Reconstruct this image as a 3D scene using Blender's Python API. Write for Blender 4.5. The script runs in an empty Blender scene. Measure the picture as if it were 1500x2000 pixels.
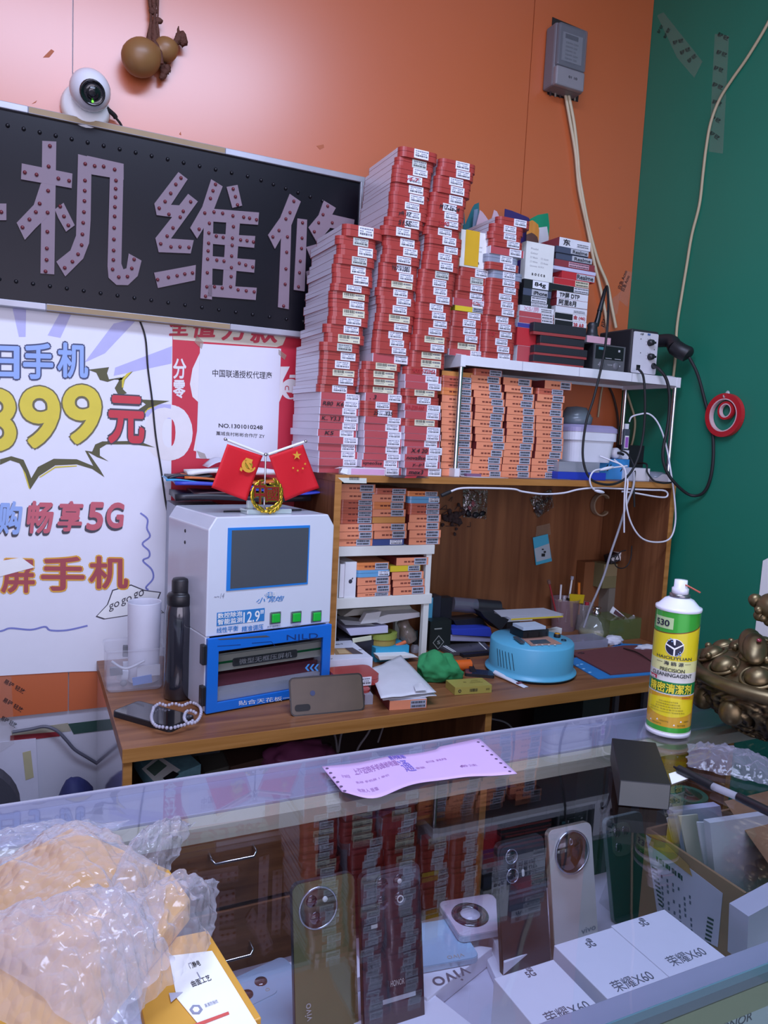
import bpy, bmesh, math, random
from mathutils import Vector, Matrix, Euler, noise
random.seed(7)
SC = bpy.context.scene
COL = SC.collection
R = math.radians
PI = math.pi

# ------------------------------------------------------------------ camera
F, YAW, PITCH, ROLL = 1464.45, -.447707, .102521, -.0497447
CAM = Vector((0, -1.96, 1.42))
_cy, _sy, _cp, _sp, _cr, _sr = math.cos(YAW), math.sin(YAW), math.cos(PITCH), math.sin(PITCH), math.cos(ROLL), math.sin(ROLL)
FWD = Vector((-_sy*_cp, _cy*_cp, -_sp))
_r = Vector((_cy, _sy, 0)); _d = FWD.cross(_r)
RIGHT = _cr*_r + _sr*_d
DOWN = -_sr*_r + _cr*_d
cd = bpy.data.cameras.new('camera'); cam = bpy.data.objects.new('camera', cd); COL.objects.link(cam)
cd.sensor_fit = 'VERTICAL'; cd.sensor_height = 36; cd.lens = F/2000*36; cd.clip_start = .02
cam.matrix_world = Matrix(((RIGHT.x, -DOWN.x, -FWD.x, CAM.x), (RIGHT.y, -DOWN.y, -FWD.y, CAM.y), (RIGHT.z, -DOWN.z, -FWD.z, CAM.z), (0, 0, 0, 1)))
SC.camera = cam

# ------------------------------------------------------------------ light and exposure
vs = SC.view_settings
vs.view_transform = 'Standard'; vs.look = 'None'; vs.gamma = 1; vs.use_curve_mapping = False
vs.exposure = -0.12
wd = bpy.data.worlds.new('daylight'); SC.world = wd; wd.use_nodes = True
wd.node_tree.nodes['Background'].inputs[0].default_value = (.74, .72, 1, 1)
wd.node_tree.nodes['Background'].inputs[1].default_value = .9

def area(name, loc, target, sx, sy, power, col):
    l = bpy.data.lights.new(name, 'AREA'); l.shape = 'RECTANGLE'; l.size = sx; l.size_y = sy; l.energy = power; l.color = col
    o = bpy.data.objects.new(name, l); COL.objects.link(o); o.location = loc
    o.rotation_euler = (Vector(target) - Vector(loc)).to_track_quat('-Z', 'Y').to_euler()
    return o
# ceiling tube lamp above the counter, and the daylight coming in through the open shop front
area('ceiling_lamp', (.28, -1.5, 2.93), (.28, -1.5, 0), 1.45, .5, 58, (.58, .68, 1))
area('shop_front_daylight', (-.6, -4.6, 1.75), (.3, 0, 1.1), 3.6, 2.3, 80, (.86, .785, 1))

# ------------------------------------------------------------------ pixel rays and planes
def ray(u, v): return RIGHT*((u-750)/F) + DOWN*((v-1000)/F) + FWD
def onx(u, v, x): d = ray(u, v); return CAM + d*((x-CAM.x)/d.x)
def ony(u, v, y): d = ray(u, v); return CAM + d*((y-CAM.y)/d.y)
def onz(u, v, z): d = ray(u, v); return CAM + d*((z-CAM.z)/d.z)
class Fr:
    """a local frame (place and turn of a thing) with plane look-ups"""
    def __init__(s, loc, rz=0, M=None):
        s.loc = Vector(loc); s.rz = rz
        s.M = M if M is not None else Matrix.Translation(s.loc) @ Matrix.Rotation(rz, 4, 'Z')
        s.I = s.M.inverted()
    def py(s, u, v, y=0):
        o = s.I @ CAM; d = s.I.to_3x3() @ ray(u, v); return o + d*((y-o.y)/d.y)
    def pz(s, u, v, z=0):
        o = s.I @ CAM; d = s.I.to_3x3() @ ray(u, v); return o + d*((z-o.z)/d.z)

# ------------------------------------------------------------------ materials
def lin(h):
    if isinstance(h, str):
        h = h.lstrip('#'); c = [int(h[i:i+2], 16)/255 for i in (0, 2, 4)]
    else: c = list(h)
    return tuple(x/12.92 if x <= .04045 else ((x+.055)/1.055)**2.4 for x in c) + (1,)
MATS = {}
def mat(name, col, rough=.5, metal=0, spec=.5, var=.06, scale=30, bump=0, bscale=200, coat=0, alpha=1, emit=0, trans=0):
    if name in MATS: return MATS[name]
    m = bpy.data.materials.new(name); m.use_nodes = True; MATS[name] = m
    nt = m.node_tree; N = nt.nodes; L = nt.links; b = N['Principled BSDF']; c = lin(col)
    b.inputs['Roughness'].default_value = rough; b.inputs['Metallic'].default_value = metal
    b.inputs['Specular IOR Level'].default_value = spec; b.inputs['Coat Weight'].default_value = coat
    if coat: b.inputs['Coat Roughness'].default_value = .08
    tc = N.new('ShaderNodeTexCoord'); nz = N.new('ShaderNodeTexNoise'); nz.inputs['Scale'].default_value = scale; nz.inputs['Detail'].default_value = 3
    L.new(tc.outputs['Object'], nz.inputs['Vector'])
    mx = N.new('ShaderNodeMix'); mx.data_type = 'RGBA'
    mx.inputs['A'].default_value = tuple(max(0, x*(1-var)) for x in c[:3])+(1,); mx.inputs['B'].default_value = tuple(min(1, x*(1+var)) for x in c[:3])+(1,)
    L.new(nz.outputs['Fac'], mx.inputs['Factor']); L.new(mx.outputs['Result'], b.inputs['Base Color'])
    if bump:
        n2 = N.new('ShaderNodeTexNoise'); n2.inputs['Scale'].default_value = bscale; L.new(tc.outputs['Object'], n2.inputs['Vector'])
        bp = N.new('ShaderNodeBump'); bp.inputs['Strength'].default_value = bump; bp.inputs['Distance'].default_value = .01
        L.new(n2.outputs['Fac'], bp.inputs['Height']); L.new(bp.outputs['Normal'], b.inputs['Normal'])
    if emit: L.new(mx.outputs['Result'], b.inputs['Emission Color']); b.inputs['Emission Strength'].default_value = emit
    if trans: b.inputs['Transmission Weight'].default_value = trans
    if alpha < 1:
        t = N.new('ShaderNodeBsdfTransparent'); ms = N.new('ShaderNodeMixShader'); ms.inputs[0].default_value = alpha
        L.new(t.outputs[0], ms.inputs[1]); L.new(b.outputs[0], ms.inputs[2]); L.new(ms.outputs[0], N['Material Output'].inputs[0])
    return m
def glass(name, tint='ffffff', ior=1.5, rough=.02, base=0.0, bump=0, bscale=90):
    """thin clear pane: see-through with a Fresnel reflection"""
    if name in MATS: return MATS[name]
    m = bpy.data.materials.new(name); m.use_nodes = True; MATS[name] = m
    nt = m.node_tree; N = nt.nodes; L = nt.links; N.remove(N['Principled BSDF'])
    t = N.new('ShaderNodeBsdfTransparent'); t.inputs[0].default_value = lin(tint)
    g = N.new('ShaderNodeBsdfGlossy'); g.inputs['Roughness'].default_value = rough
    fr = N.new('ShaderNodeFresnel'); gm = N.new('ShaderNodeNewGeometry'); io = N.new('ShaderNodeMath'); io.operation = 'MULTIPLY_ADD'
    io.inputs[1].default_value = 1/ior-ior; io.inputs[2].default_value = ior; L.new(gm.outputs['Backfacing'], io.inputs[0]); L.new(io.outputs[0], fr.inputs[0])
    mr = N.new('ShaderNodeMath'); mr.operation = 'ADD'; mr.use_clamp = True; mr.inputs[1].default_value = base
    L.new(fr.outputs[0], mr.inputs[0])
    if bump:
        tc = N.new('ShaderNodeTexCoord'); n2 = N.new('ShaderNodeTexNoise'); n2.inputs['Scale'].default_value = bscale
        L.new(tc.outputs['Object'], n2.inputs['Vector'])
        bp = N.new('ShaderNodeBump'); bp.inputs['Strength'].default_value = bump; bp.inputs['Distance'].default_value = .02
        L.new(n2.outputs['Fac'], bp.inputs['Height']); L.new(bp.outputs['Normal'], g.inputs['Normal'])
    ms = N.new('ShaderNodeMixShader')
    L.new(mr.outputs[0], ms.inputs[0]); L.new(t.outputs[0], ms.inputs[1]); L.new(g.outputs[0], ms.inputs[2]); L.new(ms.outputs[0], N['Material Output'].inputs[0])
    return m
def wood(name, c1, c2, stretch=(60, 60, 4), rough=.4, spec=.4):
    if name in MATS: return MATS[name]
    m = bpy.data.materials.new(name); m.use_nodes = True; MATS[name] = m
    nt = m.node_tree; N = nt.nodes; L = nt.links; b = N['Principled BSDF']; b.inputs['Roughness'].default_value = rough; b.inputs['Specular IOR Level'].default_value = spec
    tc = N.new('ShaderNodeTexCoord'); mp = N.new('ShaderNodeMapping'); mp.inputs['Scale'].default_value = stretch; L.new(tc.outputs['Object'], mp.inputs[0])
    nz = N.new('ShaderNodeTexNoise'); nz.inputs['Scale'].default_value = 1; nz.inputs['Detail'].default_value = 6; nz.inputs['Distortion'].default_value = .6; L.new(mp.outputs[0], nz.inputs['Vector'])
    cr = N.new('ShaderNodeValToRGB'); cr.color_ramp.elements[0].position = .35; cr.color_ramp.elements[1].position = .68
    cr.color_ramp.elements[0].color = lin(c1); cr.color_ramp.elements[1].color = lin(c2)
    L.new(nz.outputs['Fac'], cr.inputs[0]); L.new(cr.outputs[0], b.inputs['Base Color'])
    return m

# ------------------------------------------------------------------ mesh helpers
_TX = {}
def text_geo(s, bold=0.0, shear=0.0, res=5):
    k = (s, round(bold, 4), shear, res)
    if k not in _TX:
        c = bpy.data.curves.new('lettering', 'FONT'); c.body = s; c.offset = 0 if bold >= .015 else bold; c.shear = shear; c.resolution_u = res
        o = bpy.data.objects.new('lettering', c); COL.objects.link(o)
        dg = bpy.context.evaluated_depsgraph_get(); me = bpy.data.meshes.new_from_object(o.evaluated_get(dg))
        vs_ = [v.co.copy() for v in me.vertices]; fs_ = [tuple(p.vertices) for p in me.polygons]
        bpy.data.objects.remove(o); bpy.data.curves.remove(c); bpy.data.meshes.remove(me)
        if bold >= .015 and vs_:  # heavy letters: the glyph laid over itself, shifted round a small circle
            v0, f0 = vs_, fs_; vs_, fs_ = list(v0), list(f0)
            for q in range(8):
                o_ = len(vs_); d = Vector((math.cos(q*PI/4), math.sin(q*PI/4), 0))*bold*.8+Vector((0, 0, (q+1)*2.2e-5)); vs_ += [v+d for v in v0]; fs_ += [tuple(o_+i for i in f) for f in f0]
        if vs_:
            x0, x1 = min(v.x for v in vs_), max(v.x for v in vs_); y0, y1 = min(v.y for v in vs_), max(v.y for v in vs_)
        else: x0, x1, y0, y1 = 0, 1, 0, 1
        _TX[k] = ([((v.x-x0)/max(1e-6, x1-x0), (v.y-y0)/max(1e-6, y1-y0), v.z) for v in vs_], fs_)
    return _TX[k]
def smooth_path(pts, n=6):
    P = [Vector(p) for p in pts]
    if len(P) < 3: return P
    out = []
    for i in range(len(P)-1):
        p0, p1, p2, p3 = P[max(0, i-1)], P[i], P[i+1], P[min(len(P)-1, i+2)]
        for k in range(n):
            t = k/n; out.append(.5*((2*p1)+(p2-p0)*t+(2*p0-5*p1+4*p2-p3)*t*t+(3*p1-p0-3*p2+p3)*t*t*t))
    out.append(P[-1]); return out
def rrect(w, d, r, n=5, x0=0, y0=0):
    """rounded rectangle outline, centred on x0,y0"""
    pts = []
    for cx, cy, a0 in ((w/2-r, d/2-r, 0), (-w/2+r, d/2-r, 90), (-w/2+r, -d/2+r, 180), (w/2-r, -d/2+r, 270)):
        for k in range(n+1):
            a = R(a0+90*k/n); pts.append((x0+cx+r*math.cos(a), y0+cy+r*math.sin(a)))
    return pts
class MB:
    def __init__(s): s.v = []; s.f = []; s.m = []; s.s = []
    def add(s, vs, fs, m=0, M=None, sm=False):
        o = len(s.v)
        s.v += [(M @ Vector(v)) if M is not None else Vector(v) for v in vs]
        for i, f in enumerate(fs):
            s.f.append(tuple(o+k for k in f)); s.m.append(m[i] if isinstance(m, (list, tuple)) else m); s.s.append(sm)
        return s
    def bb(s, x0, x1, y0, y1, z0, z1, m=0, M=None):
        v = [(x0, y0, z0), (x1, y0, z0), (x1, y1, z0), (x0, y1, z0), (x0, y0, z1), (x1, y0, z1), (x1, y1, z1), (x0, y1, z1)]
        return s.add(v, [(0, 3, 2, 1), (4, 5, 6, 7), (0, 1, 5, 4), (1, 2, 6, 5), (2, 3, 7, 6), (3, 0, 4, 7)], m, M)
    def box(s, c, d, m=0, M=None):
        return s.bb(c[0]-d[0]/2, c[0]+d[0]/2, c[1]-d[1]/2, c[1]+d[1]/2, c[2]-d[2]/2, c[2]+d[2]/2, m, M)
    def prism(s, pts, h0, h1, m=0, M=None, sm=False, mcap=None):
        n = len(pts); v = [(p[0], p[1], h0) for p in pts]+[(p[0], p[1], h1) for p in pts]
        s.add(v, [(i, (i+1) % n, n+(i+1) % n, n+i) for i in range(n)], m, M, sm)
        s.add(v, [tuple(range(n-1, -1, -1)), tuple(range(n, 2*n))], m if mcap is None else mcap, M)
        return s
    def poly(s, pts, m=0): return s.add(pts, [tuple(range(len(pts)))], m)
    def slab(s, pts, off, m=0):
        """closed outline (3D) pushed along off into a solid"""
        n = len(pts); o = Vector(off); v = [Vector(p) for p in pts]+[Vector(p)+o for p in pts]
        return s.add(v, [(i, (i+1) % n, n+(i+1) % n, n+i) for i in range(n)]+[tuple(range(n-1, -1, -1)), tuple(range(n, 2*n))], m)
    def lathe(s, prof, n=24, m=0, M=None, sm=True, cap=True):
        v = []; f = []
        for r, z in prof:
            for k in range(n): a = 2*PI*k/n; v.append((r*math.cos(a), r*math.sin(a), z))
        ms = []
        for i in range(len(prof)-1):
            for k in range(n):
                f.append((i*n+k, i*n+(k+1) % n, (i+1)*n+(k+1) % n, (i+1)*n+k)); ms.append(m[i] if isinstance(m, (list, tuple)) else m)
        s.add(v, f, ms, M, sm)
        if cap:
            mm = (m[0], m[-1]) if isinstance(m, (list, tuple)) else (m, m)
            if prof[0][0] > 1e-5: s.add(v[:n], [tuple(range(n-1, -1, -1))], mm[0], M)
            if prof[-1][0] > 1e-5: s.add(v[-n:], [tuple(range(n))], mm[1], M)
        return s
    def tube(s, pts, r, n=8, m=0, path=6, cap=True):
        P = smooth_path(pts, path) if path else [Vector(p) for p in pts]
        rr = r if callable(r) else (lambda t: r)
        v = []; up = None; N = len(P)
        for i, p in enumerate(P):
            t = (P[min(i+1, N-1)]-P[max(i-1, 0)])
            t = t.normalized() if t.length > 1e-9 else Vector((0, 0, 1))
            if up is None: up = Vector((0, 0, 1)) if abs(t.z) < .9 else Vector((1, 0, 0))
            a = t.cross(up); a = a.normalized() if a.length > 1e-6 else t.orthogonal().normalized(); up = a.cross(t)
            q = rr(i/max(1, N-1))
            for k in range(n): w = 2*PI*k/n; v.append(p+a*(q*math.cos(w))+up*(q*math.sin(w)))
        f = [(i*n+k, i*n+(k+1) % n, (i+1)*n+(k+1) % n, (i+1)*n+k) for i in range(N-1) for k in range(n)]
        s.add(v, f, m, None, True)
        if cap: s.add(v[:n], [tuple(range(n-1, -1, -1))], m); s.add(v[-n:], [tuple(range(n))], m)
        return s
    def ball(s, c, r, m=0, M=None, nu=14, nv=9, fn=None):
        r = (r, r, r) if not hasattr(r, '__len__') else r; v = []
        T = Matrix.Translation(c) @ (M or Matrix())
        for j in range(nv+1):
            ph = PI*j/nv
            for i in range(nu):
                a = 2*PI*i/nu; d = Vector((math.sin(ph)*math.cos(a), math.sin(ph)*math.sin(a), math.cos(ph))); q = fn(d) if fn else 1
                v.append((d.x*r[0]*q, d.y*r[1]*q, d.z*r[2]*q))
        f = [(j*nu+i, (j+1)*nu+i, (j+1)*nu+(i+1) % nu, j*nu+(i+1) % nu) for j in range(nv) for i in range(nu)]
        return s.add(v, f, m, T, True)
    def torus(s, c, R_, r, m=0, M=None, nu=28, nv=10):
        T = Matrix.Translation(c) @ (M or Matrix()); v = []
        for i in range(nu):
            a = 2*PI*i/nu
            for j in range(nv): b = 2*PI*j/nv; v.append(((R_+r*math.cos(b))*math.cos(a), (R_+r*math.cos(b))*math.sin(a), r*math.sin(b)))
        return s.add(v, [(i*nv+j, ((i+1) % nu)*nv+j, ((i+1) % nu)*nv+(j+1) % nv, i*nv+(j+1) % nv) for i in range(nu) for j in range(nv)], m, T, True)
    def grid(s, fn, nu, nv, m=0, th=None, sm=True):
        v = [Vector(fn(i/nu, j/nv)) for j in range(nv+1) for i in range(nu+1)]
        f = [(j*(nu+1)+i, j*(nu+1)+i+1, (j+1)*(nu+1)+i+1, (j+1)*(nu+1)+i) for j in range(nv) for i in range(nu)]
        return s.add(v, f, m, None, sm)
    def text(s, t, O, U, V, m=0, bold=0.0, shear=0.0, fn=None, res=5):
        g, fs = text_geo(t, bold, shear, res); O, U, V = Vector(O), Vector(U), Vector(V)
        n = U.cross(V).normalized(); v = [O+U*x+V*y+n*z for x, y, z in g]
        return s.add([fn(p) for p in v] if fn else v, fs, m)
    def rtext(s, t, O, U, V, **k):
        return s.text(t, O, U, V, **k)
    def build(s, name, mats, parent=None, loc=None, rz=0, M=None, bev=0, seg=2, world=False, ang=30, solid=0, sub=0):
        me = bpy.data.meshes.new(name)
        me.from_pydata([tuple(v) for v in s.v], [], s.f)
        for x in (mats if isinstance(mats, (list, tuple)) else [mats]): me.materials.append(x)
        me.polygons.foreach_set('material_index', s.m); me.polygons.foreach_set('use_smooth', s.s)
        if bev or solid is None:
            bm = bmesh.new(); bm.from_mesh(me)
            es = [e for e in bm.edges if e.is_manifold and e.calc_face_angle(0) > R(ang)]
            if es: bmesh.ops.bevel(bm, geom=es, offset=bev, segments=seg, profile=.5, affect='EDGES', clamp_overlap=True)
            bm.to_mesh(me); bm.free()
        me.validate(); me.update()
        o = bpy.data.objects.new(name, me); COL.objects.link(o)
        if M is not None: o.matrix_world = M
        elif loc is not None: o.location = loc; o.rotation_euler = (0, 0, rz)
        elif not parent or world:
            # move the origin to the base centre of the mesh
            xs = [v.co for v in me.vertices]
            if xs:
                c = Vector(((min(v.x for v in xs)+max(v.x for v in xs))/2, (min(v.y for v in xs)+max(v.y for v in xs))/2, min(v.z for v in xs)))
                me.transform(Matrix.Translation(-c)); o.location = c
        if parent is not None:
            o.parent = parent
            if world: o.matrix_parent_inverse = parent.matrix_basis.inverted()
        if solid:
            md = o.modifiers.new('thickness', 'SOLIDIFY'); md.thickness = solid; md.offset = 0
        if sub:
            md = o.modifiers.new('smooth', 'SUBSURF'); md.levels = sub; md.render_levels = sub
        return o
def tag(o, label, cat, group=None, kind=None):
    o['label'] = label; o['category'] = cat
    if group: o['group'] = group
    if kind: o['kind'] = kind
    return o
def thing(name, label, cat, loc=(0, 0, 0), rz=0, group=None, M=None):
    o = bpy.data.objects.new(name, None); COL.objects.link(o); o.empty_display_size = .02
    if M is not None: o.matrix_basis = M
    else: o.location = loc; o.rotation_euler = (0, 0, rz)
    o.matrix_basis  # noqa
    if M is None: o.matrix_basis = Matrix.Translation(loc) @ Matrix.Rotation(rz, 4, 'Z')
    return tag(o, label, cat, group)
def struct(name, mb, m, **k):
    o = mb.build(name, m, **k); o['kind'] = 'structure'; return o
def yz(M=None):  # prism drawn in x,z with thickness along -y
    return Matrix(((1, 0, 0, 0), (0, 0, -1, 0), (0, 1, 0, 0), (0, 0, 0, 1)))

# shared materials
WHITE = mat('white_plastic', 'eeeeee', .35)
PAPER = mat('white_paper', 'f0f0ee', .7)
INK = mat('black_ink', '1b1b22', .6)
BLACK = mat('black_plastic', '17171b', .35)
RUBBER = mat('black_rubber', '1a1a1d', .6)
STEEL = mat('chrome_steel', 'd0d0d4', .18, 1)
ALU = mat('brushed_aluminium', 'b9bcc2', .42, .55)
REDINK = mat('red_ink', 'c0303c', .6)
# ================================================================== the room
ORANGE = mat('orange_laminate', 'c66434', .36, spec=1.0, var=.05, scale=3)
_p = ORANGE.node_tree.nodes['Principled BSDF']; _p.inputs['Coat Weight'].default_value = .75; _p.inputs['Coat Roughness'].default_value = .30
GREEN = mat('green_laminate', '1e7a61', .5, spec=.5, var=.07, scale=4)
LOWWHITE = mat('white_wall_tile', 'c9c8d2', .4, var=.05, scale=5)
GREYWALL = mat('grey_plaster', 'a8a6ac', .8)
XW = 1.806
ZB = ony(100, 1392, 0).z
b = MB(); b.bb(-2.7, XW+.1, .008, .12, -.02, 3.15, 0); WB = struct('wall_back', b, LOWWHITE)
x1, x2 = ony(142, 100, 0).x, ony(1035, 150, 0).x
for k, (xa, xb) in enumerate(((-2.6, x1-.0012), (x1+.0012, x2-.0012), (x2+.0012, XW-.001))):
    b = MB(); b.bb(xa, xb, 0, .0075, ZB, 3.1); b.build('board', ORANGE, WB, world=True)
b = MB(); b.bb(XW, XW+.1, -4.8, .008, -.02, 3.15); struct('wall_right', b, GREEN)
b = MB(); b.bb(-2.7, -2.6, -4.8, .008, -.02, 3.15); struct('wall_left', b, GREYWALL)
b = MB(); b.bb(-2.7, XW+.1, -4.8, .12, 3.1, 3.2); struct('ceiling', b, mat('white_ceiling', 'd6d5da', .8))
b = MB(); b.bb(-2.7, XW+.1, -4.8, .12, -.1, 0); struct('floor', b, mat('grey_floor_tile', '8d8a90', .35))
# leftover strips under the orange boards
def wq(pts, y): return [ony(u, v, y) for u, v in pts]
def wall_piece(name, pts, y, m, th=.0015):
    b = MB(); b.slab(wq(pts, y), (0, th, 0)); return b.build(name, m)
o = wall_piece('trim_1', [(133, 1414), (224, 1403), (226, 1424), (144, 1434)], .0065, mat('dark_green_strip', '2c4b43', .6)); o['kind'] = 'structure'
o = wall_piece('trim_2', [(20, 1437), (116, 1429), (117, 1438), (20, 1449)], .0065, mat('dark_red_strip', '8b2630', .5)); o['kind'] = 'structure'
o = wall_piece('trim_3', [(22, 1428), (133, 1412), (139, 1428), (24, 1441)], .0072, mat('beige_tape_strip', 'a09a86', .7)); o['kind'] = 'structure'

# dirt marks on the orange wall: smears, scratches
b = MB()
for pts in ([(84, 112), (100, 96), (106, 100), (96, 112)], [(618, 285), (632, 282), (633, 288), (625, 292)], [(1207, 445), (1214, 441), (1212, 448)], [(350, 262), (353, 257), (354, 264)], [(62, 203), (72, 196), (70, 200)]):
    b.slab(wq(pts, -.0006), (0, .0005, 0))
tag(b.build('wall_scuff', mat('brown_scuff', 'b0623f', .7)), 'small brown scuffs and scrape marks on the orange wall', 'scuff', kind='stuff')

# ------------------------------------------------------------------ printed packing tape on the walls
TAPE = mat('clear_tape', 'c9bfb4', .12, alpha=.07, var=.02)
def tape(pl, quad, marks, label, txt='易碎 轻放'):
    b = MB(); b.slab([pl(u, v, 0) for u, v in quad], (pl(*quad[0], 1)-pl(*quad[0], 0)))
    o = b.build('packing_tape', TAPE); tag(o, label, 'tape', 'strips of printed packing tape')
    b = MB()
    for (u0, v0), (u1, v1), h in marks:
        dx, dy = u1-u0, v1-v0; l = math.hypot(dx, dy); nx, ny = dy/l*h, -dx/l*h
        O = pl(u0, v0, 2); b.text(txt, O, pl(u1, v1, 2)-O, pl(u0+nx, v0+ny, 2)-O, bold=.01)
    b.build('lettering', INK, o, world=True)
plb = lambda u, v, k: ony(u, v, -.0004-.0002*k)
plr = lambda u, v, k: onx(u, v, XW-.0004-.0002*k)
tape(plb, [(1208, 585), (1222, 528), (1236, 532), (1226, 600)], [((1213, 566), (1226, 530), 8), ((1219, 570), (1231, 540), 8)], 'clear printed tape on the orange wall at the corner by the mains wires', '应急 Acno')
tape(plb, [(1176, 640), (1188, 598), (1200, 600), (1190, 652)], [((1180, 640), (1190, 606), 8)], 'clear printed tape under the mains wires above the soldering station', '应急')
tape(plb, [(1190, 588), (1212, 570), (1206, 612), (1194, 622)], [], 'brown stub of tape on the orange wall above the hot air station')
tape(plb, [(0, 1322), (22, 1320), (28, 1452), (0, 1470)], [((6, 1334), (46, 1356), 10), ((4, 1370), (42, 1392), 10), ((0, 1406), (30, 1422), 10)], 'clear printed tape on the orange wall below the white phone poster')
tape(plr, [(1283, 30), (1296, 24), (1372, 120), (1356, 152), (1322, 112)], [((1288, 66), (1296, 50), 6), ((1300, 76), (1310, 56), 6), ((1315, 88), (1336, 82), 8), ((1330, 108), (1350, 98), 8), ((1346, 124), (1362, 110), 8)], 'clear printed tape running down diagonally across the top of the green wall')
tape(plr, [(1396, 66), (1424, 70), (1412, 300), (1384, 296)], [((1400, 70), (1421, 80), 9), ((1398, 105), (1418, 112), 9), ((1393, 136), (1411, 142), 9), ((1390, 168), (1410, 176), 9), ((1390, 202), (1408, 208), 9), ((1386, 232), (1405, 241), 9), ((1384, 262), (1402, 274), 9)], 'clear printed tape running straight down the green wall beside the cable')
b = MB(); b.slab([onx(u, v, XW-.002) for u, v in ((1490, 1095), (1530, 1075), (1530, 1300), (1474, 1240))], (.0015, 0, 0))
tag(b.build('notice_sheet', PAPER), 'white paper sheet on the green wall behind the bronze urn', 'paper')

# ------------------------------------------------------------------ LED letter sign
YS = -.032
def sg(zx, zy, y=YS): return ony(zx/2, zy/2, y)         # twice-enlarged picture coordinates of the sign
SX1, SZ1, SZ0 = ony(712, 362, YS).x, sg(700, 562).z, sg(595, 1235).z
SX0 = -1.25
SIGN = thing('led_sign', 'black LED letter sign board with large pink Chinese characters on the orange wall', 'sign', (.1, -.016, SZ0))
b = MB(); b.bb(SX0, SX1, YS+.004, -.0005, SZ0, SZ1)
b.build('board', mat('black_sign_sheet', '101018', .3, spec=.22, var=.3, scale=6), SIGN, world=True)
ALUF = mat('worn_aluminium_edge', 'a9aab2', .4, .4, var=.2, scale=14); TAN = mat('brown_edge_tape', '9c8562', .6, var=.15, scale=20)
xm = [SX0, sg(110, 430).x, sg(880, 610).x, SX1]
b = MB()
for k in range(3): b.bb(xm[k], xm[k+1], YS-.003, -.0005, SZ1-.002, SZ1+.013, (0, 1, 0)[k])
b.bb(SX0, sg(180, 1190).x, YS-.003, -.0005, SZ0-.013, SZ0+.002, 0); b.bb(sg(180, 1190).x, sg(900, 1270).x, YS-.003, -.0005, SZ0-.013, SZ0+.002, 1); b.bb(sg(900, 1270).x, SX1, YS-.003, -.0005, SZ0-.013, SZ0+.002, 0)
b.bb(SX1-.012, SX1+.002, YS-.003, -.0005, SZ0, SZ1, 0)
b.build('frame', [ALUF, TAN], SIGN, world=True, bev=.0015)
STROKES = [
 [(165,550),(220,553),(212,1072),(158,1068)], [(85,638),(283,678),(280,735),(82,700)],
 [(160,715),(190,740),(182,850),(140,890),(97,937),(65,870),(132,800)], [(214,818),(248,792),(292,880),(258,905),(228,852)],
 [(305,602),(358,615),(354,860),(348,950),(325,1010),(255,1080),(220,1022),(275,978),(297,920)],
 [(340,608),(483,640),(483,702),(340,678)], [(430,660),(483,640),(474,1030),(482,1052),(494,1048),(503,990),(553,1018),(538,1078),(500,1114),(455,1113),(424,1085),(420,1040)],
 [(697,672),(733,700),(668,800),(700,802),(735,757),(773,787),(668,932),(757,938),(745,990),(620,985),(607,930),(672,848),(612,840),(603,795)],
 [(602,1065),(765,1035),(762,1095),(617,1125)],
 [(825,700),(870,728),(834,822),(828,1170),(783,1165),(796,890),(770,932),(743,890),(790,808)], [(885,730),(928,722),(946,803),(908,812)],
 [(825,815),(1012,830),(1008,878),(825,865)], [(825,912),(997,922),(993,968),(823,952)], [(822,1000),(997,1015),(993,1065),(820,1048)], [(815,1112),(1003,1124),(999,1172),(812,1157)], [(885,850),(938,855),(917,1150),(868,1145)],
 [(1132,757),(1175,787),(1138,880),(1128,1208),(1086,1200),(1098,930),(1074,972),(1047,918),(1095,850)], [(1162,853),(1200,858),(1190,1138),(1148,1132)],
 [(1265,783),(1312,812),(1298,838),(1385,858),(1380,905),(1290,890),(1240,950),(1205,888),(1245,840)], [(1196,965),(1300,935),(1330,965),(1216,1012)], [(1196,1060),(1300,1030),(1310,1070),(1204,1110)], [(1190,1170),(1300,1120),(1320,1160),(1212,1212)],
 [(-120,795),(25,795),(25,860),(-120,860)]]
LEDS = []
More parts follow.
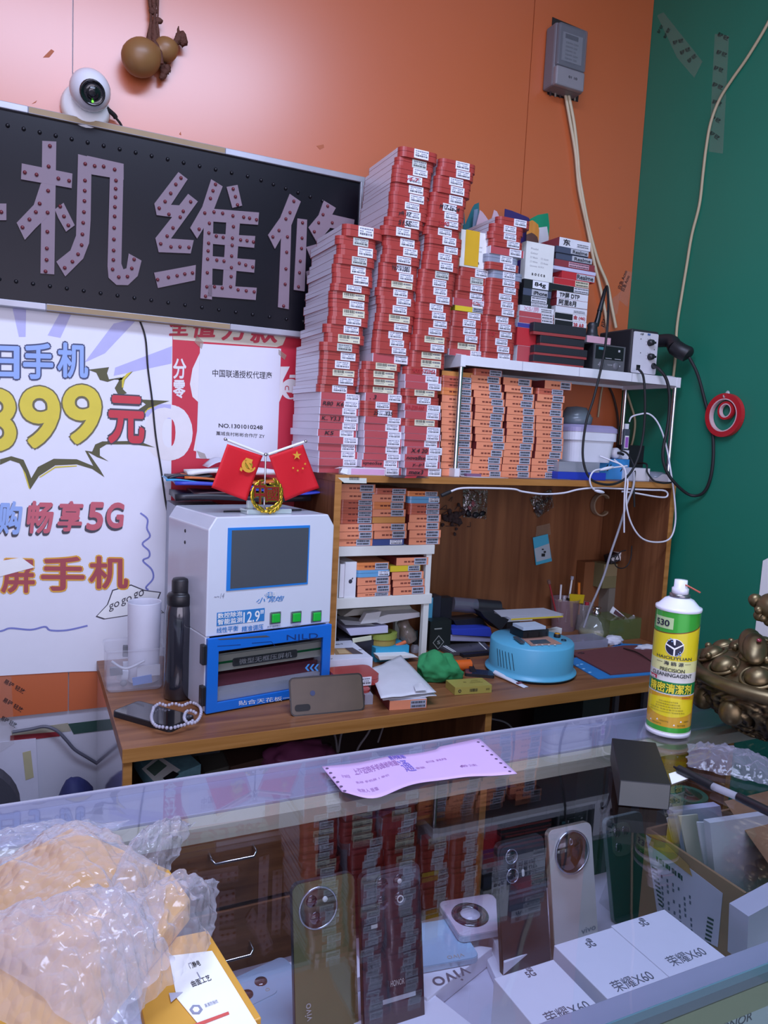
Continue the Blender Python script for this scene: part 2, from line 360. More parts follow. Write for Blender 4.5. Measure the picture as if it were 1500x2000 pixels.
for ln in ([(195,570),(190,650),(188,745),(186,830),(185,905),(183,970),(182,1015),(178,1060)], [(97,673),(143,682),(228,697),(270,706)], [(155,795),(140,828),(115,857),(88,888)], [(235,806),(250,845),(267,880)],
  [(333,640),(332,705),(331,745),(330,785),(328,828),(325,870),(322,915),(319,957),(305,993),(283,1022),(253,1046)], [(370,648),(405,650),(448,662)], [(453,705),(452,737),(451,770),(449,808),(448,845),(446,890),(445,935),(444,978),(443,1015),(440,1052),(464,1082),(498,1080),(515,1048),(524,1013)],
  [(707,695),(687,720),(667,755),(645,787),(622,813),(660,837),(745,788),(716,825),(704,848),(676,890),(653,922),(628,952),(668,964),(703,964),(738,966)], [(616,1092),(658,1083),(692,1077),(722,1070),(752,1066)],
  [(842,720),(832,745),(822,775),(800,832),(818,872),(778,895),(816,910),(815,950),(813,980),(811,1012),(810,1065),(808,1120),(803,1157)], [(911,738),(920,768),(928,800)], [(836,828),(870,833),(910,843),(952,848),(975,852),(1002,858)], [(845,922),(872,927),(940,937),(965,940),(990,945)], [(847,1016),(875,1020),(935,1028),(960,1035),(987,1043)], [(838,1120),(868,1125),(930,1132),(962,1136),(993,1140)], [(912,885),(908,930),(907,958),(905,1000),(904,1045),(903,1080),(901,1120)],
  [(1148,786),(1133,830),(1117,855),(1090,900),(1066,925),(1123,925),(1120,985),(1117,1050),(1114,1110),(1108,1195)], [(1182,870),(1180,930),(1178,970),(1173,1020),(1170,1065),(1166,1120)], [(1280,805),(1262,838),(1245,870),(1228,905),(1298,870),(1340,880)], [(5,828)]):
    LEDS += ln
b = MB()
for k, st in enumerate(STROKES): b.slab([sg(x, y, YS-.0005-.00013*(k % 5)) for x, y in st], (0, .004, 0))
CH = b.build('lettering', mat('pink_letter_film', '83727c', .5, spec=.3, var=.06, scale=12), SIGN, world=True)
b = MB(); M90 = Matrix.Rotation(PI/2, 4, 'X')
for x, y in LEDS: b.ball(sg(x, y, YS-.002), .0042, 0, nu=8, nv=6)
LD = b.build('led_bulb', mat('dull_red_led', '6d2a32', .25), SIGN, world=True); LD['kind'] = 'stuff'
b = MB()
for k in range(16): b.ball(sg(30+k*62.5, 490+k*13.2, YS+.003), .0045, 0, nu=8, nv=6); 
for k in range(6): b.ball(sg(1020+k*48, 704+k*16, YS+.003), .0045, 0, nu=8, nv=6)
for k in range(19): b.ball(sg(-3+k*66, 1090+k*9.2, YS+.003), .0045, 0, nu=8, nv=6)
LD = b.build('rivet', mat('black_rivet', '15151b', .3), SIGN, world=True); LD['kind'] = 'stuff'

# ------------------------------------------------------------------ posters
def ptext(b, t, box, y, m=0, bold=0, shear=0, tilt=None):
    """lettering filling the picture box u0,v0,u1,v1 (v1 below), on the wall plane y; tilt gives v of the baseline's right end"""
    u0, v0, u1, v1 = box; O = ony(u0, v1, y); b.text(t, O, ony(u1, v1 if tilt is None else tilt, y)-O, ony(u0, v0, y)-O, m, bold, shear)
def ribbon(b, pts, w, y, m=0):
    P = smooth_path([ony(u, v, y) for u, v in pts], 5)
    for i in range(len(P)-1):
        t = (P[i+1]-P[i]); n = Vector((-t.z, 0, t.x)).normalized()*w/2; b.poly([P[i]-n, P[i+1]-n, P[i+1]+n, P[i]+n][::-1], m)
YP = -.0022
PO = thing('promo_poster', 'large white and lilac phone price poster under the black LED sign', 'poster', (-.1, -.001, .8))
b = MB(); b.slab([ony(u, v, YP) for u, v in ((-420, 560), (337, 632), (331, 1309), (250, 1309), (140, 1312), (0, 1320), (-420, 1340))], (0, .0012, 0))
b.build('sheet', mat('poster_paper', 'e6e6ee', .42, spec=.5, var=.02), PO, world=True)
for q in ([(24, 600), (51, 603), (50, 658), (37, 658)], [(120, 606), (141, 610), (118, 660), (93, 655)], [(222, 632), (270, 621), (205, 690), (165, 708)], [(225, 718), (336, 676), (335, 710), (222, 734)], [(284, 788), (334, 790), (334, 818), (270, 812)]):
    b = MB(); b.poly([ony(u, v, YP-.0003) for u, v in q][::-1]); b.build('light_ray', mat('poster_lilac', 'b9b8e2', .45), PO, world=True)
b = MB()
for q in ([(172, 722), (213, 717), (209, 729), (213, 741), (231, 741), (260, 725), (244, 742), (240, 760), (248, 768), (232, 773), (224, 758), (236, 737), (210, 746), (195, 742), (188, 728)],
          [(272, 780), (331, 783), (290, 797), (272, 815), (270, 800), (285, 790)], [(215, 862), (270, 861), (303, 874), (262, 868), (208, 868), (195, 876), (195, 890), (212, 901), (190, 893), (172, 883), (196, 918), (204, 932), (180, 916), (150, 907), (108, 909), (76, 930), (59, 956), (50, 925), (38, 905), (20, 899), (0, 908), (0, 897), (22, 891), (46, 898), (56, 920), (61, 934), (74, 912), (105, 896), (150, 897), (182, 910), (166, 880), (180, 882), (186, 868), (200, 862)]):
    b.slab([ony(u, v, YP-.0006) for u, v in q], (0, .0003, 0), 0)
for q in ([(247, 730), (258, 725), (243, 742), (241, 757), (238, 757), (238, 742)], [(50, 925), (59, 956), (56, 953), (44, 915)], [(76, 932), (108, 911), (150, 909), (150, 911), (108, 914), (80, 932)], [(272, 815), (290, 797), (310, 790), (288, 801), (274, 820)]):
    b.slab([ony(u, v, YP-.0009) for u, v in q], (0, .0003, 0), 1)
b.build('burst_outline', [mat('olive_ink', '55532f', .5), mat('yellow_ink', 'd8c53a', .5)], PO, world=True)
NAVY = mat('navy_outline_ink', '3a4468', .5); BLUEI = mat('light_blue_ink', '93b0e4', .5); YEL = mat('yellow_fill_ink', 'e0cc3e', .5); OLV = mat('dark_olive_outline', '6a6444', .5); RED = mat('red_fill_ink', 'cc3542', .5); DK = mat('dark_outline_ink', '43404a', .5)
ROSE = mat('rose_ink', 'c8606c', .5); BRICK = mat('brick_ink', 'a84a50', .5); AMB = mat('amber_outline', 'e0a63a', .5)
b = MB()
def outlined(t, box, tilt, mo, mf, b0, b1, e=3, dy=.0003, shear=0):
    u0, v0, u1, v1 = box; y = YP-.0012
    ptext(b, t, (u0-e, v0-e, u1+e, v1+e), y, mo, b1, shear, None if tilt is None else tilt+e); ptext(b, t, box, y-dy, mf, b0, shear, tilt)
outlined('旧', (-33, 672, 38, 740), 741, 0, 1, .035, .085); outlined('手', (45, 669, 104, 740), 741, 0, 1, .035, .085); outlined('机', (112, 668, 172, 737), 739, 0, 1, .035, .085)
for t, bx in (('8', (-48, 757, 32, 882)), ('9', (38, 753, 117, 876)), ('9', (122, 750, 198, 868))): outlined(t, bx, None, 3, 2, .03, .06, 3)
outlined('元', (211, 771, 282, 866), 868, 5, 4, .045, .09, 3)
for t, bx, c in (('购', (-6, 978, 44, 1044), 1), ('畅', (52, 978, 105, 1042), 6), ('享', (112, 978, 163, 1038), 6), ('5', (168, 980, 203, 1036), 6), ('G', (208, 981, 243, 1032), 6)):
    ptext(b, t, (bx[0]-3, bx[1]+3, bx[2]-1, bx[3]+5), YP-.0012, 5, .05, .12); ptext(b, t, bx, YP-.0016, c, .04, .12)
for t, bx in (('屏', (2, 1092, 68, 1158)), ('手', (80, 1086, 165, 1154)), ('机', (174, 1086, 250, 1150))): outlined(t, bx, None, 8, 7, .03, .07, 3)
b.build('lettering', [NAVY, BLUEI, YEL, OLV, RED, DK, ROSE, BRICK, AMB], PO, world=True)
for rp in ([(274, 1002), (288, 1014), (287, 1032), (293, 1048), (278, 1062), (291, 1076), (291, 1088), (279, 1095), (296, 1112), (299, 1130), (285, 1147), (290, 1152)], [(-60, 1240), (0, 1233), (20, 1227), (60, 1230), (88, 1224), (98, 1231), (130, 1231), (171, 1222)]):
    b = MB(); ribbon(b, rp, .0045, YP-.0006); b.build('wavy_line', mat('periwinkle_ink', '7d84c4', .5), PO, world=True)
b = MB(); bub = [(190, 1203), (211, 1181), (221, 1154), (256, 1144), (281, 1154), (312, 1158), (302, 1182), (318, 1196), (270, 1198), (205, 1208)]
b.slab([ony(u, v, YP-.0006) for u, v in [(256+(u-256)*1.05, 1180+(v-1180)*1.07) for u, v in bub]], (0, .0003, 0), 1); b.slab([ony(u, v, YP-.0009) for u, v in bub], (0, .0003, 0), 0)
for t, bx, tl in (('go', (213, 1181, 233, 1196), 1188), ('go', (237, 1170, 257, 1185), 1178), ('go', (261, 1158, 281, 1175), 1168)): ptext(b, t, bx, YP-.0016, 1, 0, 0, tl)
b.build('speech_bubble', [PAPER, DK], PO, world=True)
b = MB(); b.slab([ony(u, v, YP-.0022) for u, v in ((-40, 1102), (42, 1089), (68, 1108), (48, 1113), (30, 1118), (0, 1126), (-40, 1133))], (0, .0008, 0))
tag(b.build('torn_paper', PAPER), 'torn scrap of white paper stuck over the red lettering of the white poster', 'paper')

RP = thing('red_poster', 'red poster with white lettering partly hidden behind the white notice', 'poster', (.45, -.001, 1.2))
YR = -.0018
b = MB(); b.slab([ony(u, v, YR) for u, v in ((333, 600), (690, 640), (690, 1100), (331, 1100))], (0, .0012, 0)); b.build('sheet', mat('red_poster_paper', 'c8283f', .45, var=.04), RP, world=True)
WI = mat('white_poster_ink', 'e6e2e2', .5); CRM = mat('cream_poster_ink', 'd8d2bc', .5)
b = MB()
b.slab([ony(u, v, YR-.0004) for u, v in ((334, 606), (566, 630), (558, 660), (552, 674), (540, 678), (338, 663))], (0, .0003, 0), 1)
for t, bx in (('全', (330, 620, 372, 656)), ('值', (376, 620, 424, 660)), ('万', (432, 624, 486, 665)), ('款', (488, 626, 546, 670))): ptext(b, t, bx, YR-.0009, 2, .04, .15)
for t, bx in (('分', (338, 700, 364, 740)), ('零', (338, 742, 362, 778))): ptext(b, t, bx, YR-.0006, 0, .03)
ptext(b, '0', (282, 788, 376, 900), YR-.0006, 0, .06)
b.slab([ony(u, v, YR-.0005) for u, v in ((390, 690), (376, 720), (371, 750), (376, 775), (390, 788))], (0, .0003, 0), 0)
b.slab([ony(u, v, YR-.0005) for u, v in ((378, 880), (388, 824), (392, 824), (392, 884))], (0, .0003, 0), 0)
b.slab([ony(u, v, YR-.0005) for u, v in ((548, 716), (566, 716), (553, 742), (552, 770), (545, 786))], (0, .0003, 0), 0); b.slab([ony(u, v, YR-.0005) for u, v in ((566, 732), (590, 732), (590, 738), (565, 738))], (0, .0003, 0), 0)
cc = (568, 760); b.slab([ony(cc[0]+19*math.cos(a*PI/12), cc[1]+20*math.sin(a*PI/12), YR-.0006) for a in range(24)], (0, .0003, 0), 0)
for s in (-7, 9): ribbon(b, [(cc[0]+s-4, cc[1]+2), (cc[0]+s-3, cc[1]-5), (cc[0]+s+2, cc[1]-5), (cc[0]+s+3, cc[1]+2)], .0022, YR-.001, 2)
b.slab([ony(u, v, YR-.001) for u, v in ((559, 766), (577, 768), (573, 776), (566, 777))], (0, .0003, 0), 2)
b.build('lettering', [WI, CRM, mat('red_letter_ink', 'c03044', .5)], RP, world=True)

NO = thing('dealer_notice', 'white sheet with black printed text and a number taped over the red poster', 'notice', (.48, -.003, 1.33))
YN = -.0034
b = MB(); b.slab([ony(u, v, YN) for u, v in ((391, 671), (549, 681), (541, 902), (383, 895))], (0, .0008, 0)); b.build('sheet', mat('notice_paper', 'dfdfe8', .6, var=.02), NO, world=True)
b = MB()
ptext(b, '中国联通授权代理商', (415, 721, 531, 736), YN-.0005, 0, .005, 0, 741); ptext(b, 'NO.1301010248', (427, 827, 513, 835), YN-.0005, 0, .018, 0, 839); ptext(b, '藁城良村彬彬合作厅 ZY', (422, 842, 517, 850), YN-.0005, 0, .004, 0, 856)
b.build('lettering', INK, NO, world=True)
for q in ([(384, 655), (398, 668), (394, 682), (380, 668)], [(544, 682), (560, 694), (556, 703), (544, 692)], [(384, 880), (400, 886), (404, 896), (390, 894)]):
    b = MB(); b.slab([ony(u, v, YN-.0006) for u, v in q], (0, .0003, 0)); b.build('tape_tab', mat('clear_tape_tab', 'b8a894', .2, alpha=.3), NO, world=True)

# ------------------------------------------------------------------ gourd, camera, meter, wires on the walls
g0, g1 = ony(277, 112, -.045), ony(326, 96, -.03)
G = thing('dried_gourd', 'dried brown bottle gourd hung by its vine high on the orange wall', 'gourd', (g0.x, 0, g0.z))
GM = mat('gourd_skin', '8a6238', .4, var=.2, scale=14); VM = mat('dry_vine', '5a3426', .8, var=.3, scale=60, bump=.5, bscale=150)
b = MB(); ax = (g1-g0).normalized(); rot = ax.to_track_quat('Z', 'Y').to_matrix().to_4x4()
b.lathe([(0, -.047), (.02, -.044), (.036, -.03), (.043, -.006), (.041, .014), (.030, .032), (.018, .042), (.018, .046), (.026, .056), (.0285, .068), (.025, .082), (.015, .094), (.006, .101), (0, .103)], 24, 0, Matrix.Translation(g0) @ rot); b.build('body', GM, G, world=True, sub=1)
b = MB(); rv = random.Random(3)
for dx, w in ((-4, .007), (3, .008), (9, .005)): b.tube([ony(298+dx+rv.uniform(-2, 2), v, -.022-.004*(dx > 0)) for v in (-130, -60, 0, 25, 50, 75, 92)], lambda t, w=w: w*(.8+.4*math.sin(9*t)), 6)
b.tube([ony(u, v, -.02) for u, v in ((306, 84), (318, 112), (322, 138))], .006, 6); b.tube([ony(u, v, -.05) for u, v in ((300, 80), (312, 100), (316, 125))], .005, 6)
for q in ((300, 22, 6), (309, 40, 5), (316, 128, 8), (322, 140, 8), (326, 132, 6), (318, 148, 5)):
    c = ony(q[0], q[1], -.024); b.ball(c, (.008, .006, .011), 0, Matrix.Rotation(q[0], 4, 'Y'), 7, 5, lambda d: 1+.5*noise.noise(d*3+c*40))
b.build('vine', VM, G, world=True)
b = MB(); b.tube([ony(u, v, -.03) for u, v in ((338, 86), (346, 80), (352, 70))], lambda t: .006+.005*t, 7); c = ony(356, 76, -.03); b.ball(c, (.012, .01, .015), 0, None, 9, 7, lambda d: 1+.5*noise.noise(d*3)); b.tube([ony(u, v, -.03) for u, v in ((350, 66), (348, 58), (349, 51))], lambda t: .005*(1-.8*t), 6)
b.build('dry_flower', VM, G, world=True)

c = ony(176, 176, -.062); CC = thing('security_camera', 'white dome security camera on the orange wall above the black sign', 'camera', (c.x, 0, c.z))
b = MB(); Mw = Matrix.Translation((c.x-.006, 0, c.z-.022)) @ Matrix.Rotation(PI/2, 4, 'X')
b.lathe([(.0, 0), (.053, 0), (.054, .01), (.051, .024), (.045, .034), (.03, .036), (0, .036)], 28, 0, Mw); b.build('base', WHITE, CC, world=True)
b = MB(); b.ball(c, .044, 0, None, 24, 16); BL = b.build('ball_housing', mat('camera_white', 'dcdce2', .25), CC, world=True)
dn = (CAM+Vector((.25, 0, -.2))-c).normalized(); Ml = Matrix.Translation(c) @ dn.to_track_quat('Z', 'Y').to_matrix().to_4x4()
b = MB(); b.lathe([(.0265, .034), (.0265, .0455), (.024, .047), (.023, .0455), (.012, .045), (.011, .047), (.006, .048), (0, .048)], 24, 0, Ml); LN = b.build('lens', mat('lens_black', '0c0c10', .12, coat=.6), CC, world=True)
b = MB(); b.ball(Ml @ Vector((.001, -.017, .0462)), .0025); b.build('status_light', mat('green_status_led', '6cff3c', .4, emit=1.6), CC, world=True)
b = MB(); b.tube([ony(207, 211, -.03), ony(222, 224, -.02), ony(226, 230, -.015)], .0055, 8); b.tube([ony(226, 230, -.015), ony(236, 243, -.008), ony(239, 256, -.006)], .0028, 8); b.build('cable', RUBBER, CC, world=True)

# electricity meter in its wall cut-out
m0 = ony(1112, 112, -.02)
EM = thing('electricity_meter', 'grey electricity meter set in a cut-out near the top of the orange wall', 'meter', (m0.x, 0, m0.z-.1))
b = MB(); b.slab([ony(u, v, -.0012) for u, v in ((1079, 33), (1143, 60), (1129, 199), (1069, 184))], (0, .001, 0), 0); b.build('cutout_edge', mat('dark_cutout', '25211f', .8), EM, world=True)
ym = -.058
fx0, fx1 = ony(1091, 60, ym).x, ony(1148, 66, ym).x; fz1, fz0 = ony(1094, 42, ym).z, ony(1085, 125, ym).z
b = MB(); b.bb(fx0-.004, fx1+.004, -.05, -.0015, fz0-.055, fz1+.003); b.build('body', mat('meter_grey', '747278', .45), EM, world=True, bev=.006)
b = MB(); b.bb(fx0, fx1, ym-.004, -.045, fz0, fz1); b.build('cover', mat('meter_cover', '7b7d85', .12, spec=.7, alpha=.55), EM, world=True, bev=.006)
b = MB(); b.bb(fx0-.002, fx1-.003, -.064, -.045, fz0-.056, fz0-.002); tb = b.build('terminal_cover', mat('meter_light_grey', '8a878c', .4), EM, world=True, bev=.005)
b = MB(); w = fx1-fx0; b.bb(fx0+w*.2, fx1-w*.12, -.0535, -.0505, fz0+.02, fz1-.02); lb = b.build('face_plate', mat('meter_face', 'b4b6bc', .5), EM, world=True)
b = MB(); b.bb(fx0+w*.28, fx1-w*.28, -.0545, -.0534, fz1-.036, fz1-.024, 0)
for k in range(6): b.text('23kWh 220V'[:10-k % 3], (fx0+w*.3, -.0546, fz1-.05-k*.011), (w*(.44-.04*(k % 3)), 0, 0), (0, 0, .005), 0)
b.text('01 10', (fx0+w*.4, -.0645, fz0-.03), (w*.3, 0, 0), (0, 0, .007), 0, .02); b.build('print', INK, EM, world=True)
b = MB(); rv = random.Random(5)
for k in range(6):
    u = 1076+k*9.5; b.tube([ony(u, 166+k*2, -.02), ony(u-1, 178+k*2.2, -.012), ony(u-1, 186+k*2, -.003)], .0032, 6, k % 2)
b.build('wire_end', [mat('dark_wire', '4a4046', .5), mat('beige_wire', 'a59f94', .5)], EM, world=True)
CRW = mat('cream_cable', 'cdbfa0', .5, var=.08)
for k, (pts, lab) in enumerate((([(1103, 178), (1114, 240), (1124, 300), (1131, 370), (1146, 440), (1160, 510), (1172, 560), (1182, 610), (1186, 640)], 'left cream mains cable running down from the electricity meter'), ([(1109, 178), (1121, 240), (1128, 300), (1131, 340), (1136, 372), (1149, 440), (1168, 510), (1186, 555), (1195, 600), (1203, 640)], 'right cream mains cable running down from the electricity meter'))):
    b = MB(); b.tube([ony(u, v, -.014-.004*k) for u, v in pts], .0048, 8); tag(b.build('mains_cable', CRW), lab, 'cable', 'pair of mains cables')
b = MB(); b.tube([onx(u, v, XW-.006) for u, v in ((1540, -40), (1500, 45), (1460, 112), (1430, 155), (1405, 195), (1388, 240), (1379, 290), (1373, 340), (1366, 400), (1351, 460), (1341, 520), (1331, 580), (1322, 640), (1319, 700), (1312, 760))], .0042, 8)
tag(b.build('telephone_cable', mat('tan_cable', 'b5a988', .55)), 'beige cable running down the green wall', 'cable')
b = MB(); b.tube([ony(u, v, -.006) for u, v in ((272, 624), (284, 660), (289, 720), (297, 780), (304, 850), (315, 920), (325, 990), (338, 1050), (345, 1088), (348, 1120))], .0022, 8)
tag(b.build('camera_lead', RUBBER), 'thin black lead hanging down the white poster from behind the sign', 'cable')

# two rolls of double sided tape on a hook on the green wall
tc_ = onx(1415, 811, XW-.009)
HK = MB(); HK.ball(tc_+Vector((.004, 0, .058)), (.005, .008, .012), 0); HK.tube([tc_+Vector((.004, 0, .06)), tc_+Vector((-.008, 0, .05)), tc_+Vector((-.012, 0, .056))], .002, 6)
tag(HK.build('wall_hook', mat('clear_hook', 'cfd6d8', .1, alpha=.5)), 'small clear plastic hook holding the red tape rolls', 'hook')
RT = mat('red_tape_film', 'b8242c', .25, spec=.6); CORE = mat('pink_card_core', 'd8b4b8', .6)
def roll(c, ro, rc, w, lab):
    Mr = Matrix.Translation(c) @ Matrix.Rotation(-PI/2, 4, 'Y')
    t = thing('tape_roll', lab, 'tape roll', tuple(c), 0, 'red tape rolls on the hook')
    for nm, a, bb_, m in (('tape', rc+.003, ro, RT), ('core', rc, rc+.003, CORE)):
        b = MB(); b.lathe([(a, -w/2), (bb_, -w/2), (bb_, w/2), (a, w/2), (a, -w/2)], 40, 0, Mr, False, False); b.build(nm, m, t, world=True)
roll(tc_, .062, .044, .014, 'large roll of red double sided tape hung on the green wall')
roll(tc_+Vector((-.001, -.006, .013)), .026, .017, .011, 'small roll of red tape hung inside the larger red roll')
# ================================================================== desk with hutch, white racks
WD = wood('brown_wood', '74472c', '976440', (3, 40, 40)); WDV = wood('brown_wood_upright', '6d4228', '8e5c3a', (40, 40, 2.5)); WDE = wood('wood_edge_band', 'a06a30', 'b98145', (3, 60, 60), .45)
WDB = wood('hutch_back_wood', '6e4228', '8d5c3a', (26, 26, 1.6), .42)
ZD = .82; DY = -.567; DX0 = .160; DX1 = XW-.004
DESK = thing('work_desk', 'long brown wooden desk with a hutch shelf along the orange wall', 'desk', (1, -.28, 0))
b = MB(); b.bb(DX0, DX1, DY+.0015, -.004, ZD-.026, ZD, 0); b.build('desktop', WD, DESK, world=True, bev=.0012)
b = MB(); b.bb(DX0, DX1, DY, DY+.0015, ZD-.026, ZD, 0); b.build('edge_band', WDE, DESK, world=True)
b = MB(); b.bb(DX0+.002, DX0+.018, DY+.02, -.004, 0, ZD-.0265, 1); b.bb(DX0+.002, DX0+.018, DY+.004, DY+.02, 0, ZD-.0265, 0)
b.build('side_panel', [WDE, mat('glossy_side_laminate', 'b9b7c6', .06, spec=.9, coat=1)], DESK, world=True)
lx = ony(952, 1400, DY+.01).x
for xx in (lx-.0085, DX1-.02):
    b = MB(); b.bb(xx, xx+.017, DY+.006, -.004, 0, ZD-.0265); b.bb(xx, xx+.017, DY+.0045, DY+.006, 0, ZD-.0265, 1); b.build('upright', [WDV, WDE], DESK, world=True)
b = MB(); b.bb(DX0+.02, DX1-.02, -.02, -.006, 0, ZD-.027); b.build('back_panel', mat('dark_back_board', '3a2620', .6), DESK, world=True)
# drawer block under the left end of the desk
DRX0, DRX1, DRT = DX0+.019, ony(625, 1600, DY+.02).x, ony(625, 1545, DY+.02).z
b = MB(); b.bb(DRX0, DRX1, DY+.03, -.021, .03, DRT); b.build('drawer_carcass', WDV, DESK, world=True)
dz = (DRT-.03)/3
for k in range(3):
    z1 = DRT-k*dz-.006; b = MB(); b.bb(DRX0+.004, DRX1-.004, DY+.012, DY+.029, z1-dz+.01, z1); d = b.build('drawer', WD, DESK, world=True, bev=.002)
    hx0, hx1 = ony(412, 1640, DY).x, ony(498, 1640, DY).x; hz = z1-dz*.42
    b = MB(); b.tube([(hx0, DY+.012, hz+.008), (hx0, DY-.012, hz+.008), (hx0+.006, DY-.016, hz), (hx1-.006, DY-.016, hz), (hx1, DY-.012, hz+.008), (hx1, DY+.012, hz+.008)], .0028, 8, path=0)
    h = b.build('handle', STEEL); h.location -= d.location; h.parent = d
b = MB(); b.lathe([(.011, 0), (.011, .004), (0, .004)], 16, 0, Matrix.Translation((DRX1-.03, DY+.012, DRT-.03)) @ Matrix.Rotation(PI/2, 4, 'X')); b.build('drawer_lock', mat('dark_lock', '3b3440', .3, .6), DESK, world=True)
# hutch
SY = -.30; SZ = 1.320
HX0, HX1 = ony(655, 935, SY).x, ony(1321, 945, SY).x
b = MB(); b.bb(HX0, HX1, SY+.0015, -.004, SZ-.017, SZ); b.build('hutch_shelf', WD, DESK, world=True)
b = MB(); b.bb(HX0, HX1, SY, SY+.0015, SZ-.017, SZ); b.build('edge_band', WDE, DESK, world=True)
for xa in (HX0, HX1-.017):
    b = MB(); b.bb(xa, xa+.017, SY+.0015, -.004, ZD+.0005, SZ-.0175, 0); b.bb(xa, xa+.017, SY, SY+.0015, ZD+.0005, SZ-.0175, 1); b.build('hutch_side', [WDV, WDE], DESK, world=True)
b = MB(); b.bb(HX0+.0175, HX1-.0175, -.014, -.005, ZD+.0005, SZ-.0175); b.build('hutch_back', WDB, DESK, world=True)
b = MB(); b.slab([ony(u, v, SY-.0006) for u, v in ((660, 933), (716, 934), (716, 944), (672, 943))], (0, .0005, 0), 0)
for k in range(9): x0 = ony(682+k*2.2, 938, SY).x; b.bb(x0, x0+.0016, SY-.0009, SY-.0006, SZ-.012, SZ-.004, 1)
LBL = b.build('barcode_sticker', [mat('pale_green_sticker', 'd3d8cc', .6), INK]); tag(LBL, 'pale barcode sticker stuck on the left front corner of the wooden hutch', 'sticker')

# white two-tier rack that stands on the hutch shelf
TY = -.275; TB = -.045
tz1 = ony(913, 696, TY).z; tz0 = tz1-.021
TX0 = ony(900, 700, TY).x; TX1 = min(ony(1330, 738, TY).x, XW-.012)
RW = mat('rack_white', 'e4e4ea', .4)
RK = thing('white_rack', 'white plastic rack with chrome posts standing on the wooden hutch', 'rack', ((TX0+TX1)/2, -.16, SZ))
b = MB(); b.bb(TX0+.012, TX1-.012, TY+.002, TB-.002, tz0+.006, tz1); b.bb(TX0+.012, TX1-.012, TY, TY+.004, tz0-.002, tz1+.002); b.bb(TX0+.012, TX1-.012, TB-.004, TB, tz0-.002, tz1+.002)
b.build('shelf', [RW], RK, world=True, bev=.0008)
b = MB()
for k in range(1, 4): xx = TX0+(TX1-TX0)*k/4; b.bb(xx-.0006, xx+.0006, TY-.0004, TY, tz0-.002, tz1+.002)
b.build('panel_seam', mat('grey_seam', '9a9aa6', .6), RK, world=True)
for xx, s in ((TX0, 0), (TX1-.015, 1)):
    b = MB(); b.prism([(TY-.001, tz0-.006), (TB+.001, tz0-.006), (TB+.001, tz1+.004), (TB-.02, tz1+.010), (TY+.035, tz1+.010), (TY+.015, tz1+.004), (TY-.001, tz1+.003)], xx, xx+.015, 0, Matrix(((0, 0, 1, 0), (1, 0, 0, 0), (0, 1, 0, 0), (0, 0, 0, 1)))); b.build('end_cap', RW, RK, world=True, bev=.001)
for xx in (TX0+.001, TX1-.016):
    b = MB(); b.prism([(TY-.001, SZ+.0003), (TB+.001, SZ+.0003), (TB+.001, SZ+.022), (TB-.02, SZ+.022), (TB-.04, SZ+.007), (TY+.045, SZ+.009), (TY+.025, SZ+.022), (TY-.001, SZ+.022)], xx, xx+.015, 0, Matrix(((0, 0, 1, 0), (1, 0, 0, 0), (0, 1, 0, 0), (0, 0, 0, 1)))); b.build('foot', RW, RK, world=True, bev=.001)
    for yy in (TY+.011, TB-.011):
        b = MB(); b.tube([(xx+.0075, yy, SZ+.018), (xx+.0075, yy, tz0-.004)], .0065, 14, path=0); b.build('post', STEEL, RK, world=True)

# small white rack on the desk inside the hutch
CY = -.235; CBK = -.05
CX0, CX1 = ony(659, 1075, CY).x, ony(849, 1075, CY).x
cz1 = ony(700, 1068, CY).z; cz2 = ony(700, 1168, CY).z
IW = mat('ivory_plastic', 'dcdcd6', .45)
CR = thing('small_rack', 'small white plastic rack holding orange boxes inside the left of the hutch', 'rack', ((CX0+CX1)/2, -.14, ZD))
for zt, h in ((cz1, .024), (cz2, .026)):
    b = MB(); b.bb(CX0, CX1, CY, CY+.006, zt-h, zt+.001); b.bb(CX0, CX1, CBK-.006, CBK, zt-h, zt+.001); b.bb(CX0, CX0+.006, CY+.006, CBK-.006, zt-h, zt+.001); b.bb(CX1-.006, CX1, CY+.006, CBK-.006, zt-h, zt+.001); b.bb(CX0+.006, CX1-.006, CY+.006, CBK-.006, zt-.005, zt)
    b.build('tier', IW, CR, world=True, bev=.001)
for xx, w in ((CX0, .008), (CX1-.022, .016)):
    for yy in (CY+.004, CBK-.018):
        b = MB(); b.bb(xx, xx+w, yy, yy+.014, cz2+.0012, cz1-.0245); b.bb(xx, xx+w, yy, yy+.014, ZD+.0005, cz2-.0265); b.build('leg', IW, CR, world=True)

# ================================================================== stacked spare part boxes
ORD = 'top second third fourth fifth sixth seventh eighth ninth tenth eleventh twelfth thirteenth fourteenth fifteenth sixteenth seventeenth eighteenth nineteenth twentieth'.split()
def nth(i, n):
    """position words, counted from the nearer end of the stack"""
    if i == 0: return 'topmost'
    if i == n-1: return 'lowest'
    return ORD[i]+' from top' if i < n/2 else ORD[n-1-i]+' from bottom'
RBX = mat('red_box_gloss', 'a83c36', .30, spec=.55, coat=.25, var=.05); RBD = mat('red_box_seam', '6e1a1c', .5); RFL = mat('red_box_flat', 'b64c52', .34, spec=.5, coat=.3, var=.05); SIDE = mat('white_box_side', 'd3d0dd', .32, spec=.5, coat=.2, var=.04, scale=18)
GRB = mat('grey_blue_box', '8c92a4', .35, var=.05); LABW = mat('white_label', 'e6e6ee', .5, var=.02); LABY = mat('cream_label', 'dcd9bc', .5, var=.03); PRN = mat('label_print', '55556a', .6); PRD = mat('label_print_dark', '26262e', .6)
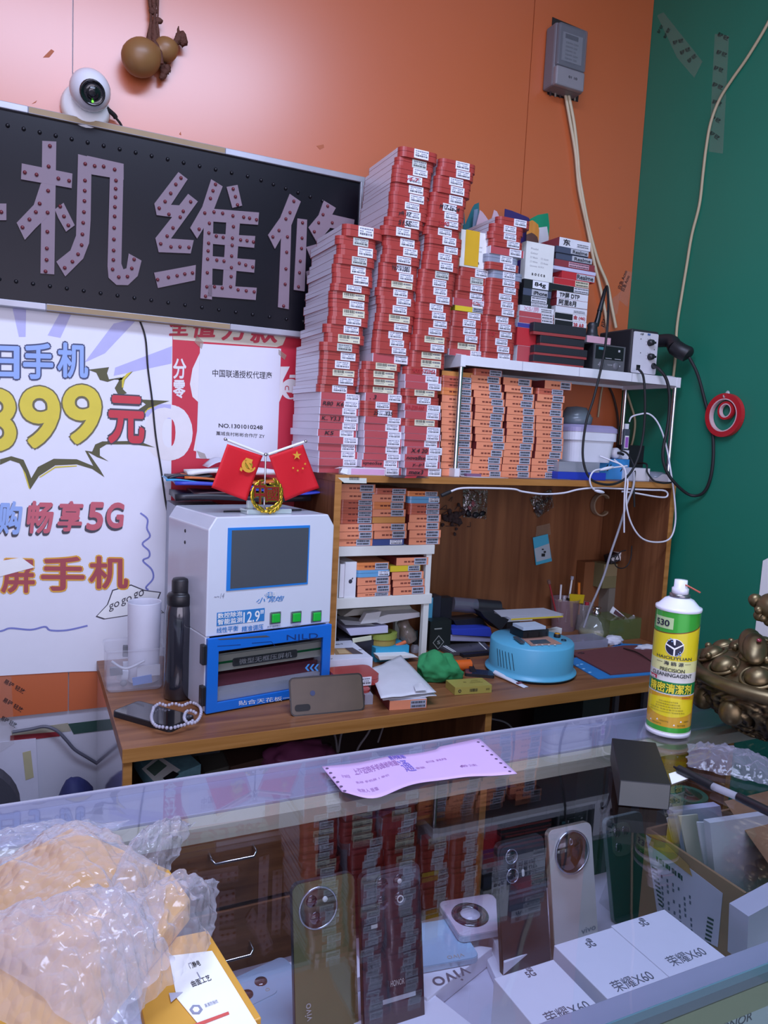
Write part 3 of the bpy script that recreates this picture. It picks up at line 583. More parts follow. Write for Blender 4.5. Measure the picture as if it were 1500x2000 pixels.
OBX = mat('orange_box', 'ee9670', .32, spec=.5, coat=.25, var=.05); ODK = mat('dark_orange_box', 'c4644c', .3, coat=.25); OSD = mat('maroon_box_side', '7a3030', .5); GLB = mat('grey_label', 'b0b5c4', .45); TANB = mat('tan_box', 'cf8f4a', .45)
BW, BL, OW, OL = .104, .198, .094, .12
def body_round(m0, m1, mside, w=BW, l=BL, r=.016):
    b = MB(); o = rrect(w, l, r, 5, 0, l/2)
    n = len(o)
    def ms(): return [mside if (abs(o[i][0]-o[(i+1) % n][0]) < 1e-6) else m0 for i in range(n)]
    for z0, z1 in ((0, .56), (.60, 1)):
        v = [(x, y, z0) for x, y in o]+[(x, y, z1) for x, y in o]
        b.add(v, [(i, (i+1) % n, n+(i+1) % n, n+i) for i in range(n)], ms(), None, False)
        b.add(v, [tuple(range(n-1, -1, -1)), tuple(range(n, 2*n))], m0)
    q = [(x*.985, (y-l/2)*.99+l/2) for x, y in o]; b.prism(q, .55, .61, m1)
    me = b
    return me
def body_flat(mf, ms, w=BW, l=BL, edge=True):
    b = MB(); b.bb(-w/2, w/2, 0, l, .01, .99, ms); b.bb(-w/2+(.002 if edge else 0), w/2-(.002 if edge else 0), -.0008, 0, .02, .98, mf)
    b.bb(-w/2-.0002, w/2+.0002, .0006, l-.0006, .0, .015, ms+1 if False else ms); return b
PROTO = {}
def proto(k, b, mats, bev=0):
    o = b.build('proto', mats, bev=bev, loc=(0, 0, 0)); PROTO[k] = o.data; bpy.data.objects.remove(o)
proto('r', body_round(0, 1, 2), [RBX, RBD, SIDE]); proto('g', body_round(0, 1, 0), [GRB, mat('grey_box_seam', '5b6072', .5)])
proto('f', body_flat(0, 1), [RFL, SIDE]); proto('o', body_flat(0, 1, OW, OL, False), [OBX, OSD]); proto('d', body_round(0, 1, 0, OW, OL, .008), [ODK, mat('dark_orange_seam', '7c2c1c', .5)])
proto('O', body_round(0, 1, 0, OW, OL, .006), [mat('amber_orange_box', 'e68a50', .3, coat=.25), mat('amber_seam', '9c4a1c', .5)])
proto('t', body_flat(0, 1, OW, OL, False), [TANB, OSD])
proto('b', body_round(0, 1, 0, OW, OL, .010), [mat('sky_blue_box', '6aa6d2', .3, coat=.3), mat('navy_seam', '1d2b44', .4)])
proto('n', body_flat(0, 1, OW*1.02, OL, False), [mat('navy_box', '3e4c84', .35, coat=.2), mat('grey_card', '8a8a92', .6)])
proto('Y', body_flat(0, 1, OW*.95, OL, False), [mat('yellow_box', 'd9c02c', .4), mat('dull_yellow_side', 'a8942e', .5)])
def print_lines(b, x0, x1, seed, yl=False):
    rv = random.Random(seed); y = -.0024
    if yl:
        x = x0+.003
        while x < x0+(x1-x0)*.52: w = rv.choice((.0006, .001, .0016)); b.bb(x, x+w, y, y+.0003, .50, .86, 2); x += w+rv.choice((.0006, .001))
        x = x0+(x1-x0)*.56
        while x < x1-.003: w = rv.uniform(.001, .003); b.bb(x, min(x+w, x1-.002), y, y+.0003, .58, .78, 1); x += w+.0008
        x = x0+(x1-x0)*.7
        while x < x1-.004: w = rv.uniform(.001, .002); b.bb(x, x+w, y, y+.0003, .22, .36, 1); x += w+.0012
        x = x0+.004
        while x < x0+.026: w = rv.uniform(.001, .002); b.bb(x, x+w, y, y+.0003, .3, .38, 1); x += w+.001
    else:
        for z0, z1, a, c, m in ((.70, .84, .1, .9, 1), (.50, .60, .1, .32, 1), (.50, .60, .5, .85, 1), (.22, .42, .1, .92, 2)):
            x = x0+(x1-x0)*a
            while x < x0+(x1-x0)*c: w = rv.uniform(.0008, .0026); b.bb(x, x+w, y, y+.0003, z0+rv.uniform(0, .03), z1, m); x += w+rv.uniform(.0006, .0016)
def lab(k, x0, x1, seed, m, yl=False, z0=.06, z1=.96):
    b = MB(); b.bb(x0, x1, -.0021, -.0005, z0, z1, 0); print_lines(b, x0, x1, seed, yl); proto(k, b, [m, PRN, PRD])
for i, s in enumerate((.34, .40, .46)):
    for j in range(2): lab(('r', i, j), -BW/2+BW*s, -BW/2+BW*(s+.37), 10+i*3+j, LABW)
lab(('rg', 0), -BW/2+BW*.38, -BW/2+BW*.75, 77, mat('grey_white_label', 'c6cac2', .5))
for j in range(2): lab(('y', j), -BW/2+BW*.29, -BW/2+BW*.83, 40+j, LABY, True, .10, .90)
for i, s in enumerate((.56, .59, .62)): lab(('f', i), -BW/2+BW*s, -BW/2+BW*(s+.355), 50+i, LABW, False, .02, 1.0)
def olab(k, x0, x1, seed, m):
    rv = random.Random(seed); b = MB(); b.bb(x0, x1, -.0016, -.0004, .06, .94, 0)
    for z0, z1 in ((.56, .82), (.2, .42)):
        x = x0+.003
        while x < x1-.004: w = rv.uniform(.0012, .0034); b.bb(x, x+w, -.0019, -.0016, z0, z1, 1); x += w+rv.uniform(.0005, .0012)
    proto(k, b, [m, PRD])
for i in range(3): olab(('o', i), -OW/2+OW*(.52+.03*i), -OW/2+OW*(.93+.012*i), 60+i, GLB)
def otext(k, seed):
    rv = random.Random(seed); b = MB(); x = -OW/2+OW*.24
    for g in range(3):
        for q in range(3): w = rv.uniform(.0016, .0028); b.bb(x, x+w, -.0012, -.0009, .36, .58, 0); x += w+.0006
        x += .0022
    proto(k, b, [mat('dark_red_print', '6b2a22', .6)])
for i in range(2): otext(('ot', i), 80+i)
lab(('nl', 0), OW*.08, OW*.45, 90, LABW, False, .15, .85); lab(('bl', 0), OW*.12, OW*.46, 91, LABW, False, .15, .85)
WR = {}
def writing(t, m, x0, x1):
    k = (t, m.name, x0)
    if k not in WR:
        b = MB(); b.text(t, (x0, -.0030, .22), (x1-x0, 0, 0), (0, 0, .56), 0, .02, .2); o = b.build('w', m, loc=(0, 0, 0)); WR[k] = o.data; bpy.data.objects.remove(o)
    return WR[k]
COLW = {'r': 'round-cornered red box', 'y': 'red box with cream label', 'q': 'red box with greyish label', 'f': 'flat-ended red box', 'g': 'grey blue box', 'o': 'orange box with grey label', 'd': 'dark red rounded box', 'O': 'amber orange rounded box', 't': 'tan orange box', 'b': 'blue and black box', 'n': 'navy box with white label', 'Y': 'yellow box'}
rb = random.Random(11)
BOXN = [0]
def put_box(kind, x, y, z0, z1, label, group, rz=0, wr=None, name='screen_box', parent_w=None):
    i = BOXN[0]; BOXN[0] += 1
    key = {'r': 'r', 'y': 'r', 'q': 'r'}.get(kind, kind)
    o = bpy.data.objects.new(name, PROTO[key]); COL.objects.link(o)
    o.location = (x, y, z0); o.scale = (1, 1, z1-z0-.0002); o.rotation_euler = (0, 0, rz)
    tag(o, label, 'box', group)
    lk = {'r': ('r', i*7 % 3, i % 2), 'g': ('r', i % 3, 1), 'y': ('y', i % 2), 'q': ('rg', 0), 'f': ('f', i*5 % 3), 'o': ('o', i % 3), 'd': ('o', 0), 'O': ('o', 1), 'n': ('nl', 0), 'b': ('bl', 0), 'Y': ('o', 2)}.get(kind)
    if lk: l = bpy.data.objects.new('label', PROTO[lk]); COL.objects.link(l); l.parent = o
    if kind in 'odO': l = bpy.data.objects.new('printed_code', PROTO[('ot', i % 2)]); COL.objects.link(l); l.parent = o
    if wr:
        t, m, x0, x1 = wr; l = bpy.data.objects.new('handwriting', writing(t, m, x0, x1)); COL.objects.link(l); l.parent = o
    return o
def stack(rows, yb, yt, yref, zbase, ybot, width, where, group, name, cap=None):
    """rows: (kind, left px, top px[, writing]); yb/yt front plane at the bottom and the top of the stack"""
    n = len(rows); tops = [r[2] for r in rows]; out = []
    for i, r in enumerate(rows):
        t = (ybot-r[2])/max(1, ybot-tops[0]); yf = yb+(yt-yb)*t; p = ony(r[1], r[2], yf); out.append((r, yf, p))
    zt = [p.z for _, _, p in out]
    # keep the pile resting on its base: stretch the measured heights so that the lowest box stands on zbase
    s = (zt[0]-zbase)/max(1e-6, zt[0]-ony(rows[-1][1], ybot, yb).z)
    zt = [zt[0]-(zt[0]-z)*s for z in zt]+[zbase+.0003]
    for i, (r, yf, p) in enumerate(out):
        k = r[0]; wr = r[3] if len(r) > 3 else None; d = COLW[k]
        if wr: d = d+' handwritten '+wr[0].replace(' ', '-')
        put_box(k, p.x+width/2, yf+rb.uniform(-.003, .003), zt[i+1], zt[i], f'{d}, {nth(i, n)} {where}', group, R(rb.uniform(-1, 1)), wr, name)
    return zt[0]
def rows(s, wr={}):
    out = []
    for i, w in enumerate(s.split()):
        k = w[0]; a, c = w[1:].split(','); out.append((k, float(a), float(c)) + ((wr[i],) if i in wr else ()))
    return out
K = INK; QX = -BW/2
S1 = rows('r672.7,435 q660,457 r662,475 q656,495 r653,513 r652.5,531 r648.5,552 y646.5,566 r646.5,581 y646.5,598.5 r643.5,616 r634.5,631 y636.5,648.5 q627,666.7 r628.5,684 r627,701 y626.5,718 r624.5,733.6 r622.5,749.5 f626.6,765.5 f625,780 f624,794.5 f623.6,809 f623,823.5 f620.5,838 f621,852 f621,866 f623.5,880.5 f621,895 f622,909.7',
          {20: ('R80  K6', K, QX+.006, QX+.06), 22: ('K.. Y3.3', K, QX+.006, QX+.055), 24: ('K5', K, QX+.018, QX+.042)})
S2 = rows('r782,284 q777,303 r770.6,320 r769,336.5 r768.5,353.6 r765,371 r764,389 r762,405.5 r754.5,421.5 r747,438.5 r752,459 r752,478 r748,495.5 r745,511 r743,528 y741.6,545 r738,560 r739,577 r740,593.5 y737,611 r734.5,628 r733.6,644 r731,660 r729.6,675.5 f728.4,690.5 y711,706 y707.5,722 y707,738 y706.5,753.5 f713,768.4 r706.5,784 r706.5,799.5 f711.5,814.6 f710.5,828 f710,842.5 f710,857 f711,872.5 f709,886.8 f706,900 f710,914.5',
          {3: ('y6-7', mat('red_marker', 'b4232e', .6), QX+.03, QX+.065), 7: ('yR 37', K, QX+.02, QX+.055), 8: ('S15E', K, QX+.03, QX+.066), 13: ('Y67 V1001', K, QX+.028, QX+.076), 29: ('. 3', K, QX+.012, QX+.03), 31: ('25     Y35', K, QX+.03, QX+.082), 38: ('iqneo5se', K, QX+.004, QX+.056)})
RM = MATS['red_marker']
S3 = rows('r861,306.7 r857,323.5 r853,340 r851,356.5 r845,372.5 r840.5,391 r838,408 r833.5,424 r831,440 r834,457 r834,475 r830.5,490 r828,506.5 q822.5,525 r820.5,541.6 r818,558 r817.6,574 r815,590 r814.4,606 r813.6,622.5 r812.5,638.3 y808,654 r806.5,670 y803,685.6 y801.5,701 r792,717.5 f790,732.7 f789.5,747 y787,761 r789.5,776 f789.5,791 f790,805 y788,820 f788.5,835 f789,849.5 f789,862.5 f793,876 f788.5,890.5 f788.5,904 f792.5,918',
          {5: ('M17-1a-24', K, QX+.026, QX+.082), 7: ('3-40', RM, QX+.03, QX+.06), 25: ('R33.573MA', RM, QX+.02, QX+.084), 30: ('K9-Z20-S60', RM, QX+.004, QX+.056), 36: ('X.4 20', K, QX+.012, QX+.06), 37: ('nova8se', K, QX+.006, QX+.06), 38: ('y...p1', K, QX+.022, QX+.056), 39: ('mex3', K, QX+.008, QX+.05)})
stack(S1, -.238, -.285, None, SZ, 924, BW, 'of the leftmost red stack', 'red screen boxes, left stack', 'screen_box')
stack(S2, -.268, -.298, None, SZ, 929.5, BW, 'of the middle red stack', 'red screen boxes, middle stack', 'screen_box')
stack(S3, -.285, -.296, None, SZ, 934, BW, 'of the red stack beside chrome post', 'red screen boxes, third stack', 'screen_box')
S4 = rows('r900,519.5 q895,537 r893,552 r889,567 f887,582 Y885.5,597 r884,607.5 r882,622.5 r879.6,638.5 r878,654 y877,669 f877.5,684.5', {4: ('V6 Day', RM, QX+.055, QX+.082)})
zt4 = stack(S4, -.245, -.25, None, tz1+.002, 698, BW-.006, 'of white rack leftmost stack', 'boxes at the left of the white rack', 'screen_box')
S5 = rows('r975,420 r962,434 r957,450 r958.6,465 f958,480 g951,494.5 r951.5,511 g960,527.5 r955.5,543 r954,557.5 r952.7,572 r952,586.5 r948.4,601.5 r946.7,617 r946.7,632 r946,647 r945,662 r944,677 r943,691', {15: ('13', RM, QX+.014, QX+.032)})
stack(S5, -.262, -.27, None, tz1+.002, 704.5, BW, 'of stack beside yellow-taped card', 'boxes in the second stack on the white rack', 'screen_box')
O1 = rows('t864,723 d863,732.5 d864,744.5 O863,756 o864,770.5 o862,785.5 o863,800.5 o863,815.5 o862,830.5 o862,845 o862,859.5 o862,874 o862,888.5 o862,903 o862,917')
O2 = rows('d926,718.5 o919.5,731.5 o922,746 o926.5,761.5 o927.5,776 o928,790.5 o927.5,805 o925,819.5 o929,833.5 o930,848 o930,862.5 o925,877 o923.5,891.5 o922,905.5 o922,919')
O3 = rows('o984,736 o985,751 o990,765.5 o988,779.5 o991,794 o990,808.5 o991,822.5 o990,836 o989,849.5 o987,863.5 o984,877.5 o983.5,891 o980,905.5 o979.5,919')
O4 = rows('o1065,742 d1050,757 o1049,768.5 o1047,782.5 o1047,796.5 o1047,810.5 o1047.5,824.5 o1047,838.5 o1047,852 o1046,865.5 o1045,879 o1039,893 o1038,906 o1037,919')
for rws, wh in ((O1, 'of orange stack behind chrome post'), (O2, 'of orange stack right of post'), (O3, 'of third orange stack from post'), (O4, 'of orange stack beside white tub')):
    stack(rws, -.245, -.24, None, SZ, 931.5, OW, wh, 'orange boxes under the white rack', 'battery_box')
P1 = rows('o665.5,944.5 o667,960.5 d665.5,976 d665,987 d664.5,998 d664,1010 o663,1023 o662,1038.5 o661.5,1053')
P2 = rows('d732,953 o727,965 O728,980.5 o728.5,995 t727,1010 o729,1022.5 o731,1037.5 n725,1054')
P3 = rows('O796,959 b799,969.5 d800,983.5 d799,995 o799.5,1006 o797,1021.5 o799,1037 o799,1053')
for rws, wh in ((P1, 'of left stack atop small rack'), (P2, 'of middle stack atop small rack'), (P3, 'of right stack atop small rack')):
    stack(rws, -.232, -.232, None, cz1+.001, 1067.5, OW, wh, 'orange boxes on top of the small rack', 'battery_box')
Q1 = rows('O697.5,1100 b697.5,1114 o698,1127.5 o698,1143.5 o698,1158'); Q2 = rows('o775,1089.5 Y761,1105 o765,1116.5 o768,1131 o768,1145.5')
for rws, wh, yb in ((Q1, 'of left stack inside small rack', 1166), (Q2, 'of right stack inside small rack', 1161)):
    stack(rws, -.231, -.231, None, cz2+.001, yb, OW, wh, 'orange boxes inside the small rack', 'battery_box')
# ================================================================== things on the white rack and the hutch shelf
def pbox(name, label, cat, xl, xr, yt, yb, yf, depth, mf, ms=None, group=None, rz=0, bev=.0012, z0=None, z1=None):
    """box whose front left edge runs from picture (xl,yt) down to (xl,yb) on the plane y=yf; returns object and its front frame"""
    p = ony(xl, yt, yf); q = ony(xr, yt, yf); w = q.x-p.x
    z1 = p.z if z1 is None else z1; z0 = ony(xl, yb, yf).z if z0 is None else z0
    b = MB(); b.bb(0, w, .0002, depth, 0, z1-z0-.0003, 1); b.bb(.0004, w-.0004, 0, .0002, .0004, z1-z0-.0007, 0)
    o = b.build(name, [mf, ms or mf], loc=(p.x, yf, z0), rz=rz, bev=0)
    tag(o, label, cat, group); o['w'] = w; o['h'] = z1-z0
    return o
def sticker(o, x0, x1, z0, z1, m, name='label', y=-.0005, lines=0, seed=1):
    w, h = o['w'], o['h']; b = MB(); b.bb(w*x0, w*x1, y-.0004, y, h*z0, h*z1, 0)
    rv = random.Random(seed)
    for k in range(lines):
        zc = h*(z0+(z1-z0)*(k+.5)/lines); x = w*x0+.002
        while x < w*x1-.003: d = rv.uniform(.001, .003); b.bb(x, x+d, y-.0006, y-.0004, zc-h*(z1-z0)*.28/lines, zc+h*(z1-z0)*.28/lines, 1); x += d+.001
    return b.build(name, [m, PRD], o, loc=(0, 0, 0))
def words(o, t, x0, x1, z0, z1, m=INK, bold=.01, shear=0, y=-.0012, name='lettering'):
    w, h = o['w'], o['h']; b = MB(); b.text(t, (w*x0, y, h*z0), (w*(x1-x0), 0, 0), (0, 0, h*(z1-z0)), 0, bold, shear); return b.build(name, m, o, loc=(0, 0, 0))
def solve_stack(items, yf, zbase, ybot):
    zs = [ony(i[0], i[2], yf).z for i in items]; s = (zs[0]-zbase)/(zs[0]-ony(items[-1][0], ybot, yf).z)
    return [zs[0]-(zs[0]-z)*s for z in zs]+[zbase+.0003]
ZR = tz1+.0022
WBX = mat('white_card_box', 'dedee4', .5); BLK = mat('black_card_box', '1f1f24', .45, var=.2); DBL = mat('slate_box', '4a5064', .4); MAR = mat('maroon_box', '8d3840', .4); TANS = mat('khaki_box', '8a8468', .55); PKL = mat('pink_label', 'd9a8b8', .5); RDB = mat('bright_red_box', 'bf3038', .4); LAV = mat('lavender_white_box', 'c8c6e0', .4)
G7 = 'assorted screen boxes in the right stack on the white rack'
I7 = [(1093, 1155, 462, WBX, MAR, 'white box with red side and one black character, topmost of right-hand rack stack'), (1087, 1151, 479, DBL, DBL, 'slate blue box under the topmost white box of the right-hand rack stack'), (1086, 1158, 491, DBL, BLK, 'slate box with bold label third from top of right-hand rack stack'),
 (1083, 1163, 503, MAR, DBL, 'maroon box with pink label fourth from top of the right-hand rack stack'), (1080, 1165, 516, LAV, LAV, 'thin lavender white box jutting out of the right-hand rack stack'), (1098, 1163, 526, RDB, RDB, 'red box with bold lettered label under the thin lavender white box'),
 (1082, 1152, 538, RDB, WBX, 'red box with white side and cream label in the right-hand rack stack'), (1075, 1152, 550, BLK, TANS, 'black fronted khaki sided box above the two handwritten white boxes'), (1088, 1150, 564, WBX, MAR, 'upper of the two white boxes with large black handwriting'), (1088, 1149, 578, WBX, MAR, 'lower of the two white boxes with large black handwriting'),
 (1086, 1148, 592, WBX, WBX, 'plain white box under the two handwritten white boxes'), (1083, 1147, 604, WBX, TANS, 'white box with black patch and red pen marks, upper of two'), (1083, 1147, 618, WBX, TANS, 'white box with black patch and red pen marks, lower of two'), (1085, 1146, 633, PKL, MAR, 'pinkish thin box just above the black phone boxes'),
 (1088, 1143, 645, BLK, BLK, 'black box mostly hidden behind the black phone boxes'), (1090, 1141, 682, WBX, WBX, 'white box lowest of the right-hand rack stack beside the soldering station')]
zz = solve_stack(I7, -.212, ZR, 712)
TX7 = {0: ('东', .12, .34, .2, .85, INK), 1: ('Realme', .5, .95, .2, .75, INK), 2: ('Realme', .5, .95, .2, .75, INK), 5: ('Realme', .45, .95, .2, .8, INK), 8: ('TP屏 DTP', .08, .72, .12, .85, INK), 9: ('阿里8月', .06, .62, .12, .85, INK), 11: ('金 (46)', .58, .95, .2, .85, RM), 12: ('38 A8', .58, .9, .2, .8, RM)}
for i, (xl, xr, yt, mf, ms, lb) in enumerate(I7):
    o = pbox('screen_box', lb, 'box', xl, xr, yt, 0, -.212+rb.uniform(-.002, .002), .16, mf, ms, G7, 0, z0=zz[i+1], z1=zz[i])
    if i in (1, 2, 5): sticker(o, .44, .99, .1, .9, mat('grey_sticker', 'b4b6be', .5))
    if i in (3,): sticker(o, .35, .85, .15, .85, PKL, lines=2)
    if i in (0, 10, 13): sticker(o, .55, .95, .2, .6, WBX, lines=2)
    if i in (6, 7): sticker(o, .6, .98, .08, .92, LABY if i == 6 else LABW, lines=2)
    if i in (11, 12): sticker(o, .02, .56, .1, .9, BLK, 'dark_patch')
    if i in TX7: t, a, c, e, f_, m = TX7[i]; words(o, t, a, c, e, f_, m, .03)
G6 = 'assorted screen boxes under the second upright card'
I6 = [(1024, 1080, 543.5, BLK, BLK, 'black box with white 84g label right under the upright white card'), (1022, 1078, 561, DBL, BLK, 'dark box with bold name label under the 84g box'), (1021, 1076, 575, BLK, BLK, 'black box with torn white label above the XS white box'), (1020, 1078, 587, BLK, BLK, 'black box with white label touching the XS white box'),
 (1016, 1083, 594, WBX, WBX, 'white box with faint pink XS handwriting'), (1014, 1082, 605, RFL, WBX, 'upper of two flat red boxes under the XS white box'), (1014, 1082, 616, RFL, WBX, 'lower of two flat red boxes under the XS white box'), (1011, 1078, 628, mat('violet_box', '43408c', .4), LAV, 'violet and white thin box on top of hidden red boxes'), (1011, 1076, 637, RDB, RDB, 'red box behind the upper black phone boxes'), (1011, 1076, 672, RFL, WBX, 'red box with white side behind the lower black phone boxes')]
zz6 = solve_stack(I6, -.238, ZR, 706)
for i, (xl, xr, yt, mf, ms, lb) in enumerate(I6):
    o = pbox('screen_box', lb, 'box', xl, xr, yt, 0, -.238, .15, mf, ms, G6, 0, z0=zz6[i+1], z1=zz6[i])
    if i < 4: sticker(o, .3, .86, .08, .95, LABW if i != 1 else mat('grey_sticker', 'b4b6be', .5), lines=2 if i > 1 else 0)
    if i == 0: words(o, '84g', .36, .76, .2, .8, INK, .04)
    if i == 1: words(o, 'iPhone', .36, .84, .2, .75, INK, .04)
    if i == 4: words(o, 'XS/屏', .1, .55, .1, .9, PKL, .01); sticker(o, .6, .95, .15, .8, WBX, lines=2)
    if i in (5, 6): sticker(o, .64, .98, .05, .95, LABW, lines=2)
# upright white cards (printed tick boxes)
def card(xl, xr, yt, zb, yf, lab_, tapey):
    o = pbox('card_box', lab_, 'box', xl, xr, yt, 0, yf, .022, mat('ivory_card', 'e2e2de', .55), None, 'upright white tick-box cards', z0=zb)
    w, h = o['w'], o['h']; b = MB()
    for k, t in enumerate(('Model', 'Colour', '口 Black', '口 Gold', '口 White', '口 Rose', 'Quantity 10 PCS')):
        col, row = ((0, 0), (0, 1), (0, 2), (1, 2), (0, 3), (1, 3), (0, 4))[k]
        b.text(t, (w*(.16+.38*col), -.0008, h*(.8-.115*row)), (w*(.26 if k < 6 else .5), 0, 0), (0, 0, h*.045), 0)
    b.build('printing', mat('grey_print', 'a0a0a4', .6), o, loc=(0, 0, 0))
    words(o, 'a o c c a', .24, .72, .12, .18, INK, .02, name='ink_stamp')
    if tapey: b = MB(); b.bb(w*.16, w*.68, -.0016, -.0009, h*.0+.004, h+.0005, 0); t = b.build('yellow_tape', mat('yellow_sticky_tape', 'd8a928', .3, spec=.6), o, loc=(0, 0, 0))
card(901.5, 954, 447, zt4+.0003, -.249, 'white tick-box card with a strip of yellow tape, standing on the short stack', True)
card(1029, 1084, 470, zz6[0]+.0003, -.236, 'white tick-box card without tape, standing on the black boxes', False)
# four black phone boxes with a red band
PB = [(1043, 628, 1143, 0), (1056, 652, 1141, 1), (1044, 673, 1146, 2), (1042, 694, 1141, 3)]
z_ = [ony(1043, v, -.262).z for v in (628, 653, 674, 694)]; z_.append(ZR); s_ = (z_[0]-ZR)/(z_[0]-ony(1043, 712, -.262).z)
z_ = [z_[0]-(z_[0]-z)*(s_ if i < 4 else 1) for i, z in enumerate(z_)]
for i, (xl, yt, xr, k) in enumerate(PB):
    p = ony(xl, yt, -.262); w = ony(xr, yt, -.262).x-p.x; h = z_[i]-z_[i+1]-.0004
    o = thing('phone_box', ('topmost', 'second', 'third', 'lowest')[i]+' of four black phone boxes with red bands at the rack front', 'box', (p.x, -.262, z_[i+1]+.0002), R((-3, -2, -2, -1)[i]), 'black phone boxes with red bands')
    b = MB(); b.bb(0, w, 0, .02, h*.24, h); b.build('lid', mat('soft_black_card', '26262d', .5, var=.12), o, loc=(0, 0, 0), bev=.0015)
    b = MB(); b.bb(.0012, w-.0012, .0012, .0188, 0, h*.25); b.build('base', mat('dull_red_card', '9c3c3c', .5), o, loc=(0, 0, 0))
    b2 = o.children
    for c in o.children: c.data.transform(Matrix.Diagonal((1, 1.0, 1, 1)))
# plastic pouches standing behind the stacks
def pouch(pts, y, mA, lab_, split=None, mB=None):
    """upright pouch: outline px, top part mB above 'split' fraction; foot on the rack"""
    P = [ony(u, v, y) for u, v in pts]; lo = min(p.z for p in P)
    x0, x1 = min(p.x for p in P), max(p.x for p in P)
    o = thing('plastic_pouch', lab_, 'pouch', ((x0+x1)/2, y, ZR), 0, 'pouches standing behind the stacks')
    b = MB(); n = 9
    # body grid between the foot (ZR) and the outline's upper edge
    up = sorted(P, key=lambda p: p.x)
    def topz(t):
        x = x0+(x1-x0)*t; c = [p for p in up]
        best = max((c[i].z+(c[i+1].z-c[i].z)*((x-c[i].x)/max(1e-6, c[i+1].x-c[i].x)) for i in range(len(c)-1) if c[i].x <= x+1e-6 and c[i+1].x >= x-1e-6), default=up[-1].z); return best
    for sgn in (1, -1):
        b.grid(lambda s, t: (x0+(x1-x0)*s, y+sgn*(.001+.010*math.sin(PI*s)*math.sin(PI*min(1, t*1.05))+.002*noise.noise(Vector((s*6, t*9, y*50)))), ZR+.0003+(topz(s)-ZR)*t), 8, 12, 0)
    if split is not None: b.m = [1 if (sum(b.v[k].z for k in f)/4 > split) else 0 for f in b.f]
    b.build('film', [mA, mB or mA], o, world=True)
    return o
TEALP = mat('teal_pouch', '2f6a72', .25, coat=.4); VIO = mat('violet_pouch', '3b2a66', .3, coat=.4); SLT = mat('slate_pouch', '6f8298', .3, coat=.4); ZIPW = mat('pinkish_zip_bag', 'c3a9b6', .2, coat=.5); GRNP = mat('green_pouch', '1f8a62', .3, coat=.4); WHP = mat('white_pouch', 'c9c9cf', .3, coat=.4); ORP = mat('orange_dark_pouch', '5c3b36', .3, coat=.4)
pouch([(905, 448), (906, 412), (925, 400), (937, 395), (936, 448)], -.10, TEALP, 'blue and green plastic pouch behind the tall stack and the taped card')
pouch([(922, 452), (926, 410), (934, 408), (934, 452)], -.125, SLT, 'narrow slate pouch beside the taped white card')
zp = pouch([(930, 440), (938, 408), (966, 404), (975, 424), (960, 440)], -.14, ZIPW, 'pinkish clear zip bag with red print behind the taped card')
pouch([(986, 408), (1000, 412), (1032, 425), (1038, 440)], -.085, VIO, 'dark violet pouch top peeking behind the second rack stack')
pouch([(1035, 428), (1050, 420), (1074, 416), (1073, 440)], -.09, WHP, 'green topped white pouch behind the second upright card', ony(1050, 442, -.09).z, GRNP)
pouch([(1030, 434), (1040, 430), (1052, 440), (1053, 450)], -.115, ORP, 'brown and orange pouch between violet and green pouches', ony(1045, 460, -.115).z, mat('orange_pouch_top', 'c9863a', .4))

# ------------------------------------------------------------------ soldering station, iron and hot air station
CHR = mat('charcoal_plastic', '2c2c31', .4); GRYP = mat('grey_plastic', '7c7c82', .45)
yf = -.235; p = ony(1162, 671, yf); q = ony(1222, 674, yf); w = q.x-p.x; h = p.z-ZR
SS = thing('soldering_station', 'dark grey digital soldering station with a small display on the white rack', 'soldering station', (p.x, yf, ZR))
b = MB(); b.bb(-.002, w+.002, .002, .135, 0, h+.002); b.build('case', BLK, SS, loc=(0, 0, 0), bev=.003)
b = MB(); b.bb(0, w, -.001, .003, .002, h, 0); b.bb(w*.03, w*.94, -.0018, -.001, h*.46, h*.96, 1)
b.build('front_panel', [mat('panel_grey', '5c5c60', .4), BLACK], SS, loc=(0, 0, 0))
b = MB(); b.bb(w*.12, w*.3, -.0022, -.0018, h*.80, h*.90, 0); b.bb(w*.3, w*.35, -.0022, -.0018, h*.8, h*.9, 1); b.bb(w*.76, w*.82, -.0022, -.0018, h*.78, h*.86, 1)
for a in (.36, .66): b.bb(w*a, w*(a+.2), -.0022, -.0018, h*.5, h*.52, 1)
b.text('▲', (w*.13, -.0016, h*.22), (w*.05, 0, 0), (0, 0, h*.06), 1); b.text('TEMP', (w*.43, -.0016, h*.24), (w*.17, 0, 0), (0, 0, h*.05), 1); b.text('▼', (w*.82, -.0016, h*.22), (w*.05, 0, 0), (0, 0, h*.06), 1)
b.build('display_marks', [mat('teal_lcd', '4a8a94', .4), mat('pale_print', 'b8b8bc', .5)], SS, loc=(0, 0, 0))
for a in (.25, .72):
    b = MB(); b.lathe([(w*.095, 0), (w*.09, .002), (0, .002)], 18, 0, Matrix.Translation((w*a, -.001, h*.25)) @ Matrix.Rotation(PI/2, 4, 'X')); b.build('button', mat('button_grey', '6a6a70', .4), SS, loc=(0, 0, 0))
o = pbox('parts_box', 'flat pink and grey box on top of the soldering station', 'box', 1147, 1194, 652, 668, yf+.005, .09, PKL, GRYP, z0=ZR+h+.0022, z1=ZR+h+.022)
zi = ZR+h+.0222
c = ony(1163, 650, yf+.03); SH = thing('soldering_iron_stand', 'black cone soldering iron holder on top of the soldering station', 'iron stand', (c.x, yf+.045, zi))
b = MB(); b.lathe([(.021, 0), (.021, .006), (.017, .010), (.014, .03), (.016, .036), (.011, .044)], 20, 0); b.build('cone', CHR, SS and SH, loc=(0, 0, 0))
Y3 = yf+.045
SI = thing('soldering_iron', 'black soldering iron leaning up out of its holder', 'soldering iron', (c.x, Y3, zi))
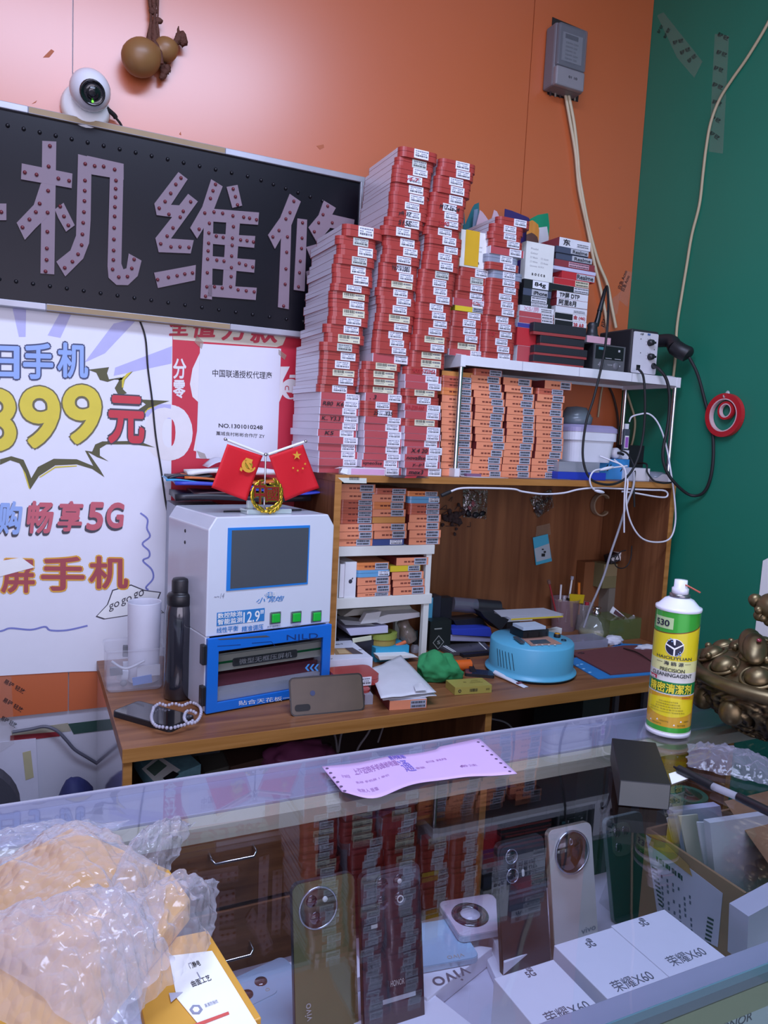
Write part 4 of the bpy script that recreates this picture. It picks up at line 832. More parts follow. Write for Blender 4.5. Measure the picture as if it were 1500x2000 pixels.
b = MB(); b.tube([ony(1164, 636, Y3), ony(1168, 622, Y3), ony(1171, 608, Y3)], lambda t: .0085-.002*t, 12); b.build('grip', BLACK, SI, world=True)
b = MB(); b.tube([ony(1171, 608, Y3), ony(1177, 585, Y3), ony(1182, 564, Y3-.01)], lambda t: .0075-.003*t, 12); b.build('handle', BLK, SI, world=True)
def cpt(l, xmax=XW-.008):
    out = []
    for u, v, y in l:
        p = ony(u, v, y); out.append(p if p.x < xmax else onx(u, v, xmax))
    return out
def cable(lab_, pts, r, m, name='cable', group=None):
    b = MB(); b.tube(cpt(pts), r, 8); o = b.build(name, m); return tag(o, lab_, 'cable', group)
b = MB(); b.tube(cpt([(1182, 565, Y3-.01), (1186, 560, Y3-.02), (1188, 590, Y3-.05), (1186, 640, -.30), (1178, 700, -.305), (1160, 776, -.305), (1145, 824, -.305), (1138, 884, -.305), (1146, 924, -.31), (1164, 942, -.315), (1196, 946, -.315), (1224, 932, -.31), (1244, 900, -.305), (1256, 852, -.305), (1260, 792, -.305), (1257, 738, -.30), (1248, 722, -.292), (1244, 721, -.26)]), .0034, 8); b.build('lead', RUBBER, SI, world=True)

yh = -.245; p = ony(1238, 646, yh); q = ony(1286, 648, yh); w = q.x-p.x; h = ony(1238, 646, yh).z-ZR
HA = thing('hot_air_station', 'hot air rework station with white front panel and two knobs', 'hot air station', (p.x, yh, ZR))
b = MB(); b.bb(-.007, w+.004, .001, .14, 0, h+.007); b.build('case', CHR, HA, loc=(0, 0, 0), bev=.005)
b = MB(); b.prism(rrect(w, h-.006, .004, 4, w/2, (h)/2+.002), 0, .0022, 0, yz()); b.build('front_panel', mat('panel_white', 'd4d2da', .4), HA, loc=(0, 0, 0))
HF = Fr((p.x, yh, ZR))
for u, v in ((1269, 669.5), (1269, 697)):
    c = HF.py(u, v, -.003); b = MB(); b.lathe([(.0102, 0), (.0102, .004), (.0085, .006), (.008, .013), (0, .013)], 20, 0, Matrix.Translation(c) @ Matrix.Rotation(PI/2, 4, 'X')); b.box(c+Vector((.007, -.009, 0)), (.012, .009, .006)); b.build('knob', mat('knob_black', '26262a', .35), HA, loc=(0, 0, 0))
c = HF.py(1276, 715, -.003); b = MB(); b.lathe([(.009, 0), (.009, .003), (.0075, .005), (0, .005)], 16, 0, Matrix.Translation(c) @ Matrix.Rotation(PI/2, 4, 'X')); b.build('hose_socket', BLACK, HA, loc=(0, 0, 0))
c = HF.py(1246.5, 716, -.003); b = MB(); b.box(c, (.014, .003, .010)); b.build('switch', BLACK, HA, loc=(0, 0, 0), bev=.001)
b = MB(); O = HF.py(1251, 654, -.0035); b.text('A·BF', O, (.013, 0, 0), (0, 0, .006), 0, .02, .2); O = HF.py(1265, 655, -.0035); b.text('858', O, (.011, 0, 0), (0, 0, .006), 1, .05)
for u, v in ((1252, 662), (1251, 689), (1278, 683)): b.ball(HF.py(u, v, -.003), .0014, 0, nu=8, nv=5)
for k in range(7):
    for cv in (669.5, 697): a = R(210-k*40); c = HF.py(1269, cv, -.0033); b.box(c+Vector((math.cos(a)*.0135, 0, math.sin(a)*.0135)), (.0012, .0006, .0012), 0)
b.build('markings', [INK, mat('blue_print', '3a6aa8', .5)], HA, loc=(0, 0, 0))
HG = thing('hot_air_gun', 'black hot air gun handle resting at the right of the hot air station', 'hot air gun', tuple(ony(1330, 690, -.29)))
b = MB(); b.tube([(p.x+w+.012, -.16, ZR+h*.85), ony(1305, 665, -.24), ony(1318, 678, -.27)], lambda t: .018+.004*t, 16); b.build('barrel', BLK, HG, world=True)
b = MB(); b.tube(cpt([(1318, 678, -.27), (1330, 686, -.29), (1343, 692, -.305), (1348, 696, -.312)]), lambda t: (.0235 if t < .7 else .0235-.05*(t-.7)), 18); b.build('grip', mat('grip_black', '1c1c20', .45), HG, world=True)
b = MB(); b.tube(cpt([(1346, 698, -.31), (1362, 730, -.33), (1376, 780, -.34), (1392, 848, -.36), (1391, 916, -.36), (1376, 960, -.35), (1348, 967, -.345), (1315, 940, -.335), (1298, 910, -.325), (1295, 880, -.318), (1304, 832, -.312), (1308, 780, -.308), (1302, 742, -.302), (1286, 720, -.288), (1276, 716, -.252)]), .0045, 8); b.build('hose', RUBBER, HG, world=True)

# ------------------------------------------------------------------ things at the right end of the hutch shelf
z0 = SZ
p = ony(1094, 835, -.19); q = ony(1181, 835, -.19); cx, rr = (p.x+q.x)/2, (q.x-p.x)/2
TUBW = mat('tub_white', 'dfe0ea', .35)
zt_ = ony(1138, 836, -.24).z; zb_ = ony(1138, 900, -.24).z
# flat blue box, clear box, then the tub and the grey bowl on top
o = pbox('flat_case', 'flat royal blue plastic case under the clear box and white tub', 'case', 1090, 1184, 921, 936, -.272, .2, mat('royal_blue_plastic', '2a3fb0', .35), z0=SZ+.0003)
ztop1 = SZ+o['h']
o2 = pbox('clear_box', 'clear plastic parts box between the blue case and the white tub', 'box', 1092, 1172, 901, 920, -.268, .19, mat('milky_clear_plastic', 'b3b8c2', .2, alpha=.55), z0=ztop1+.0003)
b = MB(); rv = random.Random(4)
for k in range(7): b.box((rv.uniform(.015, o2['w']-.015), rv.uniform(.01, .15), o2['h']*.35), (.022, .02, o2['h']*.5), k % 3)
b.build('contents', [mat('cream_parts', 'c7c2a8', .6), mat('grey_parts', '8d9098', .6), BLK], o2, loc=(0, 0, 0))
ztop2 = ztop1+o2['h']+.0003
TU = thing('plastic_tub', 'white square plastic tub with a lilac lid beside the orange boxes', 'tub', (cx, -.175, ztop2))
hz = ony(1096, 840, -.27).z-ztop2
b = MB(); v = []
for r_, z in ((.88, 0), (.96, hz*.70), (1.02, hz*.72), (1.02, hz)): v.append((r_, z))
o8 = rrect(2, 2, .35, 6); n = len(o8); vv = [(x*rr*s, y*rr*s, z) for s, z in v for x, y in o8]
b.add(vv, [(i*n+k, i*n+(k+1) % n, (i+1)*n+(k+1) % n, (i+1)*n+k) for i in range(3) for k in range(n)]+[tuple(range(n-1, -1, -1))], 0, None, False); b.build('body', TUBW, TU, loc=(0, 0, 0))
b = MB(); vv = [(x*rr*s, y*rr*s, z) for s, z in ((1.04, hz), (1.03, hz+.012), (.9, hz+.02), (.86, hz+.018)) for x, y in o8]
b.add(vv, [(i*n+k, i*n+(k+1) % n, (i+1)*n+(k+1) % n, (i+1)*n+k) for i in range(3) for k in range(n)]+[tuple(range(3*n, 4*n)), tuple(range(n-1, -1, -1))], 0); b.build('lid', mat('lilac_lid', 'a79fc4', .3, alpha=.9), TU, loc=(0, 0, 0))
GB = thing('grey_container', 'grey smoky plastic container on top of the white tub', 'container', (cx+.004, -.15, ztop2+hz+.0205))
b = MB(); b.lathe([(.0, 0), (.044, 0), (.048, .006), (.050, .024), (.046, .026), (.046, .028), (.030, .052), (.0, .056)], 28); b.build('body', mat('smoky_grey_plastic', '6f7c84', .25, alpha=.85), GB, loc=(0, 0, 0))
# blue power strip with plugs
o = pbox('power_strip', 'blue power strip with slots and white plugs on the hutch shelf', 'power strip', 1168, 1230, 895, 930, -.215, .05, mat('sky_blue_plastic', '3d8fd0', .35), z0=SZ+.0003)
b = MB(); w, h = o['w'], o['h']
for a in (.2, .3, .72): b.slab([(w*a, -.0008, h*.4), (w*(a+.03), -.0008, h*.4), (w*(a+.14), -.0008, h*.72), (w*(a+.11), -.0008, h*.72)], (0, .0006, 0))
b.build('slot', BLACK, o, loc=(0, 0, 0)); ps_top = SZ+h+.0003
c = ony(1203, 878, -.20); PG = thing('plug', 'round white plug standing up on the blue power strip', 'plug', (c.x, -.19, ps_top))
b = MB(); b.lathe([(.016, 0), (.017, .012), (.012, .018), (0, .018)], 20, 0, Matrix.Translation((0, 0, .017)) @ Matrix.Rotation(PI/2, 4, 'X')); b.build('body', TUBW, PG, loc=(0, 0, 0)); b = MB(); b.tube([(0, -.017, .018), (.006, -.022, .018), (.02, -.022, .014)], .004, 8); b.build('cord_boot', RUBBER, PG, loc=(0, 0, 0))
cable('black lead running from the round white plug down behind the hutch edge', [(1212, 880, -.225), (1224, 885, -.235), (1234, 900, -.24), (1240, 920, -.26), (1238, 945, -.31), (1239, 990, -.312)], .0028, RUBBER)
PC = pbox('charger_cube', 'small white charger cube next to the round plug', 'charger', 1216, 1229, 879, 896, -.20, .03, TUBW, z0=ps_top+.0003)
c = ony(1222, 856, -.195); UT = thing('usb_tester', 'dark usb tester with a purple lit display standing on the charger', 'usb tester', (c.x, -.195, ps_top+PC['h']+.0006))
zc0 = ps_top+PC['h']+.0006; h_ = ony(1222, 838, -.195).z-zc0
b = MB(); b.bb(-.011, .011, -.005, .005, 0, h_); b.build('body', mat('smoky_tester', '4b515c', .3), UT, loc=(0, 0, 0), bev=.002)
b = MB(); b.bb(-.006, .006, -.0062, -.005, h_*.12, h_*.62, 0); b.bb(-.0075, .0075, -.0056, -.005, h_*.08, h_*.68, 1); b.build('display', [mat('purple_display', '7a4a96', .3, emit=.5), PAPER], UT, loc=(0, 0, 0))
b = MB(); b.bb(-.006, .006, -.004, .004, h_, h_+.016); b.build('usb_plug', TUBW, UT, loc=(0, 0, 0), bev=.001)
cable('white usb cable arching from the tester and looping down in front of the hutch', [(1229, 824, -.195), (1234, 814, -.20), (1250, 809, -.21), (1266, 808, -.225), (1281, 820, -.24), (1294, 846, -.26), (1304, 884, -.285), (1310, 920, -.31), (1317, 970, -.315), (1319, 1020, -.315), (1308, 1052, -.315), (1280, 1059, -.315), (1252, 1050, -.315), (1232, 1020, -.315), (1223, 980, -.315), (1226, 940, -.312), (1218, 915, -.28), (1200, 898, -.235)], .0026, mat('white_cable', 'dcdce6', .4))
AD = pbox('power_adapter', 'black power adapter block behind the white box on the hutch shelf', 'adapter', 1226, 1284, 869, 905, -.12, .05, BLK, z0=SZ+.0003, z1=ony(1226, 869, -.12).z)
WB2 = pbox('small_box', 'small white box beside the blue power strip', 'box', 1238, 1270, 914, 936, -.262, .05, WBX, z0=SZ+.0003)
c = ony(1288, 925, -.20); b = MB(); b.lathe([(0, 0), (.04, 0), (.042, .008), (.036, .02), (.02, .026), (0, .027)], 26, 0, Matrix.Translation((c.x-.006, -.19, SZ+.0005))); tag(b.build('clear_case', mat('milky_case', 'c2c2d6', .15, alpha=.5)), 'round milky plastic case at the right end of the hutch shelf', 'case')
cable('black lead curling over the white box at the right end of the hutch', [(1240, 905, -.16), (1262, 906, -.25), (1264, 922, -.27), (1276, 938, -.306), (1292, 943, -.312), (1306, 943, -.312), (1316, 941, -.31)], .0028, RUBBER)
cable('white lead with inline connectors hanging over the hutch edge', [(1172, 891, -.26), (1195, 900, -.285), (1215, 909, -.306), (1222, 925, -.316), (1220, 960, -.318), (1219, 995, -.316), (1219, 1040, -.312)], .0024, MATS['white_cable'])
LD = thing('connector_lead', 'white lead loop with two white connectors under the power strip', 'cable', tuple(ony(1160, 940, -.31)))
b = MB(); b.tube(cpt([(1225, 910, -.308), (1200, 913, -.31), (1178, 916, -.312), (1160, 920, -.314), (1152, 935, -.316), (1156, 952, -.316), (1166, 960, -.314)]), .0024, 8); b.build('wire', MATS['white_cable'], LD, world=True)
for a, c2 in (((1172, 918), (1198, 912)), ((1162, 958), (1180, 962))):
    b = MB(); b.tube([ony(*a, -.316), ony((a[0]+c2[0])/2, (a[1]+c2[1])/2, -.318), ony(*c2, -.316)], lambda t: .005*math.sin(PI*min(.96, max(.12, t)))**.5, 10); b.build('connector', TUBW, LD, world=True)
cable('thick grey white lead trailing from the hutch down to the desk', [(1238, 922, -.308), (1237, 950, -.314), (1223, 987, -.31), (1210, 1030, -.29), (1193, 1080, -.27), (1180, 1123, -.25), (1165, 1160, -.235), (1153, 1187, -.22), (1140, 1225, -.20)], .0034, mat('grey_white_cable', 'a9a9b2', .4))
cable('white lamp lead clipped along the underside of the hutch shelf', [(868, 964, -.296), (880, 960, -.298), (898, 954, -.30), (930, 953, -.302), (1000, 955, -.302), (1020, 960, -.302), (1060, 965, -.302), (1100, 963, -.302), (1130, 956, -.303), (1165, 953, -.304), (1220, 955, -.304), (1270, 957, -.304), (1296, 958, -.304), (1304, 964, -.304), (1300, 971, -.304), (1280, 970, -.304), (1240, 963, -.304), (1215, 960, -.304)], .0026, MATS['white_cable'])
b = MB(); b.tube([ony(862, 968, -.296), ony(880, 960, -.298)], .005, 8, path=0); tag(b.build('plug_end', RUBBER), 'black jack plug at the end of the white lead under the hutch', 'plug')
cable('dark cable on the orange wall behind the white rack', [(1184, 745, -.01), (1198, 775, -.01), (1207, 820, -.01), (1206, 870, -.01), (1200, 900, -.01)], .0035, mat('dark_brown_cable', '3a2a26', .5))
cable('beige cable hanging behind the back post of the white rack', [(1222, 760, -.02), (1232, 790, -.02), (1240, 820, -.02), (1238, 850, -.02), (1230, 880, -.03), (1222, 890, -.05)], .0035, MATS['tan_cable'])
cable('beige cable on the orange wall above the white tub', [(1178, 750, -.008), (1174, 770, -.008), (1170, 800, -.008), (1168, 815, -.008)], .003, MATS['tan_cable'])
# small pink printed carton and leaflets lying at the front of the red stacks
p = ony(652, 926, -.29); CT = thing('printed_carton', 'small pink and white printed carton lying at the front corner of the hutch', 'carton', (p.x, -.296, SZ+.0003), 0)
w = ony(752, 928, -.296).x-p.x
b = MB(); b.bb(.02, w, 0, .025, 0, .017, 0); b.bb(.042, w-.002, -.0004, 0, .001, .015, 1); b.build('carton_body', [WBX, mat('pink_print', 'd9a5c6', .5)], CT, loc=(0, 0, 0))
b = MB(); b.slab([(.02, .001, .0165), (.012, -.004, .005), (.03, -.006, .001), (.034, 0, .014)], (0, .0005, 0)); b.slab([(.02, .002, .016), (.004, .004, .014), (.006, .018, .013), (.02, .022, .016)], (0, 0, .0005)); b.build('open_flap', WBX, CT, loc=(0, 0, 0))
b = MB(); b.slab([onz(u, v, SZ+.0006) for u, v in ((752, 930), (800, 925), (838, 934), (770, 933.4))], (0, 0, .0008), 0); b.slab([onz(u, v, SZ+.0016) for u, v in ((792, 931), (815, 930), (812, 933.6), (790, 933.6))], (0, 0, .0006), 1); tag(b.build('leaflet', [BLK, RDB]), 'dark leaflet with a red corner at the front edge of the hutch shelf', 'leaflet')
o = pbox('phone_case', 'flat mauve phone case on the hutch shelf beside the rack foot', 'phone', 912, 940, 928.5, 935, -.262, .12, mat('mauve_metal', '8d6484', .3, .3), None, z0=SZ+.0003, z1=SZ+.009)
b = MB(); b.slab([(1.04, -.255, SZ+.0006), (1.15, -.27, SZ+.0006), (1.17, -.285, SZ+.0006), (1.06, -.288, SZ+.0006)], (0, 0, .0006)); tag(b.build('paper_slip', PAPER), 'white paper slip in front of the orange boxes on the hutch shelf', 'paper')
b = MB(); b.slab([(1.20, -.262, SZ+.0006), (1.36, -.258, SZ+.0006), (1.38, -.285, SZ+.0006), (1.22, -.287, SZ+.0006)], (0, 0, .0007)); tag(b.build('grey_card', mat('grey_thin_card', '77757c', .5)), 'thin grey card lying before the last orange stack', 'card')
# ================================================================== inside the hutch: things pinned or hung on its back
YB = -.016
CLR = glass('clear_film', 'f2f0f2', 1.45, .12, .10, .5, 60)
def bag(name, pts, lab_, fill, y=YB-.004, film=None):
    """small clear bag hung flat on the hutch back, outline in px; fill: list of (px,py,r,material)"""
    P = [ony(u, v, y) for u, v in pts]; c = sum(P, Vector())/len(P)
    o = thing(name, lab_, 'bag', (c.x, y, min(p.z for p in P)))
    b = MB(); n = 9
    for s in (0, .007):
        b.grid(lambda a, t: (lambda q: q+Vector((0, s*-math.sin(PI*a)*math.sin(PI*t)-.0015*noise.noise(Vector((a*5, t*5, s*90))), 0)))(P[0].lerp(P[1], a).lerp(P[3].lerp(P[2], a), t)), n, n)
    b.build('film', film or CLR, o, world=True)
    b = MB(); ms = []
    for u, v, r_, m in fill:
        if m not in ms: ms.append(m)
        c2 = ony(u, v, y-.004); b.ball(c2, (r_, .003, r_*.7), ms.index(m), Matrix.Rotation(u, 4, 'Y'), 7, 5, lambda d: 1+.6*noise.noise(d*2+c2*60))
    if fill: b.build('contents', ms, o, world=True)
    return o
DUST = mat('dark_hair_lint', '3a2c2c', .9); RSC = mat('reddish_scraps', '8d4a50', .6)
bag('zip_bag', [(904, 956), (953, 958), (950, 1014), (904, 1010)], 'small clear bag with black and red scraps hung on the hutch back, left', [(915, 1004, .012, BLK), (930, 1006, .013, BLK), (942, 1003, .01, BLK), (925, 984, .014, RSC), (918, 992, .01, RSC)])
bag('zip_bag', [(1034, 974), (1078, 954), (1082, 990), (1050, 1012)], 'small clear bag with black writing hung on the hutch back, middle', [(1050, 990, .009, mat('grey_bits', '6c6a6c', .4, .5)), (1056, 999, .01, MATS['grey_bits']), (1047, 998, .008, DUST)])
b = MB(); O = ony(1049, 990, YB-.015); b.text('Purple', O, ony(1078, 977, YB-.015)-O, ony(1046, 982, YB-.015)-O, 0, .02); z2 = b.build('lettering', INK); z2.parent = bpy.data.objects['zip_bag.001']; z2.matrix_parent_inverse = z2.parent.matrix_basis.inverted()
b = MB(); rv = random.Random(8)
for k in range(26):
    c = ony(884+rv.gauss(0, 11), 1010+rv.gauss(0, 13), YB-.006); b.ball(c, rv.uniform(.004, .010), 0, None, 6, 4, lambda d: 1+.8*noise.noise(d*3+c*80))
for k in range(14):
    u, v = 884+rv.gauss(0, 13), 1005+rv.gauss(0, 16); b.tube([ony(u, v, YB-.006), ony(u+rv.uniform(-12, 12), v+rv.uniform(-10, 10), YB-.012), ony(u+rv.uniform(-16, 16), v+rv.uniform(-14, 14), YB-.006)], .001, 4)
tag(b.build('lint_clump', DUST), 'dark fuzzy clump stuck on the hutch back beside the small rack', 'lint', kind='stuff')
c = ony(1174, 986, YB-.012); o = thing('clear_tape_roll', 'roll of clear tape hung under the hutch shelf on its back board', 'tape roll', tuple(c))
for nm, a, bb_, m in (('core', .0325, .0345, mat('tan_core', 'a89474', .4)), ('tape', .0346, .0375, mat('amber_clear_tape', 'b09c84', .15, alpha=.8, coat=.5))):
    b = MB(); b.lathe([(a, -.009), (bb_, -.009), (bb_, .009), (a, .009), (a, -.009)], 40, 0, Matrix.Translation(c) @ Matrix.Rotation(PI/2, 4, 'X'), False, False); b.build(nm, m, o, world=True)
SB = [ony(u, v, YB-.004) for u, v in ((1041, 1050), (1070, 1043), (1078, 1096), (1047, 1104))]
o = thing('parts_sachet', 'pale blue sachet with a dark part taped on the hutch back', 'sachet', tuple(SB[3]))
b = MB(); b.slab(SB, (0, .002, 0), 0); b.slab([SB[3].lerp(SB[0], .6)+Vector((0, -.0006, 0)), SB[2].lerp(SB[1], .66)+Vector((0, -.0006, 0)), SB[2].lerp(SB[1], .12)+Vector((-.003, -.0006, 0)), SB[3].lerp(SB[0], .12)+Vector((.003, -.0006, 0))], (0, .0005, 0), 1); b.build('film', [mat('cyan_sachet', '4fb4d4', .35, coat=.3), mat('silver_sachet', 'b4c2cc', .3)], o, world=True)
b = MB()
for u, v, w in ((1061, 1084, .012), (1064, 1078, .007), (1060, 1073, .005)): b.box(ony(u, v, YB-.006), (w, .003, w*.8), 0, None)
b.build('contents', BLK, o, world=True)
b = MB(); b.slab([ony(u, v, YB-.0005) for u, v in ((1048, 1028), (1074, 1022), (1076, 1044), (1046, 1052))], (0, .0004, 0)); tag(b.build('clear_tape_strip', mat('tape_strip_clear', 'c0a890', .12, alpha=.18, coat=.6)), 'strip of clear tape above the pale blue sachet', 'tape')

# ================================================================== the bubble removing machine
mp = onz(398, 1395, ZD); MZ = R(10); MF = Fr((mp.x, mp.y, ZD), MZ)
MW = MF.py(641, 1300).x; MH = MF.py(423, 1010).z; ms_ = MF.py(402, 1245).z; MD = .235
MWH = mat('machine_white', 'd6dbe6', .22, spec=.6, coat=.3, var=.02); MSID = mat('machine_grey_white', 'c3c6d4', .3, spec=.5, coat=.2, var=.02); MBL = mat('machine_blue', '1a6fd0', .3, var=.04); BLP = mat('blue_print_ink', '2f7fc0', .5)
MC = thing('bubble_removing_machine', 'white and blue screen laminating machine with a dark display, standing on the desk', 'machine', (mp.x, mp.y, ZD), MZ)
ch = .024; chs = MF.py(423, 1010).x
prof = [(0, ms_), (MW, ms_), (MW, MH-.026), (MW-chs, MH), (chs, MH), (0, MH-.026)]
b = MB()
# upper housing: chamfered front outline extruded back, slightly raked roof edge
n = len(prof); F0 = [Vector((x, 0, z)) for x, z in prof]; B0 = [Vector((x, MD, z)) for x, z in prof]
b.add(F0+B0, [(i, (i+1) % n, n+(i+1) % n, n+i) for i in range(n)]+[tuple(range(n-1, -1, -1)), tuple(range(n, 2*n))], [1, 1, 1, 0, 1, 1, 0, 1])
b.bb(0, .010, .002, MD, .004, ms_, 1); b.bb(MW-.010, MW, .002, MD, .004, ms_, 1); b.bb(.010, MW-.010, MD-.01, MD, .004, ms_, 1); b.bb(.010, MW-.010, .002, MD-.01, .004, .012, 1)
b.build('housing', [MWH, MSID], MC, loc=(0, 0, 0), bev=.0025)
def mq(u, v, y=0): return MF.py(u, v, y)
b = MB(); q = [mq(u, v, -.0004) for u, v in ((445, 1031), (605, 1031), (606, 1153), (446, 1154))]; x0, x1, z0_, z1_ = q[0].x, q[1].x, q[3].z, q[0].z
b.bb(x0, x1, -.002, .0002, z0_, z1_, 0); b.build('screen_frame', mat('screen_frame_blue', '2a7fd0', .3), MC, loc=(0, 0, 0), bev=.0006)
q0, q1 = mq(453, 1036, -.0022), mq(453, 1149.5, -.0022); b = MB(); b.bb(q0.x, mq(598.5, 1145, -.0022).x, -.0026, -.0019, q1.z, q0.z, 0); b.build('display', mat('dark_display', '4c5056', .3, spec=.8, coat=.2, var=.03), MC, loc=(0, 0, 0))
b = MB()
def mt(t, u0, v0, u1, v1, m=0, bold=.01, shear=0, y=-.0009): O = mq(u0, v1, y); b.text(t, O, ((mq(u1, v1, y)-O).x, 0, 0), (0, 0, (mq(u0, v0, y)-O).z), m, bold, shear)
c = mq(527, 1161.5, -.0006); b.add([c+Vector((.0125*math.cos(a*PI/12), 0, .0058*math.sin(a*PI/12))) for a in range(24)], [tuple(range(23, -1, -1))], 0)
mt('珍佳版', 517, 1157.5, 538, 1166, 1, .02); mt('小钢炮', 500, 1168, 555, 1179, 0, .008, .3)
O, O2 = mq(423, 1223, -.0006), mq(423, 1197, -.0006); b.bb(O.x, mq(516, 1210).x, -.0008, -.0004, O.z, O2.z, 0)
mt('数控除泡', 425, 1198, 473, 1208.5, 1, .02, 0, -.0012); mt('智能监测', 425, 1210, 473, 1221, 1, .02, 0, -.0012); mt('12.9"', 475, 1195, 514, 1217, 1, .01, 0, -.0012)
mt('线性平衡', 423, 1226, 465, 1237, 0, .015); mt('精准调压', 472, 1223.5, 514, 1234.5, 0, .015)
for u, t1, t2 in ((522, '真空 启动停止', 'OCA Start/Stop'), (561, '充气 启动停止', 'Autoclave Start'), (601, '压合 启动停止', 'LCD Start/OUT')): mt(t1, u, 1223, u+26, 1226, 2, .01); mt(t2, u-1, 1227.5, u+28, 1230.5, 2, 0)
mt('~~14', 418, 1160, 438, 1170, 2, 0, .3)
b.build('lettering', [BLP, PAPER, mat('grey_print_ink', '8a8fa0', .5)], MC, loc=(0, 0, 0))
for u in (537, 577.5, 617):
    c = mq(u, 1205-(u-577)*.035, 0); bt = MB(); bt.bb(c.x-.0135, c.x+.0135, -.003, 0, c.z-.0135, c.z+.0135); bt.build('button_bezel', mat('nickel_bezel', '9aa0a4', .25, .8), MC, loc=(0, 0, 0), bev=.0015)
    bt = MB(); bt.bb(c.x-.0098, c.x+.0098, -.0075, -.003, c.z-.0098, c.z+.0098); bt.build('green_button', mat('green_button_plastic', '1fae3a', .3, emit=.15), MC, loc=(0, 0, 0), bev=.002)
# blue door with a window
w0, w1, wz1, wz0 = mq(423, 1300).x, mq(626.5, 1262).x, mq(424, 1270).z, mq(420, 1370).z
DO = MB()
out = [(0.001, .003), (MW-.001, .003), (MW-.001, ms_-.002), (.001, ms_-.002)]; inn = [(w0, wz0), (w1, wz0), (w1, wz1), (w0, wz1)]
for y in (-.010, 0):
    o_ = len(DO.v); DO.v += [Vector((x, y, z)) for x, z in out+inn]
for k in range(4):
    a, c2 = k, (k+1) % 4
    for f in ((a, c2, c2+4, a+4), (8+a, 8+a+4, 8+c2+4, 8+c2), (a, 8+a, 8+c2, c2), (a+4, c2+4, c2+12, a+12)): DO.f.append(f); DO.m.append(0); DO.s.append(False)
door = DO.build('door', MBL, MC, loc=(0, 0, 0), bev=.001)
b = MB(); b.bb(w0, w1, -.007, -.005, wz0, wz1); b.build('window_pane', glass('machine_pane', 'e4e6e8', 1.5, .03), door, loc=(0, 0, 0))
b = MB(); O = mq(560, 1254, -.0106); b.text('NJLD', O, mq(621, 1250, -.0106)-O, mq(560, 1240, -.0106)-O, 0, .0); O = mq(466, 1378, -.0106); b.text('贴合天花板一体机', O, mq(600, 1363, -.0106)-O, mq(466, 1369, -.0106)-O, 1, .0)
for k in range(3): c = mq(596+k*9, 1305, -.0106); b.slab([c, c+Vector((.007, 0, .008)), c+Vector((.012, 0, .008)), c+Vector((.005, 0, 0)), c+Vector((.012, 0, -.008)), c+Vector((.007, 0, -.008))], (0, .0005, 0), (2, 2, 2)[k])
for pts in ([(425, 1248), (520, 1241), (528, 1244), (430, 1250)],): b.slab([mq(u, v, -.0104) for u, v in pts], (0, .0004, 0), 3)
for pts in ([(425, 1262), (470, 1259)], [(492, 1256), (530, 1253), (538, 1263)]): b.tube([mq(u, v, -.0103) for u, v in pts], .0006, 4, 0, path=0)
b.build('lettering', [mat('dark_blue_relief', '1b3a78', .4), PAPER, mat('light_blue_arrow', '52a0e8', .4), mat('grey_trim_strip', '6d7078', .4, .5)], door, loc=(0, 0, 0))
for v in (1280, 1360):
    c = mq(392, v, 0); b = MB(); b.bb(-.008, .003, -.006, .012, c.z-.021, c.z+.021); b.build('hinge', mat('hinge_black', '1d1e22', .4), MC, loc=(0, 0, 0), bev=.002)
# inside: pressure bar, plaque, red bed and white plate
yi = .016
i0, i1 = mq(424, 1295, yi), mq(612, 1275, yi)
b = MB(); b.bb(.012, MW-.012, yi, yi+.012, mq(424, 1312, yi).z, mq(424, 1281, yi).z, 0); b.bb(.012, MW-.012, yi-.0005, yi, mq(424, 1296, yi).z-.002, mq(424, 1296, yi).z+.003, 1); b.build('pressure_bar', [mat('ivory_bar', 'e8e6d2', .4), mat('green_stripe', '1f8a4c', .4)], MC, loc=(0, 0, 0))
b = MB(); pz = mq(520, 1284, yi).z; px0, px1 = mq(454, 1290, yi).x, mq(579, 1284, yi).x; b.prism(rrect(px1-px0, .018, .004, 3, (px0+px1)/2, pz), -yi+.0002, -yi+.003, 0, yz()); b.text('微型无框压屏机', (px0+.014, yi-.0034, pz-.006), (px1-px0-.028, 0, 0), (0, 0, .012), 1, .0); b.build('plaque', [mat('grey_metal_plaque', '7f8486', .35, .6), PAPER], MC, loc=(0, 0, 0))
b = MB(); zr_ = mq(424, 1318, .03).z; b.bb(.012, MW-.012, .03, MD-.015, .014, zr_, 0); b.bb(.012, MW-.012, .002, .0295, .0125, mq(424, 1350, .004).z, 1); b.build('press_bed', [mat('maroon_bed', '8f4652', .4), mat('pale_plate', 'f0f0f8', .3)], MC, loc=(0, 0, 0))
b = MB(); b.bb(.012, MW-.012, MD-.02, MD-.012, zr_, ms_-.002); b.build('inner_back', mat('inner_dark_red', '3e2024', .5), MC, loc=(0, 0, 0))
for v in (1024, 1045):
    c = (MF.I @ onx(372, v, mp.x-.02)); b = MB(); b.ball((0, MD*.55, MH-.045-(v-1024)*.0012), (.002, .004, .004)); b.build('screw', BLK, MC, loc=(0, 0, 0))
MTOP = ZD+MH

